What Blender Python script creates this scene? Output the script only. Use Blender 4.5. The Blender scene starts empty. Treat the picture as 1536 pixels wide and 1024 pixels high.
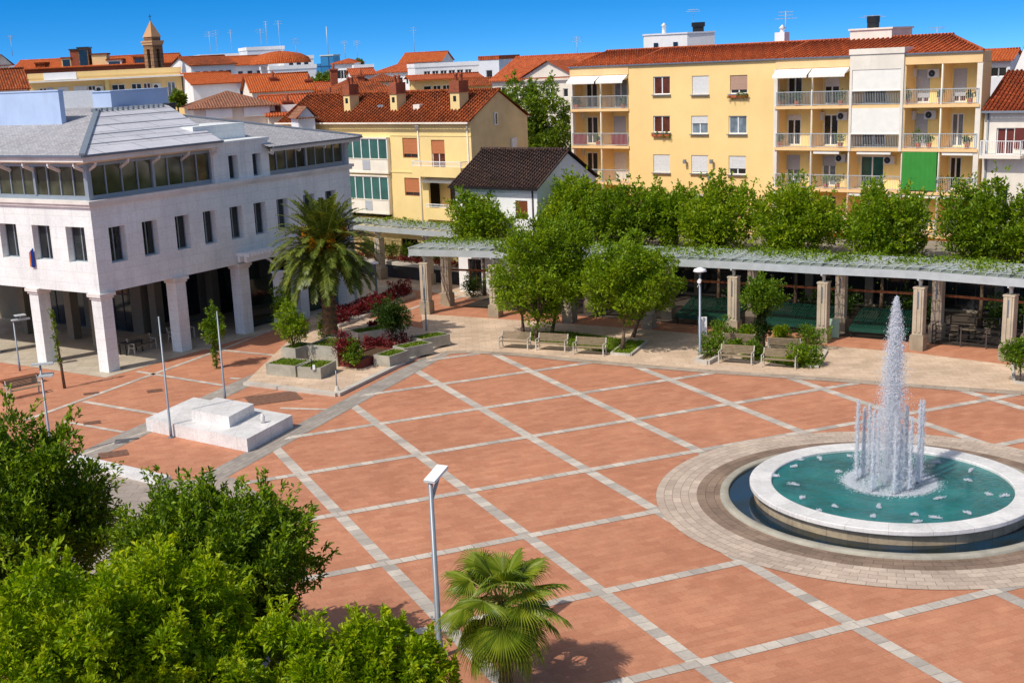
import bpy, math, random
import numpy as np
from mathutils import Vector, Matrix
R = math.radians
S = bpy.context.scene
COL = S.collection
random.seed(7)

# ------------------------------------------------------------------ bookkeeping
def tag(o, label=None, cat=None, group=None, kind=None):
    if label: o['label'] = label
    if cat: o['category'] = cat
    if group: o['group'] = group
    if kind: o['kind'] = kind
    return o

def thing(name, label, cat, loc=(0, 0, 0), rz=0.0, group=None):
    o = bpy.data.objects.new(name, None)
    o.empty_display_size = 0.3
    COL.objects.link(o)
    if len(loc) == 2: loc = (loc[0], loc[1], 0)
    o.location = loc
    o.rotation_euler = (0, 0, R(rz))
    return tag(o, label, cat, group)

def copy_tree(o, parent=None):
    c = o.copy()
    COL.objects.link(c)
    if parent: c.parent = parent
    for ch in list(o.children): copy_tree(ch, c)
    return c

def dup(src, loc, rz, label, group=None, scale=None):
    c = copy_tree(src)
    if len(loc) == 2: loc = (loc[0], loc[1], 0)
    c.location = loc
    c.rotation_euler = (0, 0, R(rz))
    if scale: c.scale = scale if not isinstance(scale, (int, float)) else (scale,) * 3
    c['label'] = label
    if group: c['group'] = group
    return c

# ------------------------------------------------------------------ mesh builder
class MB:
    def __init__(s, T=None):
        s.v = []; s.f = []; s.m = []; s.uv = {}; s.T = T; s.sm = []
    def p(s, co):
        co = Vector(co)
        if s.T: co = s.T @ co
        s.v.append(tuple(co)); return len(s.v) - 1
    def face(s, pts, m=0, uv=None, smooth=False):
        idx = [s.p(c) for c in pts]
        s.f.append(idx); s.m.append(m); s.sm.append(smooth)
        if uv: s.uv[len(s.f) - 1] = uv
        return s
    def mesh(s, vs, fs, m=0, smooth=False):
        b = [s.p(c) for c in vs]
        for f in fs:
            s.f.append([b[i] for i in f]); s.m.append(m); s.sm.append(smooth)
        return s
    def box(s, x0, x1, y0, y1, z0, z1, m=0, rz=0.0, about=None, taper=0.0):
        if x0 > x1: x0, x1 = x1, x0
        if y0 > y1: y0, y1 = y1, y0
        if z0 > z1: z0, z1 = z1, z0
        t = taper
        vs = [(x0, y0, z0), (x1, y0, z0), (x1, y1, z0), (x0, y1, z0), (x0 + t, y0 + t, z1), (x1 - t, y0 + t, z1), (x1 - t, y1 - t, z1), (x0 + t, y1 - t, z1)]
        if rz:
            cx, cy = about if about else ((x0 + x1) / 2, (y0 + y1) / 2)
            c, q = math.cos(rz), math.sin(rz)
            vs = [(cx + (x - cx) * c - (y - cy) * q, cy + (x - cx) * q + (y - cy) * c, z) for x, y, z in vs]
        return s.mesh(vs, [(0, 3, 2, 1), (4, 5, 6, 7), (0, 1, 5, 4), (1, 2, 6, 5), (2, 3, 7, 6), (3, 0, 4, 7)], m)
    def bar(s, a, b, w, h=None, m=0, up=(0, 0, 1)):
        a = Vector(a); b = Vector(b); d = b - a
        if d.length < 1e-6: return s
        d.normalize(); up = Vector(up)
        if abs(d.dot(up)) > .98: up = Vector((1, 0, 0))
        x = d.cross(up).normalized() * (w / 2); y = x.cross(d).normalized() * ((h or w) / 2)
        vs = [a - x - y, a + x - y, a + x + y, a - x + y, b - x - y, b + x - y, b + x + y, b - x + y]
        return s.mesh(vs, [(0, 3, 2, 1), (4, 5, 6, 7), (0, 1, 5, 4), (1, 2, 6, 5), (2, 3, 7, 6), (3, 0, 4, 7)], m)
    def tube(s, pts, rad, n=8, m=0, smooth=True, cap=True):
        pts = [Vector(q) for q in pts]
        if not isinstance(rad, (list, tuple)): rad = [rad] * len(pts)
        rings = []
        for i, q in enumerate(pts):
            d = (pts[min(i + 1, len(pts) - 1)] - pts[max(i - 1, 0)])
            d = d.normalized() if d.length > 1e-9 else Vector((0, 0, 1))
            up = Vector((0, 0, 1)) if abs(d.z) < .95 else Vector((1, 0, 0))
            x = d.cross(up).normalized(); y = x.cross(d).normalized()
            rings.append([s.p(q + (x * math.cos(2 * math.pi * k / n) + y * math.sin(2 * math.pi * k / n)) * rad[i]) for k in range(n)])
        for i in range(len(rings) - 1):
            for k in range(n):
                s.f.append([rings[i][k], rings[i][(k + 1) % n], rings[i + 1][(k + 1) % n], rings[i + 1][k]]); s.m.append(m); s.sm.append(smooth)
        if cap:
            s.f.append(rings[0][::-1]); s.m.append(m); s.sm.append(False)
            s.f.append(rings[-1][:]); s.m.append(m); s.sm.append(False)
        return s
    def lathe(s, prof, n=48, c=(0, 0), m=0, smooth=True, closed=False, uvscale=None):
        rings = []
        for r, z in prof:
            rings.append([s.p((c[0] + r * math.cos(2 * math.pi * k / n), c[1] + r * math.sin(2 * math.pi * k / n), z)) for k in range(n)])
        N = len(prof); acc = 0
        for i in range(N if closed else N - 1):
            j = (i + 1) % N
            seg = math.hypot(prof[j][0] - prof[i][0], prof[j][1] - prof[i][1])
            for k in range(n):
                s.f.append([rings[i][k], rings[i][(k + 1) % n], rings[j][(k + 1) % n], rings[j][k]]); s.m.append(m); s.sm.append(smooth)
                if uvscale:
                    u0, u1 = uvscale * k / n, uvscale * (k + 1) / n
                    s.uv[len(s.f) - 1] = [(u0, acc), (u1, acc), (u1, acc + seg), (u0, acc + seg)]
            acc += seg
        return s
    def prism(s, poly, z0, z1, m=0, bottom=True):
        n = len(poly)
        a = sum(poly[i][0] * poly[(i + 1) % n][1] - poly[(i + 1) % n][0] * poly[i][1] for i in range(n))
        if a < 0: poly = poly[::-1]
        lo = [s.p((x, y, z0)) for x, y in poly]; hi = [s.p((x, y, z1)) for x, y in poly]
        s.f.append(hi); s.m.append(m); s.sm.append(False)
        if bottom: s.f.append(lo[::-1]); s.m.append(m); s.sm.append(False)
        for i in range(n):
            j = (i + 1) % n
            s.f.append([lo[i], lo[j], hi[j], hi[i]]); s.m.append(m); s.sm.append(False)
        return s
    def wall(s, x0, x1, z0, z1, holes=(), y=0.0, rev=0.2, m=0, mr=None, side=1):
        """facade panel in the plane y, facing -y (side=1), with openings and reveals of depth rev"""
        xs = sorted({x0, x1} | {min(max(h[k], x0), x1) for h in holes for k in (0, 1)})
        zs = sorted({z0, z1} | {min(max(h[k], z0), z1) for h in holes for k in (2, 3)})
        mr = m if mr is None else mr
        for i in range(len(xs) - 1):
            for k in range(len(zs) - 1):
                cx, cz = (xs[i] + xs[i + 1]) / 2, (zs[k] + zs[k + 1]) / 2
                if any(h[0] < cx < h[1] and h[2] < cz < h[3] for h in holes): continue
                s.face([(xs[i], y, zs[k]), (xs[i + 1], y, zs[k]), (xs[i + 1], y, zs[k + 1]), (xs[i], y, zs[k + 1])], m)
        for a, b, c, d in holes:
            Y = y + rev
            s.face([(a, y, c), (a, y, d), (a, Y, d), (a, Y, c)][::-1], mr)
            s.face([(b, y, c), (b, Y, c), (b, Y, d), (b, y, d)][::-1], mr)
            s.face([(a, y, d), (b, y, d), (b, Y, d), (a, Y, d)][::-1], mr)
            s.face([(a, y, c), (a, Y, c), (b, Y, c), (b, y, c)][::-1], mr)
        return s
    def build(s, name, mats, parent=None, kind=None, smooth=None):
        me = bpy.data.meshes.new(name)
        me.from_pydata(s.v, [], s.f)
        if not isinstance(mats, (list, tuple)): mats = [mats]
        for q in mats: me.materials.append(q)
        me.polygons.foreach_set('material_index', s.m)
        me.polygons.foreach_set('use_smooth', [bool(q) if smooth is None else smooth for q in s.sm])
        ul = me.uv_layers.new(name='UVMap')
        flat = []
        for fi, f in enumerate(s.f):
            if fi in s.uv:
                for c in s.uv[fi]: flat += [c[0], c[1]]
                continue
            n = me.polygons[fi].normal
            if abs(n.z) > .985:
                for i in f: flat += [s.v[i][0], s.v[i][1]]
            else:
                tx, ty = -n.y, n.x
                L = math.hypot(tx, ty) or 1; tx /= L; ty /= L
                up = Vector(n).cross(Vector((tx, ty, 0)))
                for i in f:
                    q = s.v[i]
                    flat += [q[0] * tx + q[1] * ty, q[0] * up.x + q[1] * up.y + q[2] * up.z]
        ul.data.foreach_set('uv', flat)
        o = bpy.data.objects.new(name, me)
        COL.objects.link(o)
        if parent: o.parent = parent
        if kind: o['kind'] = kind
        return o

# ------------------------------------------------------------------ materials
def lin(r, g, b, k=1.0):
    f = lambda c: ((c / 255) / 12.92 if c / 255 <= .04045 else ((c / 255 + .055) / 1.055) ** 2.4) * k
    return (f(r), f(g), f(b), 1)

class NT:
    """tiny node-graph helper"""
    def __init__(s, name):
        s.mat = bpy.data.materials.new(name); s.mat.use_nodes = True
        s.t = s.mat.node_tree; s.t.nodes.clear()
        s.out = s.t.nodes.new('ShaderNodeOutputMaterial')
    def n(s, typ, **kw):
        q = s.t.nodes.new('ShaderNode' + typ)
        for k, v in kw.items():
            if k.startswith('_'): setattr(q, k[1:], v)
            else: q.inputs[k.replace('_', ' ')].default_value = v
        return q
    def l(s, a, b): s.t.links.new(a, b)
    def mix(s, fac, a, b, mode='MIX'):
        q = s.t.nodes.new('ShaderNodeMix'); q.data_type = 'RGBA'; q.blend_type = mode
        for sock, v in ((q.inputs[0], fac), (q.inputs[6], a), (q.inputs[7], b)):
            if hasattr(v, 'is_output'): s.l(v, sock)
            else: sock.default_value = v
        return q.outputs[2]
    def noise(s, vec, scale, detail=4, rough=.6):
        q = s.n('TexNoise', Scale=scale, Detail=detail, Roughness=rough)
        if vec: s.l(vec, q.inputs['Vector'])
        return q.outputs['Fac']
    def ramp(s, fac, a, b, ca=(0, 0, 0, 1), cb=(1, 1, 1, 1)):
        q = s.t.nodes.new('ShaderNodeValToRGB')
        q.color_ramp.elements[0].position = a; q.color_ramp.elements[1].position = b
        q.color_ramp.elements[0].color = ca; q.color_ramp.elements[1].color = cb
        s.l(fac, q.inputs[0]); return q.outputs[0]
    def bsdf(s, col, rough=.7, spec=.3, metal=0.0, bump=None, bs=.3, bd=.02):
        b = s.n('BsdfPrincipled', Roughness=rough, Metallic=metal)
        b.inputs['Specular IOR Level'].default_value = spec
        if hasattr(col, 'is_output'): s.l(col, b.inputs['Base Color'])
        else: b.inputs['Base Color'].default_value = col
        if bump is not None:
            bp = s.n('Bump', Strength=bs, Distance=bd); s.l(bump, bp.inputs['Height']); s.l(bp.outputs[0], b.inputs['Normal'])
        s.l(b.outputs[0], s.out.inputs[0]); s.b = b
        return b

def obj_co(t): return t.n('TexCoord').outputs['Object']
def uv_co(t): return t.n('TexCoord').outputs['UV']
def world_co(t): return t.n('NewGeometry').outputs['Position']

def plain(name, col, rough=.6, spec=.35, var=.12, scale=1.5, metal=0.0, bump=0.0):
    t = NT(name); co = world_co(t)
    nz = t.noise(co, scale, 5)
    dark = tuple(c * (1 - var) for c in col[:3]) + (1,); lite = tuple(min(1, c * (1 + var)) for c in col[:3]) + (1,)
    c = t.mix(t.ramp(nz, .3, .7), dark, lite)
    t.bsdf(c, rough, spec, metal, t.noise(co, scale * 12, 3) if bump else None, bump)
    return t.mat

def plaster(name, col, stain=.22, scale=.5, streak=True):
    """painted render with soft blotches, rain streaks and grain"""
    t = NT(name); co = world_co(t)
    d = tuple(c * (1 - stain) for c in col[:3]) + (1,); l = tuple(min(1, c * 1.05) for c in col[:3]) + (1,)
    c = t.mix(t.ramp(t.noise(co, scale, 6, .65), .32, .62), d, l)
    if streak:
        mp = t.n('Mapping'); mp.inputs['Scale'].default_value = (2.2, 2.2, .16); t.l(co, mp.inputs['Vector'])
        st = t.ramp(t.noise(mp.outputs[0], 1.0, 5, .7), .54, .76)
        mx = t.n('Math', _operation='MULTIPLY'); t.l(st, mx.inputs[0]); mx.inputs[1].default_value = .45
        c = t.mix(mx.outputs[0], c, tuple(q * (1 - stain * 1.5) for q in col[:3]) + (1,))
    t.bsdf(c, .85, .2, 0, t.noise(co, 18, 4), .15, .02)
    return t.mat

def stone(name, a, b, mortar, bw, bh, msize=.012, rough=.7, stain=.25, spec=.3, offset=.5, sscale=.35, bumps=.35, streak=0.0, tint=.5):
    """coursed blocks or pavers, laid out in metres on the UVs"""
    t = NT(name); co = uv_co(t); wc = world_co(t)
    br = t.n('TexBrick', Scale=1.0); br.offset = offset
    br.inputs['Mortar Size'].default_value = msize; br.inputs['Mortar Smooth'].default_value = .2
    br.inputs['Bias'].default_value = 0
    br.inputs['Brick Width'].default_value = bw; br.inputs['Row Height'].default_value = bh
    br.inputs['Color1'].default_value = a; br.inputs['Color2'].default_value = b; br.inputs['Mortar'].default_value = mortar
    t.l(co, br.inputs['Vector'])
    blot = t.ramp(t.noise(wc, sscale, 6, .65), .33, .68, (1 - stain,) * 3 + (1,), (1 + stain * .3,) * 3 + (1,))
    c = t.mix(1.0, br.outputs['Color'], blot, 'MULTIPLY')
    fine = t.ramp(t.noise(wc, 9, 4), .3, .7, (1 - tint * .24,) * 3 + (1,), (1 + tint * .16,) * 3 + (1,))
    c = t.mix(1.0, c, fine, 'MULTIPLY')
    if streak:
        mp = t.n('Mapping'); mp.inputs['Scale'].default_value = (1.6, 1.6, .14); t.l(wc, mp.inputs['Vector'])
        st = t.ramp(t.noise(mp.outputs[0], 1.0, 5, .7), .5, .75, (1, 1, 1, 1), (1 - streak, 1 - streak, 1 - streak * .9, 1))
        c = t.mix(1.0, c, st, 'MULTIPLY')
    t.bsdf(c, rough, spec, 0, br.outputs['Fac'], -bumps if False else bumps, -.01)
    t.b.inputs['Normal'].links[0].from_node.invert = True
    return t.mat

def tiles(name, a, b, grime, tw=.24, th=.36, bump=1.0, moss=.35):
    """barrel roof tiles: rows across the slope on metre UVs (u along the eave, v up the slope)"""
    t = NT(name); co = uv_co(t); wc = world_co(t)
    br = t.n('TexBrick', Scale=1.0); br.offset = 0
    br.inputs['Mortar Size'].default_value = .03; br.inputs['Mortar Smooth'].default_value = .4
    br.inputs['Brick Width'].default_value = tw; br.inputs['Row Height'].default_value = th
    br.inputs['Color1'].default_value = a; br.inputs['Color2'].default_value = b; br.inputs['Mortar'].default_value = tuple(c * .4 for c in a[:3]) + (1,)
    t.l(co, br.inputs['Vector'])
    g = t.ramp(t.noise(wc, .6, 7, .7), .45, .72)
    gm = t.n('Math', _operation='MULTIPLY'); t.l(g, gm.inputs[0]); gm.inputs[1].default_value = moss * 1.6
    c = t.mix(gm.outputs[0], br.outputs['Color'], grime)
    sp = t.ramp(t.noise(wc, 5, 3), .3, .7, (.75, .75, .75, 1), (1.2, 1.15, 1.1, 1))
    c = t.mix(1.0, c, sp, 'MULTIPLY')
    w = t.n('TexWave', Scale=math.pi / tw / math.pi / 2 * 1.0, Distortion=.3); w.bands_direction = 'X'
    w.inputs['Scale'].default_value = 0.314159 / tw
    t.l(co, w.inputs['Vector'])
    t.bsdf(c, .9, .15, 0, w.outputs['Fac'], bump, .06)
    return t.mat

def leafmat(name, a, b, c=None, trans=.35, rough=.45):
    t = NT(name)
    gi = t.n('NewGeometry')
    r = t.t.nodes.new('ShaderNodeValToRGB'); r.color_ramp.elements[0].color = a; r.color_ramp.elements[1].color = b
    if c:
        e = r.color_ramp.elements.new(.93); e.color = b; r.color_ramp.elements[-1].color = c
    t.l(gi.outputs['Random Per Island'], r.inputs[0])
    nz = t.ramp(t.noise(gi.outputs['Position'], 1.1, 3), .3, .7, (.72, .78, .7, 1), (1.18, 1.1, 1.0, 1))
    col = t.mix(1.0, r.outputs[0], nz, 'MULTIPLY')
    p = t.n('BsdfPrincipled', Roughness=rough); p.inputs['Specular IOR Level'].default_value = .28
    t.l(col, p.inputs['Base Color'])
    tr = t.n('BsdfTranslucent'); tc = t.mix(1.0, col, (1.25, 1.2, .45, 1), 'MULTIPLY'); t.l(tc, tr.inputs['Color'])
    m = t.n('MixShader'); m.inputs[0].default_value = trans
    t.l(p.outputs[0], m.inputs[1]); t.l(tr.outputs[0], m.inputs[2]); t.l(m.outputs[0], t.out.inputs[0])
    return t.mat

def glassmat(name, col, rough=.06, spec=.6, var=.5, sc=.6):
    """window glass seen by day: dark room behind, glossy face"""
    t = NT(name); co = world_co(t)
    c = t.mix(t.ramp(t.noise(co, sc, 2), .35, .65), tuple(q * (1 - var) for q in col[:3]) + (1,), tuple(q * (1 + var) for q in col[:3]) + (1,))
    t.bsdf(c, rough, spec); return t.mat

M = {}
M['civic'] = stone('pale_limestone', lin(240, 242, 238), lin(235, 237, 233), lin(212, 211, 207), 1.25, .62, .009, .6, .13, .3, .5, .4, .12, .16, .4)
M['civic_trim'] = plaster('pale_limestone_trim', lin(226, 220, 212), .2)
M['civic_soffit'] = plaster('cream_soffit', lin(226, 214, 194), .1)
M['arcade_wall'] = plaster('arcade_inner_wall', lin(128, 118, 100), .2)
M['blue_shade_panel'] = plaster('blue_shaded_white_render', lin(176, 194, 222), .1)  # white roof-top walls, with their bluish shade put into the colour
M['slate'] = tiles('grey_slate', lin(176, 176, 182), lin(196, 195, 199), lin(120, 116, 116), .3, .22, .4, .2)
M['slate_panel'] = stone('pale_metal_roof_sheet', lin(212, 210, 214), lin(200, 198, 203), lin(120, 120, 124), 3.1, 1.35, .03, .45, .12, .4, .5, .8, .4)
M['zinc'] = plain('zinc_trim', lin(112, 120, 132), .45, .5, .1, 2, .3)
M['steel'] = plain('galvanised_steel', lin(186, 192, 192), .5, .4, .1, 2, .2)
M['lamp_grey'] = plain('grey_painted_metal', lin(134, 142, 150), .4, .5, .06, 2, .2)
M['dark_metal'] = plain('dark_metal', lin(48, 50, 54), .45, .5, .15, 2, .2)
M['alu'] = plain('aluminium_frame', lin(150, 160, 168), .4, .5, .05, 2, .3)
M['white_paint'] = plain('white_paint', lin(236, 236, 234), .45, .4, .04, 3)
M['glass'] = glassmat('dark_window_glass', lin(38, 42, 44))
M['glass_brown'] = glassmat('brown_curtained_glass', lin(92, 50, 40), .12, .4, .25, 2)
M['glass_green'] = glassmat('green_tinted_glass', lin(48, 92, 88), .08, .6, .3, .5)
M['glass_olive'] = glassmat('olive_reflecting_glass', lin(70, 72, 56), .06, .7, .65, .5)
M['glass_curtain'] = glassmat('curtained_glass', lin(120, 132, 140), .15, .4, .3, 1.6)
M['shutter_white'] = stone('white_roller_shutter', lin(232, 230, 226), lin(226, 224, 220), lin(190, 188, 184), 5, .055, .004, .5, .05, .3, 0, .5, .5)
M['shutter_tan'] = stone('tan_roller_shutter', lin(196, 160, 138), lin(190, 152, 130), lin(150, 116, 98), 5, .055, .004, .55, .08, .3, 0, .5, .5)
M['shutter_orange'] = stone('terracotta_roller_shutter', lin(202, 128, 84), lin(194, 120, 76), lin(140, 84, 54), 5, .055, .004, .55, .08, .3, 0, .5, .5)
M['shutter_grey'] = stone('pale_grey_roller_shutter', lin(190, 194, 200), lin(184, 188, 194), lin(150, 152, 158), 5, .055, .004, .55, .06, .3, 0, .5, .5)
M['shutter_maroon'] = plain('maroon_shutter', lin(104, 48, 42), .6, .3, .12, 4)
M['wood_brown'] = plain('brown_wood', lin(112, 62, 34), .6, .3, .25, 5)
M['yellow'] = plaster('warm_yellow_render', lin(246, 211, 144), .07, .25)
M['yellow_deep'] = plaster('deep_yellow_render', lin(246, 224, 150), .14, .4)
M['orange'] = plaster('orange_render_band', lin(242, 202, 146), .08)
M['cream'] = plaster('cream_yellow_render', lin(240, 212, 148), .1, .3)
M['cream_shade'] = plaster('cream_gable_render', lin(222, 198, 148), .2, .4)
M['offwhite'] = plaster('off_white_render', lin(236, 226, 210), .14, .4)
M['white_wall'] = plaster('whitewashed_wall', lin(240, 238, 236), .1, .4)
M['white_wall2'] = plaster('cool_white_wall', lin(226, 228, 232), .12, .4)
M['awning_white'] = plain('white_awning_cloth', lin(238, 234, 224), .8, .1, .05, 2)
M['awning_green'] = plain('green_awning_cloth', lin(64, 142, 62), .8, .1, .06, 2)
M['tile'] = tiles('terracotta_tiles', lin(214, 112, 66), lin(182, 84, 48), lin(128, 72, 50), moss=.22)
M['tile_old'] = tiles('weathered_brown_tiles', lin(186, 98, 56), lin(138, 68, 40), lin(84, 50, 34), moss=.42)
M['tile_bright'] = tiles('bright_orange_tiles', lin(214, 112, 58), lin(192, 90, 46), lin(150, 74, 44), moss=.2)
M['tile_dark'] = tiles('dark_brown_tiles', lin(96, 76, 68), lin(72, 56, 52), lin(48, 42, 40), moss=.35)
M['tile_pink'] = tiles('pinkish_brown_tiles', lin(176, 124, 98), lin(150, 100, 78), lin(112, 82, 66), moss=.3)
M['brick'] = stone('chimney_brick', lin(186, 92, 54), lin(160, 74, 44), lin(120, 90, 74), .24, .08, .012, .8, .3)
M['tower_stone'] = stone('brown_tower_stone', lin(172, 130, 94), lin(146, 110, 80), lin(84, 64, 50), .9, .45, .03, .85, .4)
M['spire_stone'] = plaster('spire_stone', lin(196, 152, 112), .2)
M['glass_blue'] = stone('blue_curtain_wall', lin(40, 110, 160), lin(58, 132, 182), lin(30, 70, 110), 3, 3.2, .25, .2, .2, .6, 0)
M['marble'] = stone('white_marble', lin(234, 230, 225), lin(226, 222, 217), lin(198, 192, 185), 1.3, 3.0, .010, .45, .2, .4, .5, .9, .2, .14, .5)
M['concrete'] = plaster('planter_concrete', lin(172, 166, 150), .3, 1.2)
M['concrete_light'] = plaster('light_concrete', lin(196, 188, 174), .2, .8)
M['pillar'] = plaster('pergola_pillar_stone', lin(196, 180, 156), .24, .9)
M['pillar_base'] = plaster('pergola_pillar_base', lin(172, 156, 132), .3, .9)
M['porphyry'] = plain('red_brown_porphyry', lin(112, 52, 42), .7, .3, .35, 14)
M['wood_slat'] = plain('weathered_grey_wood', lin(144, 126, 102), .75, .2, .2, 5)
M['wood_dark'] = plain('dark_weathered_wood', lin(80, 74, 70), .75, .2, .2, 5)
M['bark'] = plain('grey_brown_bark', lin(112, 92, 74), .9, .1, .35, 6, 0, .6)
M['palm_bark'] = plain('palm_trunk_bark', lin(108, 88, 66), .95, .1, .4, 7, 0, .8)
M['soil'] = plain('planter_soil', lin(84, 66, 50), .95, .1, .3, 6)
M['black'] = plain('black_iron', lin(26, 26, 28), .5, .4, .1, 4)
M['ac'] = plain('air_conditioner_casing', lin(222, 220, 212), .5, .3, .05, 3)
M['terracotta'] = plain('terracotta_pot', lin(178, 96, 64), .8, .2, .12, 4)
M['green_slat'] = plain('dark_green_paint', lin(16, 66, 52), .55, .35, .2, 4)

M['leaf_plaza'] = leafmat('plaza_tree_leaf', lin(98, 130, 16), lin(152, 178, 34), None, .42)
M['leaf_row2'] = leafmat('yellowish_row_leaf', lin(112, 144, 20), lin(172, 190, 40), None, .45)
M['leaf_row3'] = leafmat('deeper_row_leaf', lin(82, 114, 18), lin(138, 162, 32), None, .4)
M['young'] = leafmat('young_leaf', lin(134, 164, 14), lin(200, 212, 38), None, .5)
M['young_dark'] = leafmat('young_green_leaf', lin(96, 132, 22), lin(158, 184, 44), None, .45)
M['leaf_row'] = leafmat('row_tree_leaf', lin(98, 132, 18), lin(154, 178, 34), None, .42)
M['leaf_fore'] = leafmat('light_leaf', lin(106, 144, 10), lin(174, 198, 22), lin(194, 206, 46), .45)
M['leaf_dark'] = leafmat('deep_green_leaf', lin(64, 96, 14), lin(124, 150, 24), lin(166, 178, 40), .36)
M['leaf_far'] = leafmat('far_tree_leaf', lin(86, 116, 32), lin(140, 164, 56))
M['leaf_bush'] = leafmat('bush_leaf', lin(66, 104, 20), lin(132, 160, 36))
M['leaf_red'] = leafmat('red_hedge_leaf', lin(86, 22, 30), lin(146, 44, 50), None, .2)
M['leaf_shrub'] = leafmat('dark_shrub_leaf', lin(40, 66, 22), lin(76, 104, 32))
M['leaf_vine'] = leafmat('vine_leaf', lin(86, 120, 24), lin(142, 166, 44))
M['palm_leaf'] = leafmat('date_palm_leaflet', lin(58, 78, 24), lin(120, 130, 48), None, .25, .4)
M['fan_leaf'] = leafmat('fan_palm_leaf', lin(90, 118, 24), lin(150, 164, 50), None, .35, .4)
M['fan_stalk'] = plain('fan_palm_stalk', lin(150, 150, 74), .6, .3, .15, 3)
M['fruit'] = plain('orange_date_fruit', lin(232, 150, 20), .6, .3, .25, 8)
M['grass'] = leafmat('short_grass', lin(92, 126, 24), lin(142, 160, 40), None, .2)

# paving ------------------------------------------------------------
def paving():
    t = NT('red_brick_paving'); co = uv_co(t); wc = world_co(t)
    br = t.n('TexBrick', Scale=1.0); br.offset = .5
    br.inputs['Mortar Size'].default_value = .006; br.inputs['Mortar Smooth'].default_value = .3
    br.inputs['Brick Width'].default_value = .62; br.inputs['Row Height'].default_value = .31
    br.inputs['Color1'].default_value = lin(203, 144, 111); br.inputs['Color2'].default_value = lin(190, 130, 99); br.inputs['Mortar'].default_value = lin(178, 116, 84)
    rot = t.n('Mapping'); rot.inputs['Rotation'].default_value = (0, 0, R(-21.4)); t.l(co, rot.inputs['Vector'])
    t.l(rot.outputs[0], br.inputs['Vector'])
    big = t.ramp(t.noise(wc, .16, 6, .65), .36, .66, (.86, .83, .82, 1), (1.05, 1.03, 1.02, 1))
    c = t.mix(1.0, br.outputs['Color'], big, 'MULTIPLY')
    mid = t.ramp(t.noise(wc, 1.3, 6, .7), .35, .7, (.87, .86, .86, 1), (1.05, 1.04, 1.04, 1))
    c = t.mix(1.0, c, mid, 'MULTIPLY')
    fine = t.ramp(t.noise(wc, 14, 4), .3, .7, (.9, .9, .9, 1), (1.07, 1.07, 1.07, 1))
    c = t.mix(1.0, c, fine, 'MULTIPLY')
    spot = t.ramp(t.noise(wc, 2.6, 3, .5), .7, .76)
    sm = t.n('Math', _operation='MULTIPLY'); t.l(spot, sm.inputs[0]); sm.inputs[1].default_value = .35
    c = t.mix(sm.outputs[0], c, lin(128, 86, 68))
    pale = t.ramp(t.noise(wc, .45, 7, .75), .56, .8); pm = t.n('Math', _operation='MULTIPLY'); t.l(pale, pm.inputs[0]); pm.inputs[1].default_value = .3
    c = t.mix(pm.outputs[0], c, lin(216, 168, 140))
    fl = t.ramp(t.noise(wc, 5.5, 3, .8), .66, .74); fm = t.n('Math', _operation='MULTIPLY'); t.l(fl, fm.inputs[0]); fm.inputs[1].default_value = .35
    c = t.mix(fm.outputs[0], c, lin(224, 172, 140))
    dk = t.ramp(t.noise(wc, .8, 8, .8), .6, .78); dm = t.n('Math', _operation='MULTIPLY'); t.l(dk, dm.inputs[0]); dm.inputs[1].default_value = .28
    c = t.mix(dm.outputs[0], c, lin(140, 92, 72))
    t.bsdf(c, .8, .25, 0, br.outputs['Fac'], .2, .008)
    t.b.inputs['Normal'].links[0].from_node.invert = True
    return t.mat
M['paving'] = paving()
M['band'] = stone('pale_stone_strip', lin(214, 202, 186), lin(176, 166, 154), lin(146, 134, 122), .52, 10, .012, .75, .2, .25, 0, .8, .2)
M['band_grey'] = stone('grey_stone_strip', lin(176, 166, 154), lin(160, 150, 140), lin(128, 120, 110), .5, .25, .01, .75, .25, .25, .5, .6, .2)
M['promenade'] = stone('beige_stone_slabs', lin(222, 194, 166), lin(206, 178, 150), lin(176, 150, 126), .75, .5, .01, .75, .22, .25, .5, .4, .2)
M['edging'] = stone('grey_edging_slabs', lin(190, 172, 152), lin(170, 152, 134), lin(136, 120, 106), 1.1, .6, .012, .75, .3, .25, .5, .6, .2)
M['ring_light'] = stone('pale_ring_pavers', lin(208, 188, 168), lin(186, 166, 148), lin(150, 132, 116), .55, .3, .012, .75, .22, .25, .5, .5, .2)
M['ring_dark'] = stone('worn_brown_ring_pavers', lin(156, 132, 112), lin(138, 116, 98), lin(104, 86, 72), .6, .32, .012, .6, .35, .3, .5, .5, .2)
M['arcade_floor'] = stone('arcade_floor_slabs', lin(206, 192, 170), lin(192, 178, 156), lin(150, 138, 120), 1.0, 1.0, .01, .55, .2, .3, 0, .5, .1)
M['slab_grey'] = stone('grey_slab_paving', lin(178, 164, 150), lin(164, 150, 138), lin(130, 118, 108), .8, .5, .012, .75, .22, .25, .5, .5, .2)
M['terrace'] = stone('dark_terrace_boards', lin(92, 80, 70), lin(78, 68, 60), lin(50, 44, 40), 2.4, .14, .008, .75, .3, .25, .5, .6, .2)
M['ground'] = plain('dusty_ground', lin(150, 140, 124), .9, .1, .2, .1)
M['manhole'] = plain('iron_cover', lin(126, 92, 74), .7, .3, .3, 6)

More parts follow.
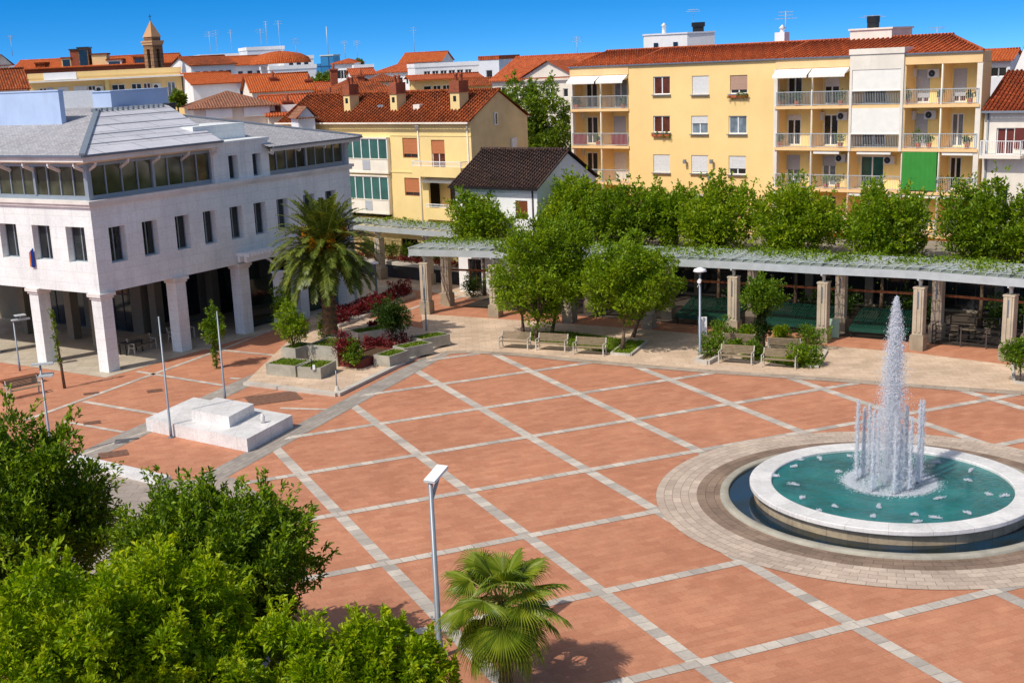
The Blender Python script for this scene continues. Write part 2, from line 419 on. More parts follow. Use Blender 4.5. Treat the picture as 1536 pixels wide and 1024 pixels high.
# ------------------------------------------------------------------ foliage
def np_mesh(name, V, F, mat, parent=None, kind=None, smooth=False, mat2=None, mi=None):
    """V (n,3) array, F (m,k) index array"""
    me = bpy.data.meshes.new(name)
    n, k = F.shape
    me.vertices.add(len(V)); me.vertices.foreach_set('co', np.ascontiguousarray(V, dtype=np.float32).ravel())
    me.loops.add(n * k); me.loops.foreach_set('vertex_index', np.ascontiguousarray(F, dtype=np.int32).ravel())
    me.polygons.add(n); me.polygons.foreach_set('loop_start', np.arange(0, n * k, k, dtype=np.int32))
    me.update(calc_edges=True)
    if smooth: me.polygons.foreach_set('use_smooth', np.ones(n, dtype=bool))
    me.materials.append(mat)
    if mat2:
        me.materials.append(mat2); me.polygons.foreach_set('material_index', np.ascontiguousarray(mi, dtype=np.int32))
    o = bpy.data.objects.new(name, me); COL.objects.link(o)
    if parent: o.parent = parent
    if kind: o['kind'] = kind
    return o

def unit(a): return a / np.maximum(np.linalg.norm(a, axis=-1, keepdims=True), 1e-9)

def leaf_arrays(P, D, L, rng, wr=.5, fold=.18, droop=.0):
    """folded pointed leaves: base P, direction D, length L"""
    n = len(P)
    D = unit(D)
    X = unit(np.cross(D, unit(rng.normal(size=(n, 3)))))
    # let the blades face up more often than not
    up = np.cross(D, np.array([0, 0, 1.0]))
    X = unit(X * .65 + up * np.sign((X * up).sum(1, keepdims=True)) * .8)
    N = np.cross(X, D); N *= np.sign(N[:, 2:3] + 1e-6)
    L = L[:, None]
    W = L * wr * .5
    a = P; tip = P + D * L - N * L * droop
    mid = P + D * L * .48 + N * L * fold * .2
    l = mid - X * W + N * L * fold; r = mid + X * W + N * L * fold
    V = np.stack([a, l, tip, r], 1).reshape(-1, 3)
    b = np.arange(n)[:, None] * 4
    F = np.concatenate([b + np.array([0, 2, 1]), b + np.array([0, 3, 2])], 0)
    return V, F

def clumps_in(rng, rx, ry, rz, n, r, core=.35, squash=0.0):
    """clump centres spread through an ellipsoid, more of them near its skin"""
    k = np.arange(n) + .5
    ph = np.arccos(1 - 2 * k / n); th = math.pi * (1 + 5 ** .5) * k
    d = np.stack([np.cos(th) * np.sin(ph), np.sin(th) * np.sin(ph), np.cos(ph)], 1)
    d = unit(d + rng.normal(size=d.shape) * .22)
    t = np.where(rng.random(n) < core, rng.uniform(.2, .7, n), rng.uniform(.74, 1.06, n))
    c = d * t[:, None] * np.array([rx, ry, rz])
    if squash: c[:, 2] = np.where(c[:, 2] < 0, c[:, 2] * (1 - squash), c[:, 2])
    return c, rng.uniform(.72, 1.25, n) * r

def crown_mesh(name, C, Rr, per, L, mat, rng, parent=None, up=.35, wr=.5, sprig=.25, flat=.85, young=None, sl=1.75):
    """leaves spread over clumps, plus upright sprigs standing out of the clumps"""
    Ps, Ds, Ms = [], [], []
    for c, r in zip(C, Rr):
        m = int(per * (r / Rr.mean()) ** 2)
        d = unit(rng.normal(size=(m, 3)) + np.array([0, 0, .25]))
        rad = r * rng.uniform(.45, 1.05, m) ** .7
        p = c + d * rad[:, None] * np.array([1, 1, flat])
        Ps.append(p); Ds.append(d + rng.normal(size=(m, 3)) * .55 + np.array([0, 0, up])); Ms.append(np.zeros(m, int))
        if rng.random() < sprig * 2.4:
            for _ in range(rng.integers(1, 4)):
                s = unit(unit(c / (np.abs(C).max(0) + .01)) * .75 + rng.normal(size=3) * .45 + np.array([0, 0, .75]))
                q = int(per * .11) + 5
                t = rng.uniform(.5, sl, q) * r
                p = c + s * t[:, None] + rng.normal(size=(q, 3)) * r * .13 * np.maximum(2.0 - t[:, None] / r, .45)
                Ps.append(p); Ds.append(s + rng.normal(size=(q, 3)) * .7); Ms.append((rng.random(q) < .75).astype(int))
    P = np.concatenate(Ps); D = np.concatenate(Ds)
    V, F = leaf_arrays(P, D, L * rng.uniform(.65, 1.25, len(P)), rng, wr)
    if young:
        k = np.concatenate(Ms); return np_mesh(name, V, F, mat, parent, mat2=young, mi=np.concatenate([k, k]))
    return np_mesh(name, V, F, mat, parent)

def limb_mesh(rng, trunk_pts, trunk_r, C, nl, r0=.45):
    b = MB()
    rr = [trunk_r * (1.25 if i == 0 else 1 - .45 * i / (len(trunk_pts) - 1)) for i in range(len(trunk_pts))]
    b.tube(trunk_pts, rr, 9)
    top = Vector(trunk_pts[-1])
    idx = rng.choice(len(C), min(nl, len(C)), replace=False)
    for i in idx:
        e = Vector(C[i]) ; mid = top.lerp(e, .5) + Vector(rng.normal(size=3) * .12) + Vector((0, 0, .1))
        b.tube([top - Vector((0, 0, .15)), top.lerp(mid, .5) + Vector((0, 0, .05)), mid, e], [trunk_r * .5, trunk_r * .4, trunk_r * .3, trunk_r * .1], 6)
    return b

def make_tree(name, label, cat, loc, h_trunk, cz, rx, ry, rz, nclump, rcl, per, L, leaf, seed, group=None, trunk_r=.12, lean=(0, 0), bark='bark', nl=10, squash=.25, up=.35, sprig=.25, rz_deg=0, core=.35, wr=.5, young=None, sl=1.75):
    rng = np.random.default_rng(seed)
    t = thing(name, label, cat, loc, rz_deg, group)
    C, Rr = clumps_in(rng, rx, ry, rz, nclump, rcl, core, squash)
    C = C + np.array([lean[0], lean[1], cz])
    pts = [(0, 0, -.1), (lean[0] * .3 + .03, lean[1] * .3, h_trunk * .45), (lean[0] * .7, lean[1] * .7, h_trunk)]
    limb_mesh(rng, pts, trunk_r, C, nl).build('trunk', M[bark], t)
    crown_mesh('crown', C, Rr, per, L, M[leaf], rng, t, up, wr, sprig, young=M[young] if young else None, sl=sl)
    return t

def make_bush(name, label, cat, loc, rx, ry, rz, nclump, rcl, per, L, leaf, seed, group=None, rz_deg=0, cz=None, stem=True):
    rng = np.random.default_rng(seed)
    t = thing(name, label, cat, loc, rz_deg, group)
    C, Rr = clumps_in(rng, rx, ry, rz, nclump, rcl, .4, .1)
    C = C + np.array([0, 0, cz if cz else rz * .9])
    crown_mesh('foliage', C, Rr, per, L, M[leaf], rng, t, .4, .55, .12)
    if stem:
        b = MB()
        for i in rng.choice(len(C), min(5, len(C)), replace=False):
            b.tube([(0, 0, -.05), tuple(C[i] * .5), tuple(C[i])], [.03, .02, .012], 5)
        b.build('stem', M['bark'], t)
    return t

def grass_patch(name, poly_fn, n, L, seed, mat, parent=None):
    rng = np.random.default_rng(seed)
    P = poly_fn(rng, n)
    D = rng.normal(size=(n, 3)) * .45 + np.array([0, 0, 1.0])
    V, F = leaf_arrays(P, D, L * rng.uniform(.5, 1.3, n), rng, .28, .1)
    return np_mesh(name, V, F, M[mat], parent)

def rect_pts(x0, x1, y0, y1, z, jitter=.0):
    def f(rng, n):
        return np.stack([rng.uniform(x0, x1, n), rng.uniform(y0, y1, n), np.full(n, z) + rng.normal(size=n) * jitter], 1)
    return f

# ------------------------------------------------------------------ ground and paving
def clip(poly, a, b):
    """keep the part of poly left of a->b"""
    def sd(p): return (b[0] - a[0]) * (p[1] - a[1]) - (b[1] - a[1]) * (p[0] - a[0])
    out = []
    for i in range(len(poly)):
        p, q = poly[i], poly[(i + 1) % len(poly)]
        sp, sq = sd(p), sd(q)
        if sp >= 0: out.append(p)
        if sp * sq < 0:
            t = sp / (sp - sq); out.append((p[0] + (q[0] - p[0]) * t, p[1] + (q[1] - p[1]) * t))
    return out

def sheet(name, polys, z, mat, uvs=None):
    b = MB()
    for i, poly in enumerate(polys):
        if len(poly) < 3: continue
        a = sum(poly[k][0] * poly[(k + 1) % len(poly)][1] - poly[(k + 1) % len(poly)][0] * poly[k][1] for k in range(len(poly)))
        uv = uvs[i] if uvs else None
        if a < 0:
            poly = poly[::-1]; uv = uv[::-1] if uv else None
        b.face([(x, y, z) for x, y in poly], 0, uv)
    return b.build(name, M[mat], None, 'structure')

def strip_uv(poly, a, d):
    return [((p[0] - a[0]) * d[0] + (p[1] - a[1]) * d[1], -(p[0] - a[0]) * d[1] + (p[1] - a[1]) * d[0] + 5) for p in poly]

def band(a, b, w):
    dx, dy = b[0] - a[0], b[1] - a[1]; L = math.hypot(dx, dy); dx /= L; dy /= L
    nx, ny = -dy * w / 2, dx * w / 2
    q = [(a[0] - nx, a[1] - ny), (b[0] - nx, b[1] - ny), (b[0] + nx, b[1] + ny), (a[0] + nx, a[1] + ny)]
    return q, (dx, dy)

b = MB(); b.lathe([(0.01, -.03), (120, -.03), (620, -.03)], 64); b.build('ground', M['ground'], None, 'structure', smooth=False)

sheet('plaza', [[(-60, 18), (70, 18), (70, 110), (-60, 110)]], -.006, 'paving')
PLAZA = [(-20.6037, 24.7215), (-5.1811, 19.5959), (23.7586, 21.231), (32.7221, 50.0855), (25.6584, 56.6177), (3.299, 69.3713), (0.3673, 70.8472), (-1.0641, 70.8162), (-2.2952, 68.4441), (-5.3799, 61.4669), (-8.9395, 52.9442)]
GO = (-10.6976, 60.0736); GA = (0.9309, 0.3652); GB = (0.3652, -0.9309)
def to_plaza(q):
    for i in range(len(PLAZA)):
        q = clip(q, PLAZA[i], PLAZA[(i + 1) % len(PLAZA)])
        if len(q) < 3: return []
    return q
for nm, rng_, step, org_d, run_d, w, z in (('paving_bands_across', range(-4, 11), 5.144, GA, GB, .46, .004), ('paving_bands_along', range(-4, 12), 5.426, GB, GA, .4, .008)):
    polys, uvs = [], []
    for i in rng_:
        o = (GO[0] + org_d[0] * step * i, GO[1] + org_d[1] * step * i)
        q, d = band((o[0] - run_d[0] * 60, o[1] - run_d[1] * 60), (o[0] + run_d[0] * 90, o[1] + run_d[1] * 90), w)
        q = to_plaza(q)
        if len(q) > 2:
            polys.append(q); uvs.append(strip_uv(q, o, d))
    sheet(nm, polys, z, 'band', uvs)
FC = (15.25, 43.9)
b = MB(); b.lathe([(8.35, .012), (6.85, .012)][::-1], 160, FC, 0, False, False, 2 * math.pi * 7.6); ring = b.build('fountain_surround_paving', M['ring_light'], None, 'structure')
b = MB(); b.lathe([(6.85, .012), (5.9, .012)][::-1], 160, FC, 0, False, False, 2 * math.pi * 6.4); b.build('fountain_inner_paving', M['ring_dark'], None, 'structure')
for o in (ring, bpy.data.objects['fountain_inner_paving']):
    o.data.flip_normals()

# promenade between the plaza and the pergola, with its edging course
edge = [(-1.873, 69.4857), (-1.0641, 70.8162), (0.3673, 70.8472), (3.299, 69.3713), (6.0723, 67.4825), (9.0473, 65.6179), (12.5004, 63.5748), (16.1049, 61.7167), (18.9478, 60.2026), (22.165, 58.4041), (25.6584, 56.6177), (32.7221, 50.0855)]
far = [(-2.4223, 82.9891), (-0.3272, 81.7859), (2.2936, 80.2532), (5.8514, 78.1031), (11.4923, 74.5351), (15.5808, 71.5124), (19.8028, 68.4459), (23.9882, 65.5551), (27.2885, 62.2692), (33.3599, 55.9942)]
sheet('promenade', [edge + far[::-1]], .010, 'promenade')
polys, uvs = [], []
for i in range(1, len(edge) - 1):
    a, c = edge[i], edge[i + 1]
    q, d = band(a, c, .7)
    sh = (-d[1] * .28, d[0] * .28)
    q = [(p[0] + sh[0], p[1] + sh[1]) for p in q]
    polys.append(q); uvs.append(strip_uv(q, edge[0], d))
sheet('promenade_edging', polys, .0145, 'edging', uvs)
# grey bands on the left side of the square
polys, uvs = [], []
for (a, c, w) in [((-10.6909, 49.2554), (0.0191, 73.5839), 1.15), ((-17.412, 52.0298), (-8.5267, 73.1327), 1.3)]:
    q, d = band(a, c, w); polys.append(q); uvs.append(strip_uv(q, a, d))
sheet('grey_bands', polys, .005, 'band_grey', uvs)
polys, uvs = [], []
for (a, c, w) in [((-21.3291, 60.6339), (-14.2364, 74.741), 0.3), ((-18.1106, 70.1174), (-12.5394, 65.828), 0.3), ((-19.3697, 63.8158), (-14.7113, 60.423), 0.32), ((-19.3024, 60.0381), (-15.8069, 57.5988), 0.25), ((-15.5826, 75.5872), (-10.167, 72.2646), 0.3), ((-12.4486, 67.4259), (-11.868, 67.1601), 0.3), ((-14.2364, 74.741), (-11.6184, 80.6096), 0.25), ((-17.2706, 53.5061), (-14.2368, 58.2255), 0.18), ((-8.8961, 60.5991), (-6.5591, 59.9265), 0.25), ((-2.1273, 86.7419), (-6.9871, 78.4802), 0.3), ((0.1903, 90.0162), (-3.6933, 93.3098), 0.4), ((-1.2128, 86.5027), (1.6275, 90.7114), 0.3)]:
    q, d = band(a, c, w); polys.append(q); uvs.append(strip_uv(q, a, d))
sheet('pale_bands', polys, .009, 'band', uvs)
sheet('grey_paving', [[(-16.3078, 46.5865), (-17.0712, 52.8096), (-12.4293, 49.8556), (-9.4572, 49.9209), (-7.069, 46.0297), (-8.5127, 37.5297), (-13.7196, 38.142)]], .013, 'slab_grey')
# arcade pavement of the civic building, and the paving beyond it
sheet('arcade_pavement', [[(-19.5403, 68.9435), (0.4775, 97.5319), (-7.5092, 103.1243), (-27.5271, 74.5358)], [(-27.5271, 74.5358), (-21.8487, 82.6455), (-39.0508, 94.6906), (-44.7293, 86.581)]], .006, 'arcade_floor')
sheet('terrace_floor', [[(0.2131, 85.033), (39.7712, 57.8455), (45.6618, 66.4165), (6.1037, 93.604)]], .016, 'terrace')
sheet('rear_pavement', [[(-6.295, 96.0943), (0.633, 88.0462), (9.0047, 80.3488), (9.8217, 87.3888), (0.8226, 100.3224), (-6.7487, 104.3466)]], .007, 'promenade')

# manholes and patches
def cover(name, p, sx, sy, rz, label, mat='manhole'):
    b = MB(); b.box(-sx / 2, sx / 2, -sy / 2, sy / 2, 0, .012)
    if mat == 'manhole':
        for k in range(6): b.box(-sx * .42, sx * .42, -sy * .42 + k * sy * .15, -sy * .42 + k * sy * .15 + .02, .012, .018)
    o = b.build(name, M[mat]); o.location = (p[0], p[1], .006); o.rotation_euler = (0, 0, R(rz)); tag(o, label, 'drain cover', 'iron covers in the paving')
cover('drain_cover', (-17.7819, 59.5354), .8, .55, 20, 'small dark iron cover in the red paving left of the white plinth')
cover('drain_cover', (-16.06, 65.3747), .8, .6, 20, 'dark square cover in the red paving before the second arcade pillar')
cover('drain_cover', (-15.3885, 54.0811), 1.25, .9, 20, 'worn dark cover in the red paving behind the low white step')
cover('drain_cover', (-10.2855, 66.8443), 1.2, .45, 40, 'long black grating beside the white kerb of the planter island')
cover('drain_cover', (-9.4859, 62.6279), 2.6, 1.9, 20, 'large patched brown slab in the paving before the planter island')
cover('drain_cover', (-19.3989, 65.4546), .8, .45, 20, 'small cover in the paving near the corner arcade pillar')

# ------------------------------------------------------------------ fountain
ft = thing('fountain', 'round stone fountain with white rim and turquoise pool', 'fountain', (FC[0], FC[1], 0))
b = MB(); b.lathe([(6.02, -.02), (6.0, .10), (5.97, .12), (5.72, .12), (5.69, .09), (5.69, -.02)], 128); b.build('outer_kerb', M['concrete'], ft)
b = MB(); b.lathe([(5.69, .015), (4.8, .015)][::-1], 96)
t = NT('moat_water')
t.bsdf(t.mix(t.ramp(t.noise(world_co(t), .7, 3), .35, .65), lin(34, 38, 30), lin(22, 50, 70)), .05, .4, 0, t.noise(world_co(t), 3, 2), .06, .05)
mo = b.build('moat_water', t.mat, ft); mo.data.flip_normals()
b = MB(); b.lathe([(4.78, -.02), (4.78, .38)], 128, uvscale=2 * math.pi * 4.78)
M['basin'] = stone('stained_basin_stone', lin(186, 168, 140), lin(170, 152, 126), lin(120, 104, 86), 1.4, 2, .012, .8, .35, .2, .5, 1.2, .3, .3, .6)
b.build('basin_wall', M['basin'], ft)
b = MB(); b.lathe([(4.80, .38), (4.92, .39), (4.94, .41), (4.94, .54), (4.92, .56), (4.18, .56), (4.15, .53), (4.15, .2)], 128, uvscale=2 * math.pi * 4.6); b.build('basin_rim', M['marble'], ft, smooth=False)
t = NT('pool_water'); wc = world_co(t)
base = t.mix(t.ramp(t.noise(wc, .55, 5, .6), .34, .66), lin(6, 84, 82), lin(26, 132, 126))
base = t.mix(t.ramp(t.noise(wc, 2.2, 4), .5, .8), base, lin(20, 104, 116))
t.bsdf(base, .08, .5, 0, t.noise(wc, 5.0, 5, .65), .55, .1)
pool = t.mat
b = MB(); rings = 24; n = 96
b.lathe([(4.16 * (1 - k / rings) + .005, .455 + .012 * math.sin(k * 2.6) * (k / rings)) for k in range(rings + 1)][::-1], n)
pw = b.build('pool_water', pool, ft, smooth=True); pw.data.flip_normals()

t = NT('white_water'); gi = t.n('NewGeometry')
d1 = t.n('BsdfPrincipled', Roughness=.25); d1.inputs['Base Color'].default_value = (.9, .92, .95, 1)
tl = t.n('BsdfTranslucent'); tl.inputs['Color'].default_value = (.9, .93, 1, 1)
m1 = t.n('MixShader'); m1.inputs[0].default_value = .45; t.l(d1.outputs[0], m1.inputs[1]); t.l(tl.outputs[0], m1.inputs[2])
tp = t.n('BsdfTransparent'); m2 = t.n('MixShader')
nz = t.ramp(t.noise(gi.outputs['Position'], 9, 4, .7), .36, .62); mm = t.n('Math', _operation='MULTIPLY_ADD'); t.l(nz, mm.inputs[0]); mm.inputs[1].default_value = .5; mm.inputs[2].default_value = .4
t.l(mm.outputs[0], m2.inputs[0]); t.l(tp.outputs[0], m2.inputs[1]); t.l(m1.outputs[0], m2.inputs[2]); t.l(m2.outputs[0], t.out.inputs[0])
M['water_core'] = t.mat
t = NT('water_drops')
d1 = t.n('BsdfPrincipled', Roughness=.2); d1.inputs['Base Color'].default_value = (.97, .98, 1, 1)
tl = t.n('BsdfTranslucent'); tl.inputs['Color'].default_value = (.92, .95, 1, 1)
m1 = t.n('MixShader'); m1.inputs[0].default_value = .5; t.l(d1.outputs[0], m1.inputs[1]); t.l(tl.outputs[0], m1.inputs[2])
tp = t.n('BsdfTransparent'); m2 = t.n('MixShader'); m2.inputs[0].default_value = .8; t.l(tp.outputs[0], m2.inputs[1]); t.l(m1.outputs[0], m2.inputs[2]); t.l(m2.outputs[0], t.out.inputs[0])
M['drops'] = t.mat

OCT = np.array([(1, 0, 0), (-1, 0, 0), (0, 1, 0), (0, -1, 0), (0, 0, 1), (0, 0, -1)], float)
OCF = np.array([(0, 2, 4), (2, 1, 4), (1, 3, 4), (3, 0, 4), (2, 0, 5), (1, 2, 5), (3, 1, 5), (0, 3, 5)])
def drops(name, P, r, parent, rng, stretch=1.6):
    n = len(P)
    V = P[:, None, :] + OCT[None] * (r[:, None, None] * np.array([1, 1, stretch])) * rng.uniform(.7, 1.3, (n, 6, 1))
    F = (np.arange(n)[:, None, None] * 6 + OCF[None]).reshape(-1, 3)
    return np_mesh(name, V.reshape(-1, 3), F, M['drops'], parent, smooth=True)

def jet(name, label, loc, h, r_base, r_top, nd, seed, group=None, core=True, dr=.022):
    rng = np.random.default_rng(seed)
    t = thing(name, label, 'water jet', loc, 0, group)
    u = rng.uniform(0, 1, nd) ** .85
    z = u * h
    # the spray widens as it falls back: narrow peak, widest two thirds down
    env = r_top + (r_base - r_top) * (1 - u) ** .75
    a = rng.uniform(0, 2 * math.pi, nd); rr = env * np.abs(rng.normal(0, .55, nd))
    P = np.stack([np.cos(a) * rr, np.sin(a) * rr, z + rng.normal(0, .04, nd)], 1)
    drops('spray', P, dr * rng.lognormal(0, .45, nd), t, rng)
    if core:
        b = MB(); k = 26
        pts = [(rng.normal() * .012, rng.normal() * .012, h * .97 * i / k) for i in range(k + 1)]
        rad = [(r_base * (.13 if r_base > .4 else .26) * (1 - i / k) ** .7 + r_top * .4) * rng.uniform(.75, 1.2) for i in range(k + 1)]
        b.tube(pts, rad, 12); b.build('water_column', M['water_core'], t)
        b = MB(); b.tube([(0, 0, -.06), (0, 0, .12)], .05, 8); b.build('nozzle', M['black'], t)
    return t
jc = (15.3779, 44.2827)
jet('tall_water_jet', 'tall central plume of white water in the fountain', (jc[0], jc[1], .46), 6.75, .74, .05, 78000, 3, dr=.0078)
jp = [((14.1962, 44.461), 3.05), ((14.5445, 44.7948), 2.7), ((14.3867, 43.2355), 3.0), ((15.1797, 45.09), 2.6), ((15.0394, 42.8502), 2.9), ((15.3117, 43.0269), 2.4), ((15.6503, 43.0497), 2.75), ((16.194, 43.7814), 3.1), ((16.5405, 44.4141), 2.95), ((14.9472, 45.4438), 2.6), ((16.2702, 45.3197), 2.5)]
jl = ['slim water jet at the far left of the ring of jets', 'slim jet just right of the leftmost jet, slightly shorter', 'slim jet at the front left of the ring, tall and frothy', 'short jet behind the ring to the left of the plume', 'slim jet at the very front of the ring, before the plume', 'short jet at the front of the ring, just right of the foremost', 'slim jet at the front right of the ring', 'tallest slim jet on the right of the ring', 'slim jet at the far right edge of the ring', 'short jet at the back left of the ring', 'short jet at the back right of the ring']
for i, ((p, h), lb) in enumerate(zip(jp, jl)):
    jet('water_jet', lb, (p[0], p[1], .46), h, .17, .06, 3600, 20 + i, 'slim water jets round the plume', True, .008)
# foam where the jets fall back
rng = np.random.default_rng(5)
b = MB()
fo = thing('foam_patch', 'white foam boiling round the foot of the plume', 'foam', (jc[0], jc[1], .47))
n = 26000; a = rng.uniform(0, 2 * math.pi, n); rr = 1.6 * np.sqrt(rng.uniform(0, 1, n)); rr = np.where(rng.random(n) < .35, rng.normal(1.5, .16, n), rr)
drops('foam_bubbles', np.stack([np.cos(a) * rr, np.sin(a) * rr, np.abs(rng.normal(0, .05, n)) * np.maximum(1.75 - rr, .1)], 1), .011 * rng.lognormal(0, .4, n), fo, rng, .7)
fl = [(12.8972, 47.2541), (12.4869, 46.4772), (13.6827, 47.3005), (11.5361, 45.4098), (11.8984, 44.4241), (11.8216, 42.9602), (12.6745, 41.9272), (14.1294, 41.7202), (13.6446, 40.786), (15.04, 40.7881), (15.5888, 40.3859), (16.7946, 40.674), (18.1922, 42.3893), (18.6627, 42.1788), (18.6111, 45.0376), (17.7652, 46.1462), (14.8636, 47.3702), (18.0846, 43.9505), (14.8847, 40.0983), (16.3847, 42.2279), (12.0135, 41.5451), (13.8783, 45.6087), (11.3875, 45.5117)]
for i, p in enumerate(fl):
    m = 650; e = R(rng.uniform(0, 180)); la, lb_ = rng.uniform(.15, .24), rng.uniform(.08, .13)
    aa = rng.uniform(0, 2 * math.pi, m); ph = rng.uniform(0, 6, 3); rr_ = rng.uniform(0, 1, m) ** .75 * (.75 + .3 * np.sin(2 * aa + ph[0]) + .25 * np.sin(3 * aa + ph[1]) + .15 * np.sin(7 * aa + ph[2]))
    q = np.stack([np.cos(aa) * rr_ * la, np.sin(aa) * rr_ * lb_], 1)
    P = np.stack([q[:, 0] * math.cos(e) - q[:, 1] * math.sin(e), q[:, 0] * math.sin(e) + q[:, 1] * math.cos(e), np.abs(rng.normal(0, .03, m)) + .005], 1)
    o = drops('foam_splash', P, .0095 * rng.lognormal(0, .4, m), None, rng, .8); o.location = (p[0], p[1], .47)
    tag(o, 'small white splash on the turquoise pool, one of many scattered round the plume', 'splash', 'white splashes on the pool')

# ------------------------------------------------------------------ building kit
def rotz(deg, loc=(0, 0, 0)):
    return Matrix.Translation(loc) @ Matrix.Rotation(R(deg), 4, 'Z')

def window(root, x0, x1, z0, z1, y, T=None, frame='white_paint', glass='glass', sashes=2, shutter=None, drop=1.0, name='window', bar=.06, sill=None, transom=0.0, proud=.0):
    """a window as a part of its building: frame, with pane / roller shutter / sill as its own pieces; y is the plane of the glass"""
    b = MB(T); w = bar
    yf = y - .06 - proud
    b.box(x0, x0 + w, yf, y, z0, z1); b.box(x1 - w, x1, yf, y, z0, z1)
    b.box(x0 + w, x1 - w, yf, y, z0, z0 + w); b.box(x0 + w, x1 - w, yf, y, z1 - w, z1)
    for k in range(1, sashes):
        c = x0 + (x1 - x0) * k / sashes
        b.box(c - w * .6, c + w * .6, yf + .004, y, z0 + w, z1 - w)
    if transom:
        b.box(x0 + w, x1 - w, yf + .008, y, z0 + transom - w / 2, z0 + transom + w / 2)
    f = b.build(name, M[frame], root)
    if not (shutter and drop >= 1):
        g = MB(T); g.face([(x0 + .01, y - .02, z0 + .01), (x1 - .01, y - .02, z0 + .01), (x1 - .01, y - .02, z1 - .01), (x0 + .01, y - .02, z1 - .01)])
        g.build('pane', M[glass], f)
    if shutter:
        g = MB(T); zz = z1 - (z1 - z0) * drop
        g.box(x0 + .02, x1 - .02, yf - .035, yf - .006, zz, z1 - .01); g.build('roller_shutter', M[shutter], f)
    if sill:
        g = MB(T); g.box(x0 - .08, x1 + .08, y - .34, y - .02, z0 - .07, z0 - .005); g.build('sill', M[sill], f)
    return f

def roof_poly(b, pts, m=0):
    """sloping roof face given counter-clockwise from above; the first edge is the eave (u along it)"""
    P = [Vector(p) for p in pts]
    n = (P[1] - P[0]).cross(P[2] - P[0]).normalized()
    t = (P[1] - P[0]).normalized(); up = n.cross(t)
    b.face(pts, m, [((p - P[0]).dot(t), (p - P[0]).dot(up)) for p in P])
    return b

# ------------------------------------------------------------------ the white civic building
cv = thing('civic_building', 'white stone building with pillared arcade and slate roof', 'building', (-19.6385, 70.1109), 55)
LR, LL, DW = 22.19, 22.0, 20.0
TL = rotz(-90)                       # left facade: s = -y
wr = [(1.0801, 2.2511, 6.0, 7.97), (3.4965, 4.6334, 6.0, 7.97), (6.0066, 7.1024, 6.0, 7.97), (8.2612, 9.3007, 6.0, 7.97), (10.5129, 11.6028, 6.0, 7.97), (12.6348, 13.7125, 6.0, 7.97), (14.7259, 15.7866, 6.0, 7.97)]
wr += [(17.3, 18.4, 6.0, 7.97), (19.5, 20.6, 6.0, 7.97)]
wl = [(-y1, -y0, 6.12, 8.1) for y0, y1 in ((.7, 2.27), (3.63, 5.2), (6.6, 8.15), (9.6, 11.1), (12.5, 14.0), (15.4, 16.9))]
ZB, ZL = 4.45, 9.2
b = MB(); b.wall(0, LR, ZB, ZL, wr, 0, .45); b.face([(LR, 0, 0), (LR, DW, 0), (LR, DW, 11.3), (LR, 0, 11.3)])
b.T = TL; b.wall(-LL, 0, ZB, ZL, wl, 0, .45)
b.build('stone_wall', M['civic'], cv)
for a, c, z0, z1 in wr: window(cv, a, c, z0, z1, .45, None, 'alu', 'glass', 2, sill='civic_trim')
for a, c, z0, z1 in wl: window(cv, a, c, z0, z1, .45, TL, 'alu', 'glass', 2, sill='civic_trim')
# ledge
b = MB()
b.box(-.14, LR + .14, -.14, .6, ZL, ZL + .16); b.box(-.24, LR + .24, -.24, .6, ZL + .16, ZL + .34)
b.box(-.14, .6, .6, LL, ZL, ZL + .16); b.box(-.24, .6, .6, LL, ZL + .16, ZL + .34)
b.build('ledge', M['civic_trim'], cv)
# clerestory bands, set back a little behind the ledge
ZG0, ZG1 = 9.78, 11.35
BX0, BX1 = 9.49, 14.34
def glazing(name, T, a, c, n, heavy):
    b = MB(T); y = .3
    b.box(a, c, y - .06, y + .1, ZL + .34, ZG0); b.box(a, c, y - .06, y + .1, ZG1, ZG1 + .14)
    for k in range(n + 1):
        x = a + (c - a) * k / n; w = .09 if k % heavy == 0 else .035
        b.box(max(a, x - w), min(c, x + w), y - .08 - (.05 if k % heavy == 0 else 0), y + .1, ZG0, ZG1)
    f = b.build('strip_window', M['alu'], cv)
    g = MB(T)
    for k in range(n):
        x0 = a + (c - a) * k / n; x1 = a + (c - a) * (k + 1) / n
        g.face([(x0, y, ZG0), (x1, y, ZG0), (x1, y, ZG1), (x0, y, ZG1)])
    g.build('pane', M['glass_olive'], f)
    return f
glazing('a', None, .35, BX0, 8, 4); ZG1 = 11.05; glazing('b', None, BX1, LR - .35, 8, 4); ZG1 = 11.35; glazing('c', TL, -LL, -.35, 20, 4)
b = MB(); b.box(.12, .42, .12, .42, ZL + .34, 11.6); b.build('corner_post', M['alu'], cv)
# projecting stone block between the two glazed runs, with its parapet
sw = [10.77, 11.56, 12.86, 13.63]
b = MB(); b.wall(BX0, BX1, ZL + .34, 11.75, [(sw[0], sw[1], 9.62, 11.05), (sw[2], sw[3], 9.62, 11.0)], -.02, .45)
b.face([(BX0, -.02, ZL + .34), (BX0, -.02, 11.75), (BX0, 2.5, 11.75), (BX0, 2.5, ZL + .34)])
b.face([(BX1, -.02, ZL + .34), (BX1, 2.5, ZL + .34), (BX1, 2.5, 11.75), (BX1, -.02, 11.75)])
b.box(BX0 - .06, BX1 + .06, -.1, 2.4, 11.75, 11.92)
b.box(BX0 + .15, BX1 - .25, 1.6, 4.6, 11.92, 12.85)
b.build('stone_block', M['civic'], cv)
for k in (0, 2): window(cv, sw[k], sw[k + 1], 9.62, 11.05 if k == 0 else 11.0, .43, None, 'alu', 'glass', 1)
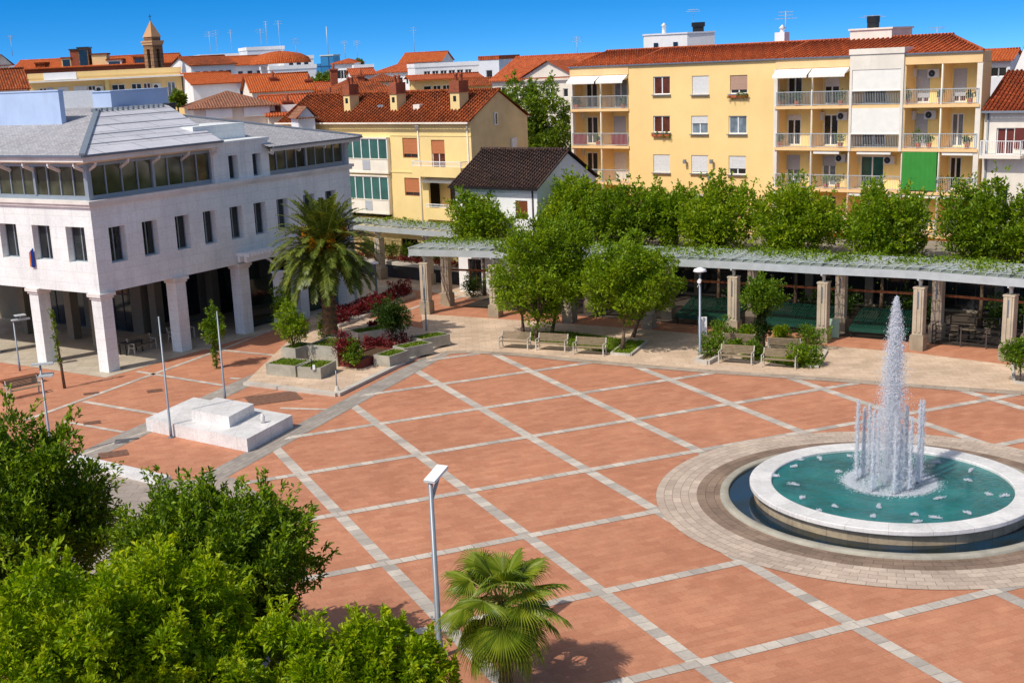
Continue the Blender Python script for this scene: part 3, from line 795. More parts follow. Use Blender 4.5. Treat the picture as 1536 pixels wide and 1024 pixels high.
# roof
EZ, SL, OV = 12.05, .235, .7
ED = .7          # the far roof section sits a little lower
def rz_(d): return EZ + SL * d
rd = DW / 2 + OV
x0, x1, y0, y1 = -OV, LR + OV, -OV, LL
rt = roof_poly
b = MB()
ta, tb = 8.0, (y1 - y0)
H8 = 8.6
roof_poly(b, [(x0, y0, EZ), (BX0 + .2, y0, EZ), (BX0 + 4.2, y0 + H8, rz_(H8)), (x0 + H8, y0 + H8, rz_(H8))], 1)
roof_poly(b, [(BX1 - .6, y0, EZ - ED), (x1, y0, EZ - ED), (x1 - H8, y0 + H8, rz_(H8) - ED), (BX0 + 4.2, y0 + H8, rz_(H8) - ED)], 0)
roof_poly(b, [(BX0 + .2, y0 + 2.2, rz_(2.2) - ED), (BX1 + 1, y0 + 2.2, rz_(2.2) - ED), (BX1 + 1, y0 + H8, rz_(H8) - ED - .01), (BX0 + .2, y0 + H8, rz_(H8) - ED - .01)], 0)
roof_poly(b, [(x0, y1, EZ), (x0, y0, EZ), (x0 + H8, y0 + H8, rz_(H8)), (x0 + H8, y1, rz_(H8))], 0)
roof_poly(b, [(x1, y0, EZ - ED), (x1, DW, EZ - ED), (x1 - H8, DW, rz_(H8) - ED), (x1 - H8, y0 + H8, rz_(H8) - ED)], 0)
b.face([(x0 + H8, y0 + H8, rz_(H8)), (BX0 + 4.2, y0 + H8, rz_(H8)), (BX0 + 4.2, DW, rz_(H8)), (x0 + H8, DW, rz_(H8))], 0)
b.face([(BX0 + 4.2, y0 + H8, rz_(H8) - ED), (x1 - H8, y0 + H8, rz_(H8) - ED), (x1 - H8, DW, rz_(H8) - ED), (BX0 + 4.2, DW, rz_(H8) - ED)], 0)
rf = b.build('roof', [M['slate'], M['slate_panel']], cv)
for (p, q) in (((x0, y0, EZ), (x0 + H8, y0 + H8, rz_(H8))), ((x1, y0, EZ - ED), (x1 - H8, y0 + H8, rz_(H8) - ED))):
    b = MB(); b.bar(Vector(p) + Vector((0, 0, .05)), Vector(q) + Vector((0, 0, .05)), .32, .1); b.build('hip_flashing', M['lamp_grey'], rf)
b = MB()
for k in range(1, 5):      # lap joints of the pale sheets
    d = k * H8 / 5
    b.bar((x0 + d, y0 + d, rz_(d) + .03), (BX0 + .2 + 4 * d / H8, y0 + d, rz_(d) + .03), .05, .03)
for k in range(int((BX0 + 4.6 - x0 - H8) / .42)):
    x = x0 + H8 - .6 + k * .42
    b.box(x, x + .16, y0 + H8 - .55, y0 + H8 - .1, rz_(H8) - .1, rz_(H8) + .1)
b.build('sheet_joint', M['lamp_grey'], rf)
b = MB()
for (p, q, e_) in (((x0, y0), (BX0 + .3, y0), 0), ((BX1 - .3, y0), (x1, y0), ED), ((x0, y0), (x0, y1), 0), ((x1, y0), (x1, DW), ED)):
    b.bar((p[0], p[1], EZ - e_ - .06), (q[0], q[1], EZ - e_ - .06), .14, .12)
b.build('gutter', M['zinc'], rf)
b = MB()
b.box(x0 + .08, BX0 + .3, y0 + .08, y0 + .22, EZ - .38, EZ - .12); b.box(BX1 - .3, x1 - .08, y0 + .08, y0 + .22, EZ - ED - .32, EZ - ED - .12); b.box(x0 + .08, x0 + .22, y0 + .22, y1, EZ - .38, EZ - .12)
b.box(x1 - .22, x1 - .08, y0 + .22, DW, EZ - ED - .32, EZ - ED - .12)
b.build('fascia', M['civic_trim'], rf)
b = MB()
for (xa, xb, e_) in ((x0 + .2, BX0 + .3, .33), (BX1 - .3, x1 - .2, ED + .2)):
    b.face([(xa, y0 + .2, EZ - e_), (xa, .32, ZG1 + .14 - (.18 if e_ > .4 else 0)), (xb, .32, ZG1 + .14 - (.18 if e_ > .4 else 0)), (xb, y0 + .2, EZ - e_)])
b.face([(x0 + .2, y0 + .2, EZ - .33), (x0 + .2, y1, EZ - .33), (.32, y1, ZG1 + .14), (.32, .32, ZG1 + .14)])
b.face([(x1 - .2, y0 + .2, EZ - ED - .2), (LR - .3, .32, ZG1 - .04), (LR - .3, DW, ZG1 - .04), (x1 - .2, DW, EZ - ED - .2)])
b.build('soffit', M['civic_soffit'], cv)
for k in range(9):
    x = .35 + (BX0 - .35) * k / 4 if k < 5 else BX1 + (LR - .35 - BX1) * (k - 5) / 3
    b = MB(); q_ = 0 if k < 5 else ED - .15; b.bar((x, .28, ZG1 - .25), (x, -.4, EZ - .62 - q_), .09, .12); b.bar((x, -.4, EZ - .62 - q_), (x, y0 + .25, EZ - .42 - q_), .09, .1); b.build('eave_bracket', M['civic_trim'], cv)
for k in range(9):
    y = .35 + k * 2.15
    b = MB(); b.bar((.28, y, ZG1 - .25), (-.45, y, EZ - .62), .11, .16); b.bar((-.45, y, EZ - .62), (x0 + .25, y, EZ - .42), .11, .14); b.build('eave_bracket', M['civic_trim'], cv)
# roof-top walls
b = MB(); b.box(5.0, 5.35, 7.75, 22, 12.8, 15.32); b.box(4.95, 5.4, 7.7, 22.05, 15.32, 15.4); b.build('penthouse', M['blue_shade_panel'], cv)
b = MB(); b.box(12.0, 17.0, 11.3, 13.1, 13.2, 15.05); b.box(11.93, 17.07, 11.23, 13.17, 15.05, 15.12); b.build('roof_parapet', M['blue_shade_panel'], cv)
b = MB(); b.box(12.3, 12.36, 13.2, 16.6, 13.2, 15.2); b.build('roof_screen', M['shutter_grey'], cv)
b = MB(); b.box(13.6, 14.1, 7.6, 8.1, 13.3, 14.1); b.box(13.5, 14.2, 7.5, 8.2, 14.1, 14.18); b.build('roof_vent', M['dark_metal'], cv)
# arcade: pillars with capitals, inner wall, ceiling, inner columns
pr = [(0, 0), (5.55, 0), (10.9, 0), (16.3, 0), (LR - 1.15, 0), (0, 5.4), (0, 10.8), (0, 16.2)]
for px, py in pr:
    b = MB(); w = .8
    b.box(px, px + w, py, py + w, -.02, 4.12)
    f = b.build('pillar', M['civic'], cv)
    b = MB(); b.box(px - .07, px + w + .07, py - .07, py + w + .07, 4.12, 4.26); b.box(px - .16, px + w + .16, py - .16, py + w + .16, 4.26, ZB - .003); b.build('capital', M['civic_trim'], f)
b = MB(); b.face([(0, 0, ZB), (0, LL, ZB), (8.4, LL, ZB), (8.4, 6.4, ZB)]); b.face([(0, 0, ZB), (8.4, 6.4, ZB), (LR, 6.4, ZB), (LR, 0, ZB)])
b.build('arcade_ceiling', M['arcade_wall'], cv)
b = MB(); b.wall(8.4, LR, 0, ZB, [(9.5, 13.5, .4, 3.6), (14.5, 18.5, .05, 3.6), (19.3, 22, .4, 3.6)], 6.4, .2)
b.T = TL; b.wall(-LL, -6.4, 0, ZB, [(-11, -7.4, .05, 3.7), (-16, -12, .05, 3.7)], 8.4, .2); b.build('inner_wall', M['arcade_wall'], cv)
for a, c in ((9.5, 13.5), (14.5, 18.5), (19.3, 22)): window(cv, a, c, .4 if a != 14.5 else .05, 3.6, 6.6, None, 'dark_metal', 'glass', 5, name='shop_window', transom=2.4)
for a, c in ((-11, -7.4), (-16, -12)): window(cv, a, c, .05, 3.7, 8.6, TL, 'dark_metal', 'glass', 4, name='shop_window', transom=2.4)
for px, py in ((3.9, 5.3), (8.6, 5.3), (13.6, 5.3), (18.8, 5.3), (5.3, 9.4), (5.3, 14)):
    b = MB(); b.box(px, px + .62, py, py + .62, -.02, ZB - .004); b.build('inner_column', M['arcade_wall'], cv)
# green glass screen closing the arcade beyond the entrance
b = MB(); b.box(12.3, LR - 1.3, 1.0, 1.05, .05, 3.1); b.build('glass_screen', glassmat('dark_green_screen_glass', lin(16, 40, 32), .05, .7, .6, .4), cv)
# flag hanging at the second window of the left face
b = MB(TL)
for k in range(5):
    x = -5.2 - .07 * k
    b.face([(x, -.12 - .05 * (k % 2), 5.75), (x - .07, -.12 - .05 * ((k + 1) % 2), 5.7), (x - .05, -.1 - .05 * ((k + 1) % 2), 6.75 - k * .05), (x + .02, -.1 - .05 * (k % 2), 6.8 - k * .05)], 1 if k > 2 else 0)
    b.face([(x, -.1, 5.7), (x - .07, -.1, 5.66), (x - .05, -.08, 6.7 - k * .05), (x + .02, -.08, 6.75 - k * .05)], 1 if k > 2 else 0)
fl_ = b.build('flag', [plain('blue_flag_cloth', lin(34, 62, 140), .8, .1), plain('orange_flag_cloth', lin(200, 120, 60), .8, .1)]); 
fl_.location = cv.location; fl_.rotation_euler = cv.rotation_euler
tag(fl_, 'small furled blue and orange flag at a window of the white building', 'flag')
# entrance canopy: white slatted pergola reaching from the wall to a bracketed column
cp = thing('entrance_canopy', 'white slatted canopy reaching out from the arcade of the white building', 'canopy', (-19.6385, 70.1109), 55)
cx = 13.58; cy = -0.38
cz = 4.6
b = MB(); b.box(10.7, cx + 1.4, cy - .5, cy - .3, cz, cz + .34); b.box(10.7, cx + 1.4, -.3, -.12, cz, cz + .34); b.build('beam', M['white_paint'], cp)
for k in range(14):
    b = MB(); x = 10.75 + k * (cx + 1.3 - 10.75) / 13; b.box(x, x + .07, cy - .7, .0, cz + .345, cz + .55); b.build('slat', M['white_paint'], cp)
b = MB(); b.box(cx - .25, cx + .25, cy - .55, cy - .05, 0, 3.5); b.box(cx - .32, cx + .32, cy - .62, cy + .02, 3.5, 3.62); b.box(cx - .34, cx + .34, cy - .64, cy + .04, 0, .9); b.build('column', M['white_wall'], cp)
b = MB(); b.tube([(cx, cy - .3, 3.6), (cx - .1, cy - .3, 4.0), (cx - .5, cy - .3, 4.35), (cx - .9, cy - .3, cz)], .09, 8); b.tube([(cx, cy - .3, 3.6), (cx + .05, cy - .3, 4.1), (cx + .4, cy - .3, cz)], .09, 8); b.build('bracket', M['white_paint'], cp)

# ------------------------------------------------------------------ yellow apartment block
ap = thing('apartment_block', 'long yellow apartment block with balconies and red tiled roof', 'building', (23.165, 94.0), -42)
FZ = [11.75, 8.87, 6.02, 3.15]                    # balcony floors, top to bottom
XL, XB0, XB1, XD1, XW0, XW1, XD2, XR = -17.85, -12.26, .27, 3.08, 5.9, 9.72, 12.22, 14.75
EAVE, DEP, BK = 15.05, 11.0, 1.5
XS = XR - 4.5        # the end wall runs back at a slant
b = MB()
wins = [(-10.0248, -8.5362, 12.7526, 14.0865), (-6.6151, -5.192, 12.6915, 14.0442), (-3.4099, -1.9931, 12.681, 14.0044), (-10.0584, -8.5586, 9.9063, 11.1598), (-6.6813, -5.2465, 9.81, 11.1344), (-3.5051, -2.0215, 9.8143, 11.1102), (-10.0932, -8.5816, 6.8648, 8.2393), (-6.69, -5.2445, 6.8846, 8.2288), (-3.4901, -2.0504, 6.854, 8.2183), (-10.1282, -8.6048, 3.8278, 5.2749), (-6.6988, -5.2425, 3.9152, 5.33), (-3.4754, -2.0256, 3.9977, 5.3818)]
b.wall(XB0, XB1, 0, EAVE - .02, wins, 0, .16)
b.build('wall_blank', M['yellow'], ap)
ws = [('glass_brown', None, 0, 'white_paint'), ('glass', 'shutter_white', 1, 'white_paint'), ('glass', 'shutter_tan', .78, 'white_paint'), ('glass_brown', None, 0, 'white_paint'), ('glass_curtain', 'shutter_white', .42, 'white_paint'), ('glass_curtain', None, 0, 'white_paint'),
      ('glass', 'shutter_white', 1, 'white_paint'), ('glass', 'shutter_white', .92, 'white_paint'), ('glass', 'shutter_white', .68, 'white_paint'), ('glass', 'shutter_white', 1, 'white_paint'), ('glass_curtain', 'shutter_white', .4, 'white_paint'), ('glass', None, 0, 'white_paint')]
for (a, c, z0, z1), (gl, sh, dr, fr) in zip(wins, ws):
    window(ap, a, c, z0, z1, .15, None, fr, gl, 2, sh, dr, sill='lamp_grey', bar=.07)
b = MB()
b.face([(XL, 0, 0), (XL, 0, EAVE), (XL, DEP, EAVE), (XL, DEP, 0)]); b.face([(XR, 0, 0), (XS, DEP, 0), (XS, DEP, EAVE), (XR, 0, EAVE)]); b.face([(XL, DEP, 0), (XL, DEP, EAVE), (XS, DEP, EAVE), (XS, DEP, 0)])
for a, c in ((XL, XB0), (XB1, XR)): b.face([(a, 0, 0), (c, 0, 0), (c, 0, .4), (a, 0, .4)])
b.build('wall', M['yellow'], ap)
# recessed balcony walls with a door in each bay: (s0, s1, door px per floor, style per floor)
bays = [
 (XL, -14.95, [[-17.47089422276232, -16.347245074589175], [-17.47807136830788, -16.347350999740886], [-17.552775321471664, -16.41394959790916], [-17.64376242926451, -16.49505615294057]], [('glass', None, 0), ('glass', None, 0), ('glass', None, 0), ('glass', 'shutter_white', .6)]),
 (-14.95, XB0, [[-14.72286371959068, -13.446798848095646], [-14.842452431188942, -13.620358497801295], [-14.833185327673679, -13.603609804568144], [-14.900795627729917, -13.660897900666711]], [('glass_curtain', None, 0), ('glass', 'shutter_grey', .85), ('glass', 'shutter_white', 1), ('glass', 'shutter_white', 1)]),
 (XB1, XD1, [[0.30474086582684456, 1.5596591373637372], [0.13232918634659496, 1.5025019527638772], [0.11815508983402562, 1.4971295121340131], [0.2195397301932755, 1.5540858861454114]], [('glass', None, 0), ('glass', 'shutter_white', .18), ('glass_curtain', 'shutter_grey', .5), ('glass', 'shutter_white', .5)]),
 (XD1, XW0, [[3.2499163326319422, 4.4045201100243165], [3.051491956197969, 4.367048425620724], [3.0044583949413592, 4.278596872947392], [3.07154808051939, 4.354072521454961]], [('glass', 'shutter_white', .45), ('glass', None, 0), ('glass_curtain', 'shutter_grey', .35), ('glass', None, 0)]),
 (XW0, XW1, [[6.174297418391938, 7.8525515836970445], [6.099811504599861, 7.83792259653252], [6.073545920012153, 7.82310646843245], [6.16055609975067, 7.92104524698877]], [('glass', None, 0), ('glass_brown', None, 0), ('glass_green', None, 0), ('glass', 'shutter_white', 1)]),
 (XW1, XD2, [[9.72135589456991, 10.81829387353791], [9.672255465624886, 10.77679210409563], [9.669213826506407, 10.734742208366596], [10.012815556651605, 11.126989457955386]], [('glass_brown', 'shutter_grey', .85), ('glass', 'shutter_grey', 1), ('glass', None, 0), ('glass', 'shutter_white', .6)]),
 (XD2, XR, [[12.253390841840012, 13.265973783539279], [12.132262633988017, 13.197006075871272], [12.099501610219571, 13.171413448219397], [12.222847430851061, 13.300837437214913]], [('glass_brown', 'shutter_grey', .82), ('glass_curtain', None, 0), ('glass', None, 0), ('glass_curtain', None, 0)]),
]
for bi, (s0, s1, doors, sty) in enumerate(bays):
    holes = []
    for k in range(4):
        top = EAVE - .65 if k == 0 else FZ[k - 1] - .22
        holes.append((max(doors[k][0], s0 + .15), min(doors[k][1], s1 - .15), FZ[k] + .04, FZ[k] + 2.2))
        a, c, z0, z1 = holes[-1]
        window(ap, a, c, z0, z1, BK + .12, None, 'white_paint', sty[k][0], 2, sty[k][1], sty[k][2], name='balcony_door', bar=.08)
    bw = MB(); bw.wall(s0, s1, 2.9, EAVE - .1, holes, BK, .14)
    # ground floor set back under the balconies
    bw.face([(s0, BK, 0), (s1, BK, 0), (s1, BK, 2.9), (s0, BK, 2.9)])
    bw.build('balcony_wall', M['yellow_deep'], ap)
for x in (XL, -14.95, XB0, XB1, XD1, XW0, XW1, XD2, XR):
    b = MB(); b.box(x - .07, x + .07, .02, BK, .4, EAVE - .73); b.build('partition_wall', M['yellow'], ap)
for (a, c) in ((XL - .04, XB0), (XB1, XW0), (XW1 + .0, XR + .04)):
    b = MB(); b.box(a, c, -.06, BK, EAVE - .72, EAVE - .02); b.build('fascia_band', M['orange'], ap)
# end posts
for (a, c) in ((XR - .28, XR + .06), (XL - .06, XL + .16), (XB1 - .12, XB1 + .16)):
    b = MB(); b.box(a, c, -.03, .3, 0, EAVE - .72); b.build('end_post', M['offwhite'], ap)
def railing(T, s0, s1, y, z, h, step, mat, parent, ends=True, side_d=0.0):
    b = MB(T)
    b.box(s0, s1, y - .025, y + .025, z + h - .05, z + h); b.box(s0, s1, y - .02, y + .02, z + .06, z + .1)
    n = max(2, int((s1 - s0) / step))
    for k in range(n + 1):
        x = s0 + (s1 - s0) * k / n; b.box(x - .011, x + .011, y - .011, y + .011, z + .1, z + h - .05)
    for x in (s0, s1): b.box(x - .025, x + .025, y - .026, y + .026, z, z + h + .003)
    if side_d:
        for x in (s0, s1):
            b.box(x - .02, x + .02, y, y + side_d, z + h - .05, z + h - .002)
            for q in range(1, int(side_d / step)): b.box(x - .011, x + .011, y + q * step - .011, y + q * step + .011, z + .06, z + h - .05)
    return b.build('railing', M[mat], parent)
groups = [(XL, XB0, [-14.95]), (XB1, XW0, [XD1]), (XW0, XW1, []), (XW1, XR, [XD2])]
for gi_, (a, c, mids) in enumerate(groups):
    for k in range(4):
        b = MB(); b.box(a, c, -.12, BK, FZ[k] - .2, FZ[k])
        sl = b.build('balcony', M['orange'], ap)
        xs = [a + .06] + mids + [c - .06]
        for i in range(len(xs) - 1): railing(None, xs[i] + .05, xs[i + 1] - .05, -.06, FZ[k], 1.0, .115, 'steel', sl)
# rain pipes between the bays
for x in (-14.95, XD1, XD2, XW0 + .02, XW1 - .02):
    b = MB(); b.tube([(x, -.02, .4), (x, -.02, EAVE - .74)], .05, 6); b.build('rain_pipe', M['offwhite'], ap)
# white enclosed bay with pulled-down blinds
b = MB(); b.box(XW0 + .02, XW0 + .2, -.2, .3, FZ[2] + 2.66, EAVE + .06); b.box(XW1 - .2, XW1 - .02, -.2, .3, FZ[2] + 2.66, EAVE + .06); b.box(XW0 + .2, XW1 - .2, -.2, .3, EAVE - .95, EAVE + .06)
b.box(XW0 - .03, XW1 + .03, -.28, 1.2, EAVE + .06, EAVE + .42)
b.build('bay_frame', M['offwhite'], ap)
for k, (zt, zb) in enumerate(((EAVE - .95, FZ[0] + .98), (FZ[0] - .2, FZ[1] + .98))):
    b = MB(); n = 6
    b.box(XW0 + .22, XW1 - .22, -.16, -.13, zb, zt); b.box(XW0 + .2, XW1 - .2, -.19, -.1, zb - .05, zb + .02)
    b.build('roller_blind', M['awning_white'], ap)
# awnings
def awning(a, c, zt, drop, out, mat, root=ap):
    b = MB(); n = 24
    b.face([(a, 0.0, zt), (a, -out, zt - drop), (c, -out, zt - drop), (c, 0.0, zt)])
    for k in range(n):
        x0 = a + (c - a) * k / n; x1 = a + (c - a) * (k + 1) / n
        b.face([(x0, -out, zt - drop), (x0, -out - .01, zt - drop - .16), ((x0 + x1) / 2, -out - .01, zt - drop - .2), (x1, -out - .01, zt - drop - .16), (x1, -out, zt - drop)])
    b.face([(a, 0.0, zt), (a, 0, zt - drop * .6), (a, -out, zt - drop)]); b.face([(c, 0.0, zt), (c, 0, zt - drop * .6), (c, -out, zt - drop)])
    return b.build('awning', M[mat], root)
for a, c in ((XL + .1, -15.02), (-14.88, XB0 - .1), (XB1 + .1, XD1 - .07), (XD1 + .07, XW0 - .1)): awning(a, c, EAVE - .74, .42, .75, 'awning_white')
b = MB(); n = 14
gx0, gx1 = XW1 + .08, XD2 - .08
for k in range(n):
    x0 = gx0 + (gx1 - gx0) * k / n; x1 = gx0 + (gx1 - gx0) * (k + 1) / n
    y0, y1 = -.14 - .03 * (k % 2), -.14 - .03 * ((k + 1) % 2)
    b.face([(x0, y0, FZ[2] + .1), (x1, y1, FZ[2] + .1), (x1, y1, FZ[1] - .22), (x0, y0, FZ[1] - .22)])
b.build('green_curtain', M['awning_green'], ap)
for (a, c, k) in ((XD2 + .2, XR - .3, 2), (XD1 + .2, XW0 - .7, 2), (XW0 + .6, XW1 - .8, 2), (XW1 + .1, XR - .3, 3), (XW0 + .1, XW1 - .1, 3), (XB1 + .3, XD1 - .2, 3)):
    b = MB(); b.box(a, c, -.05, .12, FZ[k - 1] - .42, FZ[k - 1] - .24); b.build('awning_case', M['awning_white'], ap)
def ac_unit(root, x, y, z, w=.78, h=.58):
    b = MB(); b.box(x - w / 2, x + w / 2, y - .32, y - .02, z, z + h)
    f = b.build('air_conditioner', M['ac'], root)
    g = MB(); g.lathe([(.02, 0), (.2, 0), (.22, .01)], 16)
    for v in range(len(g.v)):
        q = g.v[v]; g.v[v] = (x - .1 + q[0], y - .325 - q[2], z + h / 2 + q[1])
    g.build('fan_grille', M['dark_metal'], f)
for (px, py, pz) in [(-18.03468804558947, 1.5, 10.893195655930043), (-18.12154522038074, 1.5, 7.936947666724412), (2.9700623147052756, 1.5, 10.680419856376995), (4.780541551745772, 1.5, 10.666680264977245), (-0.2695678416370473, 1.5, 7.7829390581741515), (2.7296806606253883, 1.5, 7.773509464473501), (4.711936578346034, 1.5, 7.752559220562536), (5.609134303190844, 1.5, 7.718142985890716), (9.552141090507904, 1.5, 13.487484834204661), (11.142934223650393, 1.5, 13.398600844180436), (9.619192409485079, 1.5, 10.674242484461), (11.03617917833812, 1.5, 10.706829005806838), (8.280088553610573, 1.5, 7.6635984230417415)]:
    ac_unit(ap, px, py, pz)
# roof
b = MB(); e = .1; rz0 = EAVE + .02; RY = 5.2; RZ = 16.12
for (a, c) in ((XL - e, XB0), (XB0, XB1), (XB1, XR + e)):
    rt_ = c if c < XR else c - 4.2
    c2 = c if c < XR else XS + e
    z = rz0
    roof_poly(b, [(a, -e, z), (c, -e, z), (rt_, RY, RZ), (a, RY, RZ)])
    roof_poly(b, [(c2, DEP + e, z), (a, DEP + e, z), (a, RY, RZ), (rt_, RY, RZ)])
roof_poly(b, [(XR + e, -e, rz0), (XS + e, DEP + e, rz0), (XR + e - 4.2, RY, RZ)])
b.face([(XL - e, -e, rz0), (XL - e, RY, RZ), (XL - e, DEP + e, rz0)])
rf = b.build('roof', M['tile'], ap)
b = MB(); b.bar((XL - e, -e - .03, rz0 - .05), (XR + e, -e - .03, rz0 - .05), .12, .1); b.build('gutter', M['zinc'], rf)
b = MB()
for x in (XB0, XB1): b.bar((x, -e, rz0 + .07), (x, RY, RZ + .07), .22, .1)
b.tube([(XL - e, RY, RZ + .03), (XR - 3.9, RY, RZ + .03)], .13, 6); b.tube([(XR + e, -e, rz0), (XR + e - 4.2, RY, RZ + .02)], .11, 6)
for k in range(40):
    pass
b.build('ridge_cap', M['tile'], rf)
b = MB()
rng = np.random.default_rng(8)
nt = int((XR - XL) / .25)
for k in range(nt):          # barrel tiles running down the front slope
    x = XL - e + .12 + k * .36
    if x > XR - .2: break
    b.tube([(x, -e - .02, rz0 + .03), (x, RY if x < XR - 4.1 else -e + (RY + e) * (XR + e - x) / 4.2, RZ + .03 if x < XR - 4.1 else rz0 + .03 + (RZ - rz0) * (XR + e - x) / 4.2)], .085, 5)
b.build('barrel_tiles', M['tile'], rf)
# roof-top structures of this block
b = MB(); hx = 3.44; b.box(hx, hx + 3.1, 5, 8.5, 15.6, 16.73); b.box(hx - .1, hx + 3.2, 4.9, 8.6, 16.73, 16.85); b.build('stair_tower', M['offwhite'], ap)
b = MB(); x = 4.57; z = 16.73; b.box(x - .32, x + .32, 6, 6.6, z + .12, z + .5); b.box(x - .34, x + .34, 5.97, 6.63, z + .5, z + .95); b.build('flue_stack', M['black'], ap)
b = MB(); x = -2.45; b.box(x - .4, x + .4, 5.6, 6.4, 15.7, 16.9); b.lathe([(.16, 16.9), (.16, 17.15), (.26, 17.2), (.02, 17.45)], 10, (x, 6)); b.build('chimney', M['white_wall'], ap)
b = MB()
for (px, pz, w, d, h) in [(-5.243711171487254, 6.413158747840795, 0.12, 0.1, 0.3)]: b.box(px, px + w, -d, 0, pz, pz + h)
b.build('lamp_bracket', M['lamp_grey'], ap)
for (px, pz) in [(-7.099129402235366, 7.714621535795095), (-4.788147970693839, 7.749959013368953)]:
    b = MB(); b.bar((px, 0, pz), (px, -.3, pz + .1), .05, .05); b.box(px - .1, px + .1, -.4, -.2, pz - .1, pz + .2); b.build('wall_lamp', M['lamp_grey'], ap)
# window-box plants and balcony plants
def plant(label, loc_s, y, z, r, seed, pot=True, group='potted plants on the apartment balconies', leaf='leaf_bush'):
    c, s_ = math.cos(R(-42)), math.sin(R(-42)); O = (23.165, 94.0)
    w = (O[0] + loc_s * c - y * s_, O[1] + loc_s * s_ + y * c, z)
    rng = np.random.default_rng(seed)
    t = thing('potted_plant', label, 'plant', w, -42, group)
    C, Rr = clumps_in(rng, r, r * .7, r * .9, 7, r * .5)
    C = C + np.array([0, 0, .35 + r * .7])
    crown_mesh('foliage', C, Rr, 45, .12, M[leaf], rng, t)
    b = MB(); b.lathe([(.1, 0), (.15, .02), (.19, .34), (.16, .34), (.15, .28), (.01, .28)], 10); b.build('pot', M['terracotta'], t)
pl = [('bushy potted plant on the top balcony left of the big white blind', -1, 0, 'a')]
plant('green potted plant on the top balcony in the second bay right of the blank wall', 1.7595801290384308, .35, FZ[0], .38, 1)
plant('leafy plant at the right end of the top balcony beside the white blind', 5.027267541615704, .35, FZ[0], .34, 2)
plant('tall plant at the left end of the top balcony next to the blank yellow wall', 0.4612797824179302, .5, FZ[0], .42, 3)
plant('big green plant behind the railing right of the lower white blind', 10.684977568149826, .3, FZ[1], .42, 4)
plant('low plant beside the big green one right of the lower white blind', 11.414078357360799, .3, FZ[1], .28, 5)
plant('yellowish plant at the left end of the middle balcony by the blank wall', 0.45202447957899317, .3, FZ[1], .3, 6)
plant('plant at the right end of the middle balcony below the upper white blind', 5.143636007247296, .3, FZ[1], .36, 7)
plant('round plant on the third balcony down in the bay next to the blank wall', 2.2245000173459397, .3, FZ[2], .38, 8)
plant('plant on the third balcony just right of the green curtain', 12.248714040844444, .3, FZ[2], .42, 9)
plant('small plant at the right end of the third balcony beside the cream house', 13.985995170775901, .3, FZ[2], .26, 10)
plant('plant on the third balcony left of the bay with green glass', 4.9799690200811355, .3, FZ[2], .34, 11)
plant('green plant trailing on the lowest left balcony of the block', -17.041697913922526, .2, FZ[2], .4, 12)
plant('small plant on the middle left balcony beside the red panel', -17.346910359143706, .3, FZ[1], .3, 13)
plant('flowering plant at the right end of the top left balcony, under the second awning', -13.01101576925538, .3, FZ[0], .26, 31)
plant('dark plant at the left end of the top left balcony, under the first awning', -17.529966091322027, .3, FZ[0], .3, 32, leaf='leaf_shrub')
plant('plant beside the door of the middle left balcony, left of the rain pipe', -15.503059833027482, .3, FZ[1], .24, 33)
plant('plant at the right end of the middle left balcony next to the red cloth', -12.743362850951717, .3, FZ[1], .28, 34, leaf='leaf_row')
plant('low plant on the top balcony right of the white blind, near its left end', 9.766060758079714, .3, FZ[0], .3, 35)
plant('small plant at the right end of the top balcony beside the end post', 13.977769271639751, .3, FZ[0], .24, 36, leaf='leaf_shrub')
plant('plant by the rain pipe on the top balcony right of the white blind', 12.060627729143647, .3, FZ[0], .26, 37)
plant('yellow green plant in the middle of the third balcony beside the green glass', 4.124495359397855, .3, FZ[2], .32, 38, leaf='leaf_fore')
plant('plant at the left end of the third balcony under the air conditioner', 0.39210659745288423, .3, FZ[2], .28, 39, leaf='leaf_fore')
plant('plant at the right end of the middle balcony beside the cream house', 13.928948889505044, .3, FZ[1], .24, 40)
# red privacy cloths tied to the railings
for (s0, s1, k) in [(-17.647838304716085, -16.38727676328638, 1), (-13.988504248018355, -12.4082391873926, 1)]:
    b = MB(); b.box(s0, s1, -.02, .0, FZ[k] + .08, FZ[k] + .9); b.build('railing_cloth', plain('red_cloth', lin(150, 50, 52), .8, .1, .15, 3), ap)
for (sx, z, w) in [(-3.4062492932230244, 12.62, 1.5), (-10.066344835153693, 9.82, 1.55)]:
    rng = np.random.default_rng(int(abs(sx * 10)))
    c, s_ = math.cos(R(-42)), math.sin(R(-42)); O = (23.165, 94.0)
    t = thing('window_box', 'trailing green plants in a box under the top right window of the blank wall' if z > 12 else 'trailing green plants in a box under the middle left window of the blank wall', 'plant', (O[0] + sx * c, O[1] + sx * s_, z), -42, 'window boxes on the yellow wall')
    C = np.stack([rng.uniform(0, w, 12), rng.uniform(-.22, -.1, 12), rng.uniform(-.2, .08, 12)], 1)
    crown_mesh('foliage', C, np.full(12, .13), 28, .1, M['leaf_bush'], rng, t, -.2)
    b = MB(); b.box(0, w, -.24, -.03, -.2, -.02); b.build('box', M['terracotta'], t)

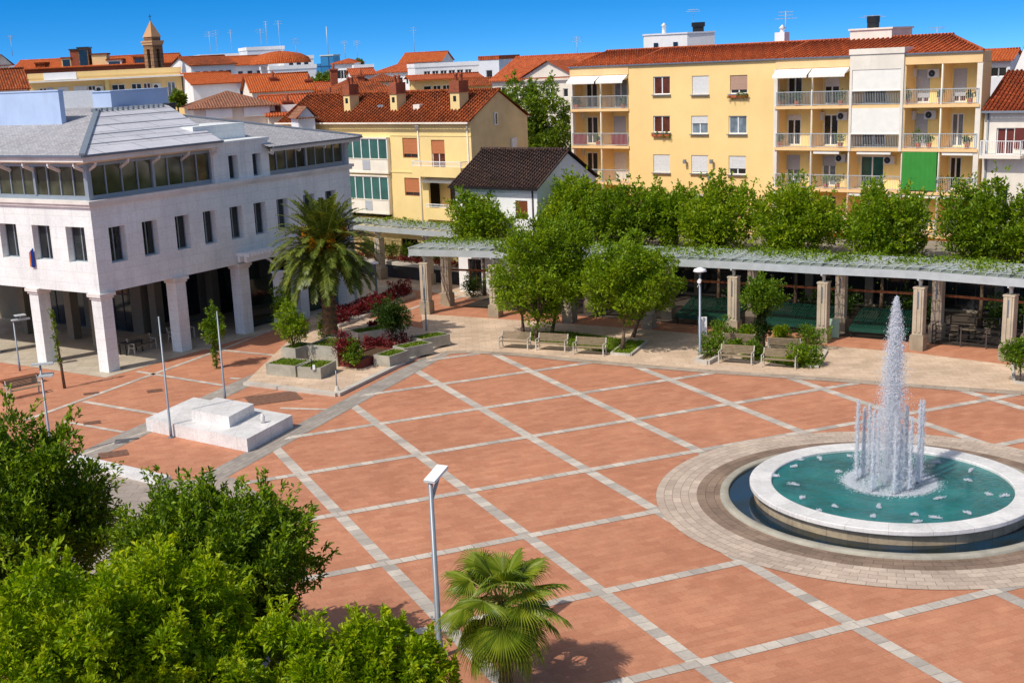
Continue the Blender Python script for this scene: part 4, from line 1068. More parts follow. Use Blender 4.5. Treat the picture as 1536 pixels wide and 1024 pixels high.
# ------------------------------------------------------------------ cream yellow house with three chimneys
yh = thing('yellow_house', 'cream yellow three storey house with weathered tiles and glazed balconies', 'building', (-3.7757, 101.0), -44)
L0, L1, YE, YD, YR, YZ = -14.5, 7.4, 11.62, 6.4, 3.1, 13.72
b = MB()
wy = [(0.1317, 1.7442, 8.8899, 10.4073), (0.1076, 1.7324, 5.9761, 7.3644), (3.2434, 4.6499, 8.8893, 10.277)]
wy[2] = (wy[2][0], wy[2][1], 8.0, wy[2][3])
lg = (2.7308, 6.1096, 5.8017, 7.3085)
b.wall(-1.2, L1, 0, YE, wy + [(lg[0], lg[1], 5.05, lg[3]), (-.6, 1.2, .1, 2.6), (3.0, 4.6, .05, 2.7)], 0, .18)
b.wall(L0, -1.2, 0, YE, [(-10, -1.5, 4.1, 7.5), (-10.2, -1.4, 7.95, 10.35)], 0, .6)
b.build('wall', M['cream'], yh)
b = MB()
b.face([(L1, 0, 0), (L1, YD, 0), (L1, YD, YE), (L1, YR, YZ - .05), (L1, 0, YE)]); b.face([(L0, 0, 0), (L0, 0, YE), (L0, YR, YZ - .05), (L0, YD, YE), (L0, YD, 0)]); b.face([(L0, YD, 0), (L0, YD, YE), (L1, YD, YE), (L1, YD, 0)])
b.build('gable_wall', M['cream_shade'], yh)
b = MB(); b.box(L0, L1, -.05, -.003, 7.75, 7.87); b.box(-1.2, L1, -.04, -.002, 10.55, 10.62); b.build('string_course', M['cream'], yh)
for i, (a, c, z0, z1) in enumerate(wy[:2]): window(yh, a, c, z0, z1, .17, None, 'wood_brown', 'glass', 2, 'shutter_orange', .8, bar=.08)
window(yh, wy[2][0], wy[2][1], wy[2][2], wy[2][3], .17, None, 'white_paint', 'glass_brown', 2, 'shutter_orange', .45, name='balcony_door')
window(yh, -.6, 1.2, .1, 2.6, .17, None, 'wood_brown', 'glass', 2, name='shop_window'); window(yh, 3.0, 4.6, .05, 2.7, .17, None, 'dark_metal', 'glass', 2, name='door')
# closed-in balconies with white frames and green glass
for (a, c, zb, zs, zt, n) in ((-10.2, -1.3, 7.95, 8.75, 10.35, 9), (-10.0, -1.4, 4.75, 5.55, 7.4, 9)):
    b = MB(); b.box(a, c, -.32, -.24, zb - .15, zs); b.box(a, c, -.36, -.1, zs, zs + .06); b.box(a - .05, c + .05, -.4, .0, zt, zt + .1); b.box(a, c, -.36, .6, zb - .3, zb - .15)
    b.box(c - .05, c + .02, -.32, 0, zb - .15, zt)
    f = b.build('glazed_balcony', M['offwhite'], yh)
    g = MB()
    for k in range(n + 1):
        x = a + (c - a) * k / n; g.box(x - .045, x + .045, -.34, -.25, zs + .06, zt)
    g.box(a, c, -.33, -.26, zt - .07, zt - .001); g.build('frame', M['white_paint'], f)
    g = MB(); g.face([(a, -.29, zs + .06), (c, -.29, zs + .06), (c, -.29, zt - .05), (a, -.29, zt - .05)]); g.build('pane', M['glass_green'], f)
    g = MB()
    for k in range(0, n, 3):
        g.box(a + (c - a) * (k + .06) / n, a + (c - a) * (k + .94) / n, -.345, -.322, zb - .05, zs - .08)
    g.build('panel', M['shutter_grey'], f)
# open balconies on the right half
ub = (2.0032, 6.4297, 7.7502, 8.9949)
b = MB(); b.box(2.0, 7.1, -.95, 0, 7.6, 7.78); b.box(2.0, 7.1, -.95, -.85, 7.78, 8.35)
b.box(6.95, 7.1, -.85, 0, 7.78, 8.3); f = b.build('balcony', M['cream'], yh); railing(None, 2.05, 7.05, -.9, 8.35, .42, .12, 'white_paint', f, True, .85)
b = MB(); b.box(lg[0] - .2, lg[1] + .3, -.35, 0, 4.3, 4.45); b.box(lg[0] - .2, lg[1] + .3, -.35, -.24, 4.45, 5.2); b.box(lg[0], lg[1], 1.2, 1.3, 4.45, lg[3]); b.box(lg[0], lg[1], .18, 1.2, 4.9, 5.04)
f = b.build('balcony', M['cream'], yh)
railing(None, lg[0], lg[1], -.3, 5.2, .3, .13, 'white_paint', f)
window(yh, lg[0] + 1.2, lg[0] + 2.3, 5.05, 7.0, 1.19, None, 'wood_brown', 'glass', 2, name='balcony_door')
awning(lg[0] - .1, lg[1] + .2, lg[3] + .25, .25, .55, 'awning_white', yh)
b = MB(); b.tube([(1.95, -.06, YE), (1.95, -.06, .2)], .06, 6); b.box(1.8, 2.1, -.2, 0, YE - .55, YE - .25); b.build('rain_pipe', M['offwhite'], yh); b = MB(); b.tube([(L1 - .3, -.06, YE), (L1 - .3, -.06, .2)], .05, 6); b.build('rain_pipe', M['offwhite'], yh)
b = MB(); rp = roof_poly
rp(b, [(L0 - .2, -.4, YE - .02), (L1 + .2, -.4, YE - .02), (L1 + .2, YR, YZ), (L0 + 1.5, YR, YZ)]); rp(b, [(L1 + .2, YD + .3, YE), (L0, YD + .3, YE), (L0 + 1.5, YR, YZ), (L1 + .2, YR, YZ)])
rf = b.build('roof', M['tile_old'], yh)
b = MB()
for k in range(int((L1 - L0) / .26)):
    x = L0 + .2 + k * .36
    if x > L1: break
    b.tube([(x, -.44, YE + .01), (x, YR, YZ + .03)], .085, 5)
b.tube([(L0 + 1.5, YR, YZ + .05), (L1 + .2, YR, YZ + .05)], .14, 6); b.bar((L1 + .16, -.42, YE + .02), (L1 + .16, YR, YZ + .05), .16, .1)
b.build('barrel_tiles', M['tile_old'], rf)
b = MB(); b.bar((L0 - .2, -.5, YE - .08), (L1 + .2, -.5, YE - .08), .12, .12); b.build('gutter', M['offwhite'], rf)
for px, w in [(-6.999520834347663, 0.75), (-1.5420718557576023, 0.75), (5.072575207253159, 0.95)]:
    zb_ = YE + (YZ - YE) * 1.2 / 3.5
    b = MB(); b.box(px - w / 2, px + w / 2, .9, 1.9, zb_ - .4, zb_ + 1.35); f = b.build('chimney', M['cream'], yh)
    b = MB(); b.box(px - w / 2 - .1, px + w / 2 + .1, .8, 2.0, zb_ + 1.35, zb_ + 1.5); b.box(px - w / 2 - .02, px + w / 2 + .02, .88, 1.92, zb_ + 1.5, zb_ + 2.2)
    for q in (-1, 1): b.lathe([(.12, zb_ + 2.2), (.13, zb_ + 2.6), (.17, zb_ + 2.66), (.03, zb_ + 2.8)], 8, (px + q * w * .28, 1.4))
    b.build('chimney_top', M['brick'], f)
    b = MB(); b.box(px - .15, px + .15, .885, .91, zb_ + .7, zb_ + 1.1); b.build('flue_opening', M['black'], f)
b = MB(); x = 0.8429349873221781; b.box(x - .35, x + .35, 1.0, 1.8, 12.3, 12.85); b.build('roof_hatch', M['offwhite'], yh)
b = MB(); x = -3.509574509607339; b.box(x - .35, x + .35, 1.3, 1.9, 12.5, 12.85, rz=0); b.build('skylight', M['lamp_grey'], yh)
for (y0_, z0_, w_, h_) in ((2.6, 11.2, .35, .9), (4.4, 8.6, .6, 1.5), (1.9, 8.8, .35, .7)):
    window(yh, y0_, y0_ + w_, z0_, z0_ + h_, -.03, rotz(90, (L1, 0, 0)), 'white_paint', 'glass', 1, 'shutter_white' if w_ > .5 else None, 1, proud=0)

# ------------------------------------------------------------------ small white house with a dark roof
DH = (0.0854, 91.0)
wh = thing('small_white_house', 'small white house with dark brown tiled roof and brown shutters', 'building', DH, -40)
DP = [7.394923625148823, 7.566261051652068, 7.561262453924513, 9.632074934240787, 9.544561303232687, 0.24046670898497685, 6.6450118118156265, 5.406040827805716, 6.418032496674419, 6.626978690004712, 5.363726398204147]
HL, HE = DP[0], DP[1]; HD, HR, HZ = 7.0, 3.5, DP[3] + .1
b = MB(); b.wall(.15, HL - .15, 0, HE - .1, [(DP[7], DP[8], DP[10], DP[9]), (DP[7] - 3.6, DP[8] - 3.6, DP[10], DP[9]), (1, 2.2, .1, 2.4)], 0, .2)
b.face([(HL - .15, 0, 0), (HL - .15, HD, 0), (HL - .15, HD, HE), (HL - .15, HR, HZ - .15), (HL - .15, 0, HE)]); b.face([(.15, 0, 0), (.15, 0, HE), (.15, HR, HZ - .15), (.15, HD, HE), (.15, HD, 0)]); b.face([(.15, HD, 0), (.15, HD, HE), (HL - .15, HD, HE), (HL - .15, HD, 0)])
b.build('wall', M['white_wall'], wh)
b = MB(); roof_poly(b, [(-.15, -.35, HE - .08), (HL + .15, -.35, HE - .08), (HL + .15, HR, HZ), (-.15, HR, HZ)]); roof_poly(b, [(HL + .15, HD + .3, HE - .05), (-.15, HD + .3, HE - .05), (-.15, HR, HZ), (HL + .15, HR, HZ)]); rf = b.build('roof', M['tile_dark'], wh)
b = MB()
for k in range(int(HL / .26) + 1): b.tube([(k * .26, -.38, HE - .05), (k * .26, HR, HZ + .03)], .085, 5)
b.tube([(-.15, HR, HZ + .04), (HL + .15, HR, HZ + .04)], .13, 6); b.bar((HL + .12, -.36, HE - .06), (HL + .12, HR, HZ + .04), .14, .1); b.build('barrel_tiles', M['tile_dark'], rf)
b = MB(); b.bar((-.15, -.42, HE - .14), (HL + .15, -.42, HE - .14), .12, .12); b.tube([(HL - .5, -.06, HE), (HL - .5, -.06, .2)], .05, 6); b.build('gutter', M['black'], wh)
for dx in (0, -3.6):
    window(wh, DP[7] + dx, DP[8] + dx, DP[10], DP[9], .18, None, 'wood_brown', 'shutter_maroon' if False else 'glass_brown', 2, bar=.09)
    b = MB(); b.box(DP[7] + dx + .06, DP[8] + dx - .06, .04, .09, DP[10] + .05, DP[9] - .05); b.build('shutter', M['wood_brown'], wh)
window(wh, 1, 2.2, .1, 2.4, .18, None, 'wood_brown', 'glass', 2, name='door')
for y0_, z0_ in ((1.2, 3.6), (4.2, 3.2)): window(wh, y0_, y0_ + .7, z0_, z0_ + 1.1, -.03, rotz(90, (HL - .15, 0, 0)), 'dark_metal', 'glass', 1)
# ------------------------------------------------------------------ cream house at the right edge
ch = thing('cream_house', 'cream house with red tiled roof at the right of the yellow block', 'building', (34.5092, 84.2566), -42)
CE, CR_ = 11.28, 13.63
cw = (0.7981000000000016, 1.9240999999999993, 8.5085, 10.1917)
b = MB(); b.wall(0, 9, 0, CE, [cw, (cw[0] + .1, cw[1] - .2, cw[2] - 3.6, cw[3] - 3.7), (cw[0] + 3.5, cw[1] + 3.5, cw[2], cw[3])], 0, .2); b.face([(9, 0, 0), (9, 8, 0), (9, 8, CE), (9, 0, CE)]); b.face([(0, 0, 0), (0, 0, CE), (0, 8, CE), (0, 8, 0)])
b.build('wall', M['offwhite'], ch)
b = MB(); roof_poly(b, [(-.05, -.35, CE), (9.2, -.35, CE), (9.2, 4, CR_), (-.05, 4, CR_)]); roof_poly(b, [(9.2, 8.3, CE), (-.05, 8.3, CE), (-.05, 4, CR_), (9.2, 4, CR_)]); rf = b.build('roof', M['tile_old'], ch)
b = MB()
for k in range(34): b.tube([(k * .27, -.4, CE + .03), (k * .27, 4, CR_ + .03)], .085, 5)
b.build('barrel_tiles', tiles('red_barrel_tiles', lin(178, 82, 48), lin(140, 58, 36), lin(90, 50, 36)), rf)
b = MB(); b.bar((-.05, -.44, CE - .06), (9.2, -.44, CE - .06), .13, .13); b.tube([(.25, -.07, CE), (.25, -.07, .3)], .06, 6); b.build('gutter', M['lamp_grey'], ch)
window(ch, cw[0], cw[1], cw[2], cw[3], .18, None, 'white_paint', 'shutter_maroon', 2, name='balcony_door'); window(ch, cw[0] + .1, cw[1] - .2, cw[2] - 3.6, cw[3] - 3.7, .18, None, 'white_paint', 'glass', 2); window(ch, cw[0] + 3.5, cw[1] + 3.5, cw[2], cw[3], .18, None, 'white_paint', 'shutter_maroon', 2)
b = MB(); b.box(cw[1] + .05, cw[1] + .75, -.08, -.03, cw[2] + .4, cw[3]); b.build('shutter', M['shutter_maroon'], ch)
b = MB(); b.box(cw[0] - .75, cw[1] + .7, -.8, 0, cw[2] - .2, cw[2] - .02); f = b.build('balcony', M['offwhite'], ch); railing(None, cw[0] - .7, cw[1] + .65, -.75, cw[2] - .02, .95, .14, 'white_paint', f, True, .7)

# ------------------------------------------------------------------ houses of the old town behind
def house(name, label, spec, rz, depth, style, wall, roof, wins=(), cat='house', over=.3, group=None, wglass='glass', frame='white_paint', chim=(), tube=False):
    X, Y, W, ZE, ZR = spec
    if style == 'flat': ZE -= .5
    t = thing(name, label, cat, (X, Y, 0), rz, group)
    b = MB()
    holes = [w for w in wins]
    b.wall(0, W, 0, ZE, holes, 0, .14)
    r_ = depth / 2
    if style == 'x':        # ridge along the front
        b.face([(W, 0, 0), (W, depth, 0), (W, depth, ZE), (W, r_, ZR - .05), (W, 0, ZE)]); b.face([(0, 0, 0), (0, 0, ZE), (0, r_, ZR - .05), (0, depth, ZE), (0, depth, 0)])
    else:
        b.face([(W, 0, 0), (W, depth, 0), (W, depth, ZE), (W, 0, ZE)]); b.face([(0, 0, 0), (0, 0, ZE), (0, depth, ZE), (0, depth, 0)])
    if style == 'y': b.face([(0, 0, ZE), (W, 0, ZE), (W / 2, 0, ZR - .05)])
    b.face([(0, depth, 0), (0, depth, ZE), (W, depth, ZE), (W, depth, 0)])
    if style == 'flat':
        b.face([(0, 0, ZE), (W, 0, ZE), (W, depth, ZE), (0, depth, ZE)])
    b.build('wall', M[wall], t)
    if style == 'flat':
        b = MB(); p = .25
        b.box(-.08, W + .08, -.08, p, ZE, ZE + .5); b.box(-.08, W + .08, depth - p, depth + .08, ZE, ZE + .5); b.box(-.08, p, p, depth - p, ZE, ZE + .5); b.box(W - p, W + .08, p, depth - p, ZE, ZE + .5)
        b.build('parapet', M[roof], t)
    else:
        b = MB(); o = over
        if style == 'x':
            roof_poly(b, [(-o, -o, ZE), (W + o, -o, ZE), (W + o, r_, ZR), (-o, r_, ZR)]); roof_poly(b, [(W + o, depth + o, ZE), (-o, depth + o, ZE), (-o, r_, ZR), (W + o, r_, ZR)])
        elif style == 'y':
            roof_poly(b, [(-o, depth, ZE - .05), (-o, -o, ZE - .05), (W / 2, -o, ZR), (W / 2, depth, ZR)]); roof_poly(b, [(W + o, -o, ZE - .05), (W + o, depth, ZE - .05), (W / 2, depth, ZR), (W / 2, -o, ZR)])
        else:               # hip
            k = min(W, depth) / 2
            a = (k, r_, ZR); c = (max(W - k, k + .01), r_, ZR)
            roof_poly(b, [(-o, -o, ZE), (W + o, -o, ZE), c, a]); roof_poly(b, [(W + o, depth + o, ZE), (-o, depth + o, ZE), a, c])
            roof_poly(b, [(W + o, -o, ZE), (W + o, depth + o, ZE), c]); roof_poly(b, [(-o, depth + o, ZE), (-o, -o, ZE), a])
        rf = b.build('roof', M[roof], t)
        b = MB(); b.bar((-o, -o - .03, ZE - .05), (W + o, -o - .03, ZE - .05), .14, .12)
        if style == 'x':
            q = MB(); q.tube([(-o, r_, ZR), (W + o, r_, ZR)], .13, 5); q.build('ridge_cap', M[roof], rf)
        b.build('gutter', M[roof], rf)
        for (cx_, cy_, ch_) in chim:
            b = MB(); b.box(cx_ - .35, cx_ + .35, cy_ - .3, cy_ + .3, ZE, ZR + ch_); b.box(cx_ - .45, cx_ + .45, cy_ - .4, cy_ + .4, ZR + ch_, ZR + ch_ + .15); b.lathe([(.14, ZR + ch_ + .15), (.15, ZR + ch_ + .6), (.02, ZR + ch_ + .75)], 8, (cx_, cy_)); b.build('chimney', M['brick' if wall != 'white_wall' else 'white_wall2'], rf)
    for a, c, z0, z1 in wins:
        window(t, a, c, z0, z1, .13, None, frame, wglass, 2 if (c - a) > .9 else 1, bar=.07)
    return t

def auto_wins(spec, rows, n, w, h, m=.12):
    X, Y, W, ZE, ZR = spec; out = []
    for r in rows:
        for k in range(n):
            x = W * m + (W * (1 - 2 * m)) * (k + .5) / n
            out.append((x - w / 2, x + w / 2, ZE - r - h, ZE - r))
    return out

# church tower
tw = thing('church_tower', 'brown stone church bell tower with pyramid spire rising over the rooftops', 'tower', (-37.3528, 165.0), -35)
TS, TZ = [2.06, 16.58, 19.97, 20.37, 21.77], 0
TS = [TS[0] * .8, TS[1], TS[2], TS[3], TS[4] + .75]
b = MB(); w = TS[0]
arch = [(w * .34, w * .66, TS[2] - 3.3, TS[2] - .9)]
b.wall(0, w, 0, TS[2] - .4, arch + [(w * .38, w * .62, TS[1] - 2, TS[1] + .4)], 0, .5)
for (ang, loc) in ((-90, (0, 0, 0)), (90, (w, 0, 0)), (180, (w, w, 0))):
    b.T = rotz(ang, loc)
    if ang == -90: b.wall(-w, 0, 0, TS[2] - .4, [(-w + q[0], -w + q[1], q[2], q[3]) for q in arch], 0, .5)
    else: b.wall(0, w, 0, TS[2] - .4, arch, 0, .5)
b.build('tower_wall', M['tower_stone'], tw)
b = MB(); b.box(-.1, w + .1, -.1, w + .1, TS[2] - .4, TS[2] - .1); b.box(-.18, w + .18, -.18, w + .18, TS[2] - .1, TS[2] + .1); b.build('cornice', M['spire_stone'], tw)
b = MB(); i_ = w * .07; b.box(i_, w - i_, i_, w - i_, TS[2] + .12, TS[3] + .15)
for k in range(4): b.box(i_ + (w - 2 * i_) * (k + .3) / 4, i_ + (w - 2 * i_) * (k + .7) / 4, i_ - .02, i_, TS[2] + .4, TS[3] - .1)
b.build('lantern', M['tower_stone'], tw)
b = MB(); e = w * .01; c_ = (w / 2, w / 2, TS[4]); q = [(e, e), (w - e, e), (w - e, w - e), (e, w - e)]
for k in range(4): roof_poly(b, [(q[k][0], q[k][1], TS[3] + .15), (q[(k + 1) % 4][0], q[(k + 1) % 4][1], TS[3] + .15), c_])
b.build('spire', M['spire_stone'], tw)
b = MB(); b.tube([(w / 2, w / 2, TS[4] - .2), (w / 2, w / 2, TS[4] + .7)], .04, 5); b.box(w / 2 - .22, w / 2 + .22, w / 2 - .04, w / 2 + .04, TS[4] + .42, TS[4] + .5); b.build('cross', M['black'], tw)
for (T, a, z) in ((None, w * .34, TS[2] - 3.3), (rotz(-90), -w * .66, TS[2] - 3.3)):
    b = MB(T); b.face([(a, .45, z), (a + w * .32, .45, z), (a + w * .32, .45, z + 2.4), (a, .45, z + 2.4)]); b.build('belfry_opening', M['black'], tw)

# blue glass tower far away
gt = thing('glass_tower', 'distant blue glass office tower between white houses', 'building', (-42.532, 420.0), -20)
GZ = 19.1534
b = MB(); b.box(3.2, 7.6, 0, 5, 0, GZ); b.box(0, 3.15, .5, 4.5, 0, GZ - 2.2); b.build('glass_facade', M['glass_blue'], gt)
b = MB(); b.box(3.0, 7.8, -.2, 5.2, GZ, GZ + .4); b.tube([(5, 2, GZ), (5, 2, GZ + 9)], .15, 5); b.build('roof_mast', M['steel'], gt)

# left skyline
sp = (-59.68, 175.0, 2.58, 18.15, 19.56)
house('gable_house', 'cream gabled house at the far left of the skyline', sp, 24, 7, 'y', 'offwhite', 'tile_old', auto_wins(sp, [1.6], 1, 1.8, 1.2))
sp = (-60.15, 185.0, 22.04, 17.6, 18.81)
rowh = house('terraced_roof_house', 'long terracotta roofed row in front of the church tower', sp, 5, 11, 'x', 'brick', 'tile_bright', (), tube=True)
for k, (px0, px1, z0_, z1_, mt, gl) in enumerate([(92, 106, 100, 87, 'cream_shade', 1), (106, 118, 103, 80, 'brick', 0), (118, 133, 103, 78, 'tower_stone', 1), (138, 160, 104, 88, 'orange', 0), (160, 182, 103, 95, 'offwhite', 1), (200, 218, 104, 94, 'brick', 1), (52, 66, 100, 92, 'tile_old', 0)]):
    D_ = (-60.15, 185.0, 22.04, 17.6, 18.81)
    s0 = (px0 - 20) / 242 * D_[2]; s1 = (px1 - 20) / 242 * D_[2]; h0 = D_[3] - .6; h1 = D_[3] + (z0_ - z1_) * .105 - .2
    b = MB(); b.box(s0, s1, .2, 3.2, h0, h1); f = b.build('dormer', M[mt], rowh)
    b = MB(); b.box(s0 - .12, s1 + .12, .05, 3.3, h1, h1 + .18); b.build('dormer_roof', M['dark_metal' if k in (1, 2) else 'tile_old'], f)
    if gl: window(f, s0 + (s1 - s0) * .12, s1 - (s1 - s0) * .12, h0 + .5, h1 - .25, .16, None, 'offwhite', 'glass', 2) if False else None
    if gl:
        b = MB(); b.box(s0 + (s1 - s0) * .12, s1 - (s1 - s0) * .12, .16, .2, h0 + .45, h1 - .2); b.build('dormer_window', M['glass'], f)
sp = (-42.29, 120.0, 4.09, 15.36, 17.15)
house('old_roof_house', 'low house with dark weathered red roof at the left edge', sp, 24, 7, 'x', 'offwhite', 'tile_old', ())
# yellow flat-roofed block
sp = (-44.11, 140.0, 15.8, 16.69, 17.26)
yb = house('yellow_flat_block', 'yellow flat roofed block with a long white awning edge below the church tower', sp, 14, 12, 'flat', 'yellow', 'yellow', (), cat='building')
W_ = sp[2]; zt = sp[3] + .1
b = MB(); b.box(-.15, W_ + .25, -.95, -.0, zt - 1.05, zt - .88); b.build('awning_edge', M['awning_white'], yb)
b = MB(); b.box(W_ * .1, W_ * .31, -.12, -.01, zt - .84, zt - .1); b.build('white_panel', M['white_wall'], yb)
for k, (a, c, gl) in enumerate(((.06, .11, 'glass_brown'), (.115, .155, 'shutter_grey'), (.18, .25, 'shutter_white'), (.28, .37, 'shutter_white'), (.375, .43, 'glass_olive'), (.53, .62, 'glass'), (.66, .73, 'glass'), (.74, .79, 'glass_brown'), (.9, .955, 'glass_curtain'))):
    window(yb, W_ * a, W_ * c, zt - 3.4, zt - 1.6, -.02, None, 'offwhite', gl if gl.startswith('glass') else 'glass', 2, None if gl.startswith('glass') else gl, 1, bar=.08)
b = MB(); b.box(W_ * .49, W_ * .515, -.5, 0, zt - 5, zt - 1.05); b.build('pillar', M['yellow_deep'], yb)
for a in (.45, .83): ac_unit(yb, W_ * a, 0, zt - 2.4, .9, .7)
# white gabled house right of the tower
sp = (-31.71, 165.0, 5.69, 16.9, 17.99)
h = house('white_veranda_house', 'white house with red eave and arched windows left of the antennas', sp, 28, 9, 'x', 'white_wall', 'tile_old', auto_wins(sp, [.7], 5, .75, 1.5, .06))
sp = (-26.89, 140.0, 4.81, 14.83, 15.93)
house('orange_roof_house', 'white house with a bright orange roof below the veranda house', sp, 24, 8, 'x', 'white_wall', 'tile_bright', ())
sp = (-39.66, 215.0, 7.36, 18.77, 18.92)
house('white_terrace_block', 'white stepped flat roofed block carrying thin antennas', sp, 20, 10, 'flat', 'white_wall', 'white_wall', auto_wins(sp, [2.0], 3, 1.0, .9), cat='building')
sp = (-31.3, 210.0, 5.94, 19.51, 19.77)
house('white_tower_block', 'tall white cubic block on the skyline left of the blue tower', sp, 18, 8, 'flat', 'white_wall2', 'white_wall', auto_wins(sp, [1.3], 2, 1.0, .8), cat='building')
sp = (-30.01, 185.0, 5.22, 16.77, 17.97)
house('bright_roof_house', 'white house with the brightest orange roof under the white cubic block', sp, 18, 8, 'x', 'white_wall', 'tile_bright', auto_wins(sp, [.8], 3, .8, .9))
sp = (-23.31, 175.0, 6.21, 16.38, 17.34)
h = house('dome_house', 'white house with curved parapet and a rounded orange roof', sp, 16, 9, 'flat', 'white_wall2', 'white_wall', auto_wins(sp, [1.2], 2, .9, .9))
b = MB(); b.lathe([(4.2, sp[3] + .3), (3.9, sp[3] + 1.0), (2.8, sp[3] + 1.55), (1.2, sp[3] + 1.85), (.05, sp[3] + 1.95)], 24, (sp[2] * .35, 4.4)); b.build('dome_roof', M['tile_bright'], h)
sp = (-19.51, 132.0, 6.14, 13.87, 15.48)
house('wide_orange_house', 'house with a broad orange roof and small chimneys in the middle of the old town', sp, 14, 10, 'x', 'offwhite', 'tile_bright', (), chim=((2.5, 3, -.4), (6, 2, -.8), (9, 4.2, .1)))
sp = (-21.64, 112.0, 6.91, 13.05, 14.34)
h = house('hip_roof_house', 'house with a low pinkish brown hipped roof and white eaves', sp, 16, 9, 'hip', 'offwhite', 'tile_pink', (), over=.5)
b = MB(); 
for k in range(3): b.box(1 + k * 3.2, 3.2 + k * 3.2, -.35, -.05, sp[3] - .9, sp[3] - .1)
b.build('white_eave_board', M['white_wall'], h)
sp = (-15.5, 113.0, 5.65, 12.14, 13.71)
house('dark_orange_house', 'house with dark orange roof and a brick chimney left of the yellow house', sp, 14, 9, 'x', 'offwhite', 'tile', (), chim=((2.0, 2.2, -.6), (6.0, 3.4, -.2)))
sp = (-12.15, 106.0, 1.39, 12.11, 12.97)
house('small_gable_house', 'small white gabled annex beside the slate roof', sp, 22, 2.2, 'y', 'white_wall2', 'tile_pink', auto_wins(sp, [.9], 1, 1.0, 1.0))
sp = (-17.2, 200.0, 3.37, 16.37, 17.07)
house('white_skyline_house', 'square white house with red roof right of the blue tower', sp, -8, 8, 'hip', 'white_wall', 'tile', auto_wins(sp, [1.0, 3.6], 3, .9, 1.3))
sp = (-13.77, 198.0, 2.93, 16.03, 16.72)
house('white_side_house', 'white windowless side house joined to the square white house', sp, 14, 8, 'flat', 'white_wall2', 'white_wall', auto_wins(sp, [1.4], 1, .8, .9))
sp = (-11.27, 128.0, 6.79, 13.3, 15.05)
house('brown_roof_house', 'house with big brown hipped roof behind the three chimneys', sp, 14, 9, 'hip', 'offwhite', 'tile_old', (), chim=((3.5, 3, -.2),))
sp = (-10.51, 190.0, 6.7, 14.8, 16.19)
house('hip_orange_house', 'small house with orange hipped roof left of the long white house', sp, -16, 9, 'hip', 'white_wall', 'tile', auto_wins(sp, [.8], 4, .8, 1.0))
sp = (-8.35, 240.0, 7.7, 16.03, 17.67)
house('far_orange_house', 'far house with pale orange roof topping the skyline', sp, -14, 9, 'x', 'white_wall', 'tile_bright', ())
sp = (-4.24, 178.0, 8.88, 15.77, 15.94)
house('long_white_house', 'long low white house with a row of small windows', sp, 8, 9, 'flat', 'white_wall', 'white_wall', auto_wins(sp, [1.0], 6, .9, 1.0), cat='building')
sp = (4.23, 172.0, 2.72, 16.36, 16.54)
house('white_block', 'tall plain white block at the right end of the long white house', sp, -20, 9, 'flat', 'white_wall2', 'tile', auto_wins(sp, [1.8], 1, .9, 1.1), cat='building')
sp = (-3.67, 150.0, 7.16, 14.05, 14.46)
h = house('veranda_house', 'cream house with a long thin red roof edge and pot plants', sp, 6, 8, 'x', 'cream', 'tile', auto_wins(sp, [.7], 5, .9, 1.4), over=.7)
# white gabled houses left of the apartment block
sp = (4.59, 135.0, 12.29, 13.82, 16.01)
house('broad_white_house', 'broad off-white house with a red roof behind the big tree', sp, -30, 12, 'x', 'offwhite', 'tile', [(0.5042, 1.5007, 12.3376, 13.133), (7.1817, 8.1307, 11.9582, 12.9291)])
sp = (7.2, 127.0, 5.53, 14.04, 15.57)
house('white_gable_house', 'white house with a pointed gable and one dark square window', sp, -30, 6, 'y', 'offwhite', 'tile', [(2.2437, 3.0844, 13.9829, 14.7832), (2.395, 3.4475, 12.1792, 13.0465), (4.2824, 4.8366, 12.1349, 12.9352)])
# behind the apartment block
hx = thing('white_penthouse', 'white angular penthouse block standing behind the red roof of the yellow apartments', 'building', (18.6583, 125.0), -8)
pz = [17.4014, 16.1345, 18.0684]
b = MB(); poly = [(0, 0), (4.0, -.6), (6.6, .9), (6.6, 5), (0, 5)]; b.prism(poly, 0, pz[0]); b.build('wall', M['white_wall'], hx)
b = MB(); b.prism([(x * 1.03 - .1, y * 1.05 - .06) for x, y in poly], pz[0], pz[0] + .14); b.build('roof_edge', M['white_wall2'], hx)
for x in (.9, 2.7): 
    b = MB(); b.box(x, x + .4, -.15 * x - .14, -.15 * x + .2, pz[0] - 1.9, pz[0] - .7); b.build('window', M['glass'], hx)
b = MB(); b.box(4.6, 5.6, 1, 2, pz[0] + .14, pz[0] + .6); b.box(4.5, 5.7, .9, 2.1, pz[0] + .6, pz[0] + 1.0); b.build('chimney', M['black'], hx)
b = MB(); b.lathe([(.2, pz[0] + .14), (.18, pz[0] + .8), (.3, pz[0] + .85), (.02, pz[0] + 1.1)], 10, (1.9, 1)); b.build('roof_cowl', M['white_wall'], hx)
sp = (31.8, 120.0, 5.27, 15.55, 16.07)
house('red_roof_house', 'red roofed house peeping over the ridge of the yellow block', sp, -40, 8, 'x', 'offwhite', 'tile', ())
sp = (45.22, 112.0, 2.42, 13.93, 14.72)
house('stone_house', 'small stone house with orange roof above the cream house', sp, -30, 7, 'x', 'white_wall2', 'tile_bright', auto_wins(sp, [.6], 3, .7, .8))
sp = (41.58, 97.0, 5.62, 13.01, 20.44)
house('tall_white_gable', 'tall white gable wall cut by the right edge of the view', sp, -42, 9, 'y', 'white_wall', 'tile_dark', (), over=.04)
sp = (15.96, 165.0, 3.86, 14.49, 15.12)
house('far_orange_roof_house', 'house with orange roof and white chimney caps left of the yellow block', sp, -30, 8, 'x', 'white_wall', 'tile_bright', (), chim=((1.5, 2, -.2), (5, 2, -.2)))
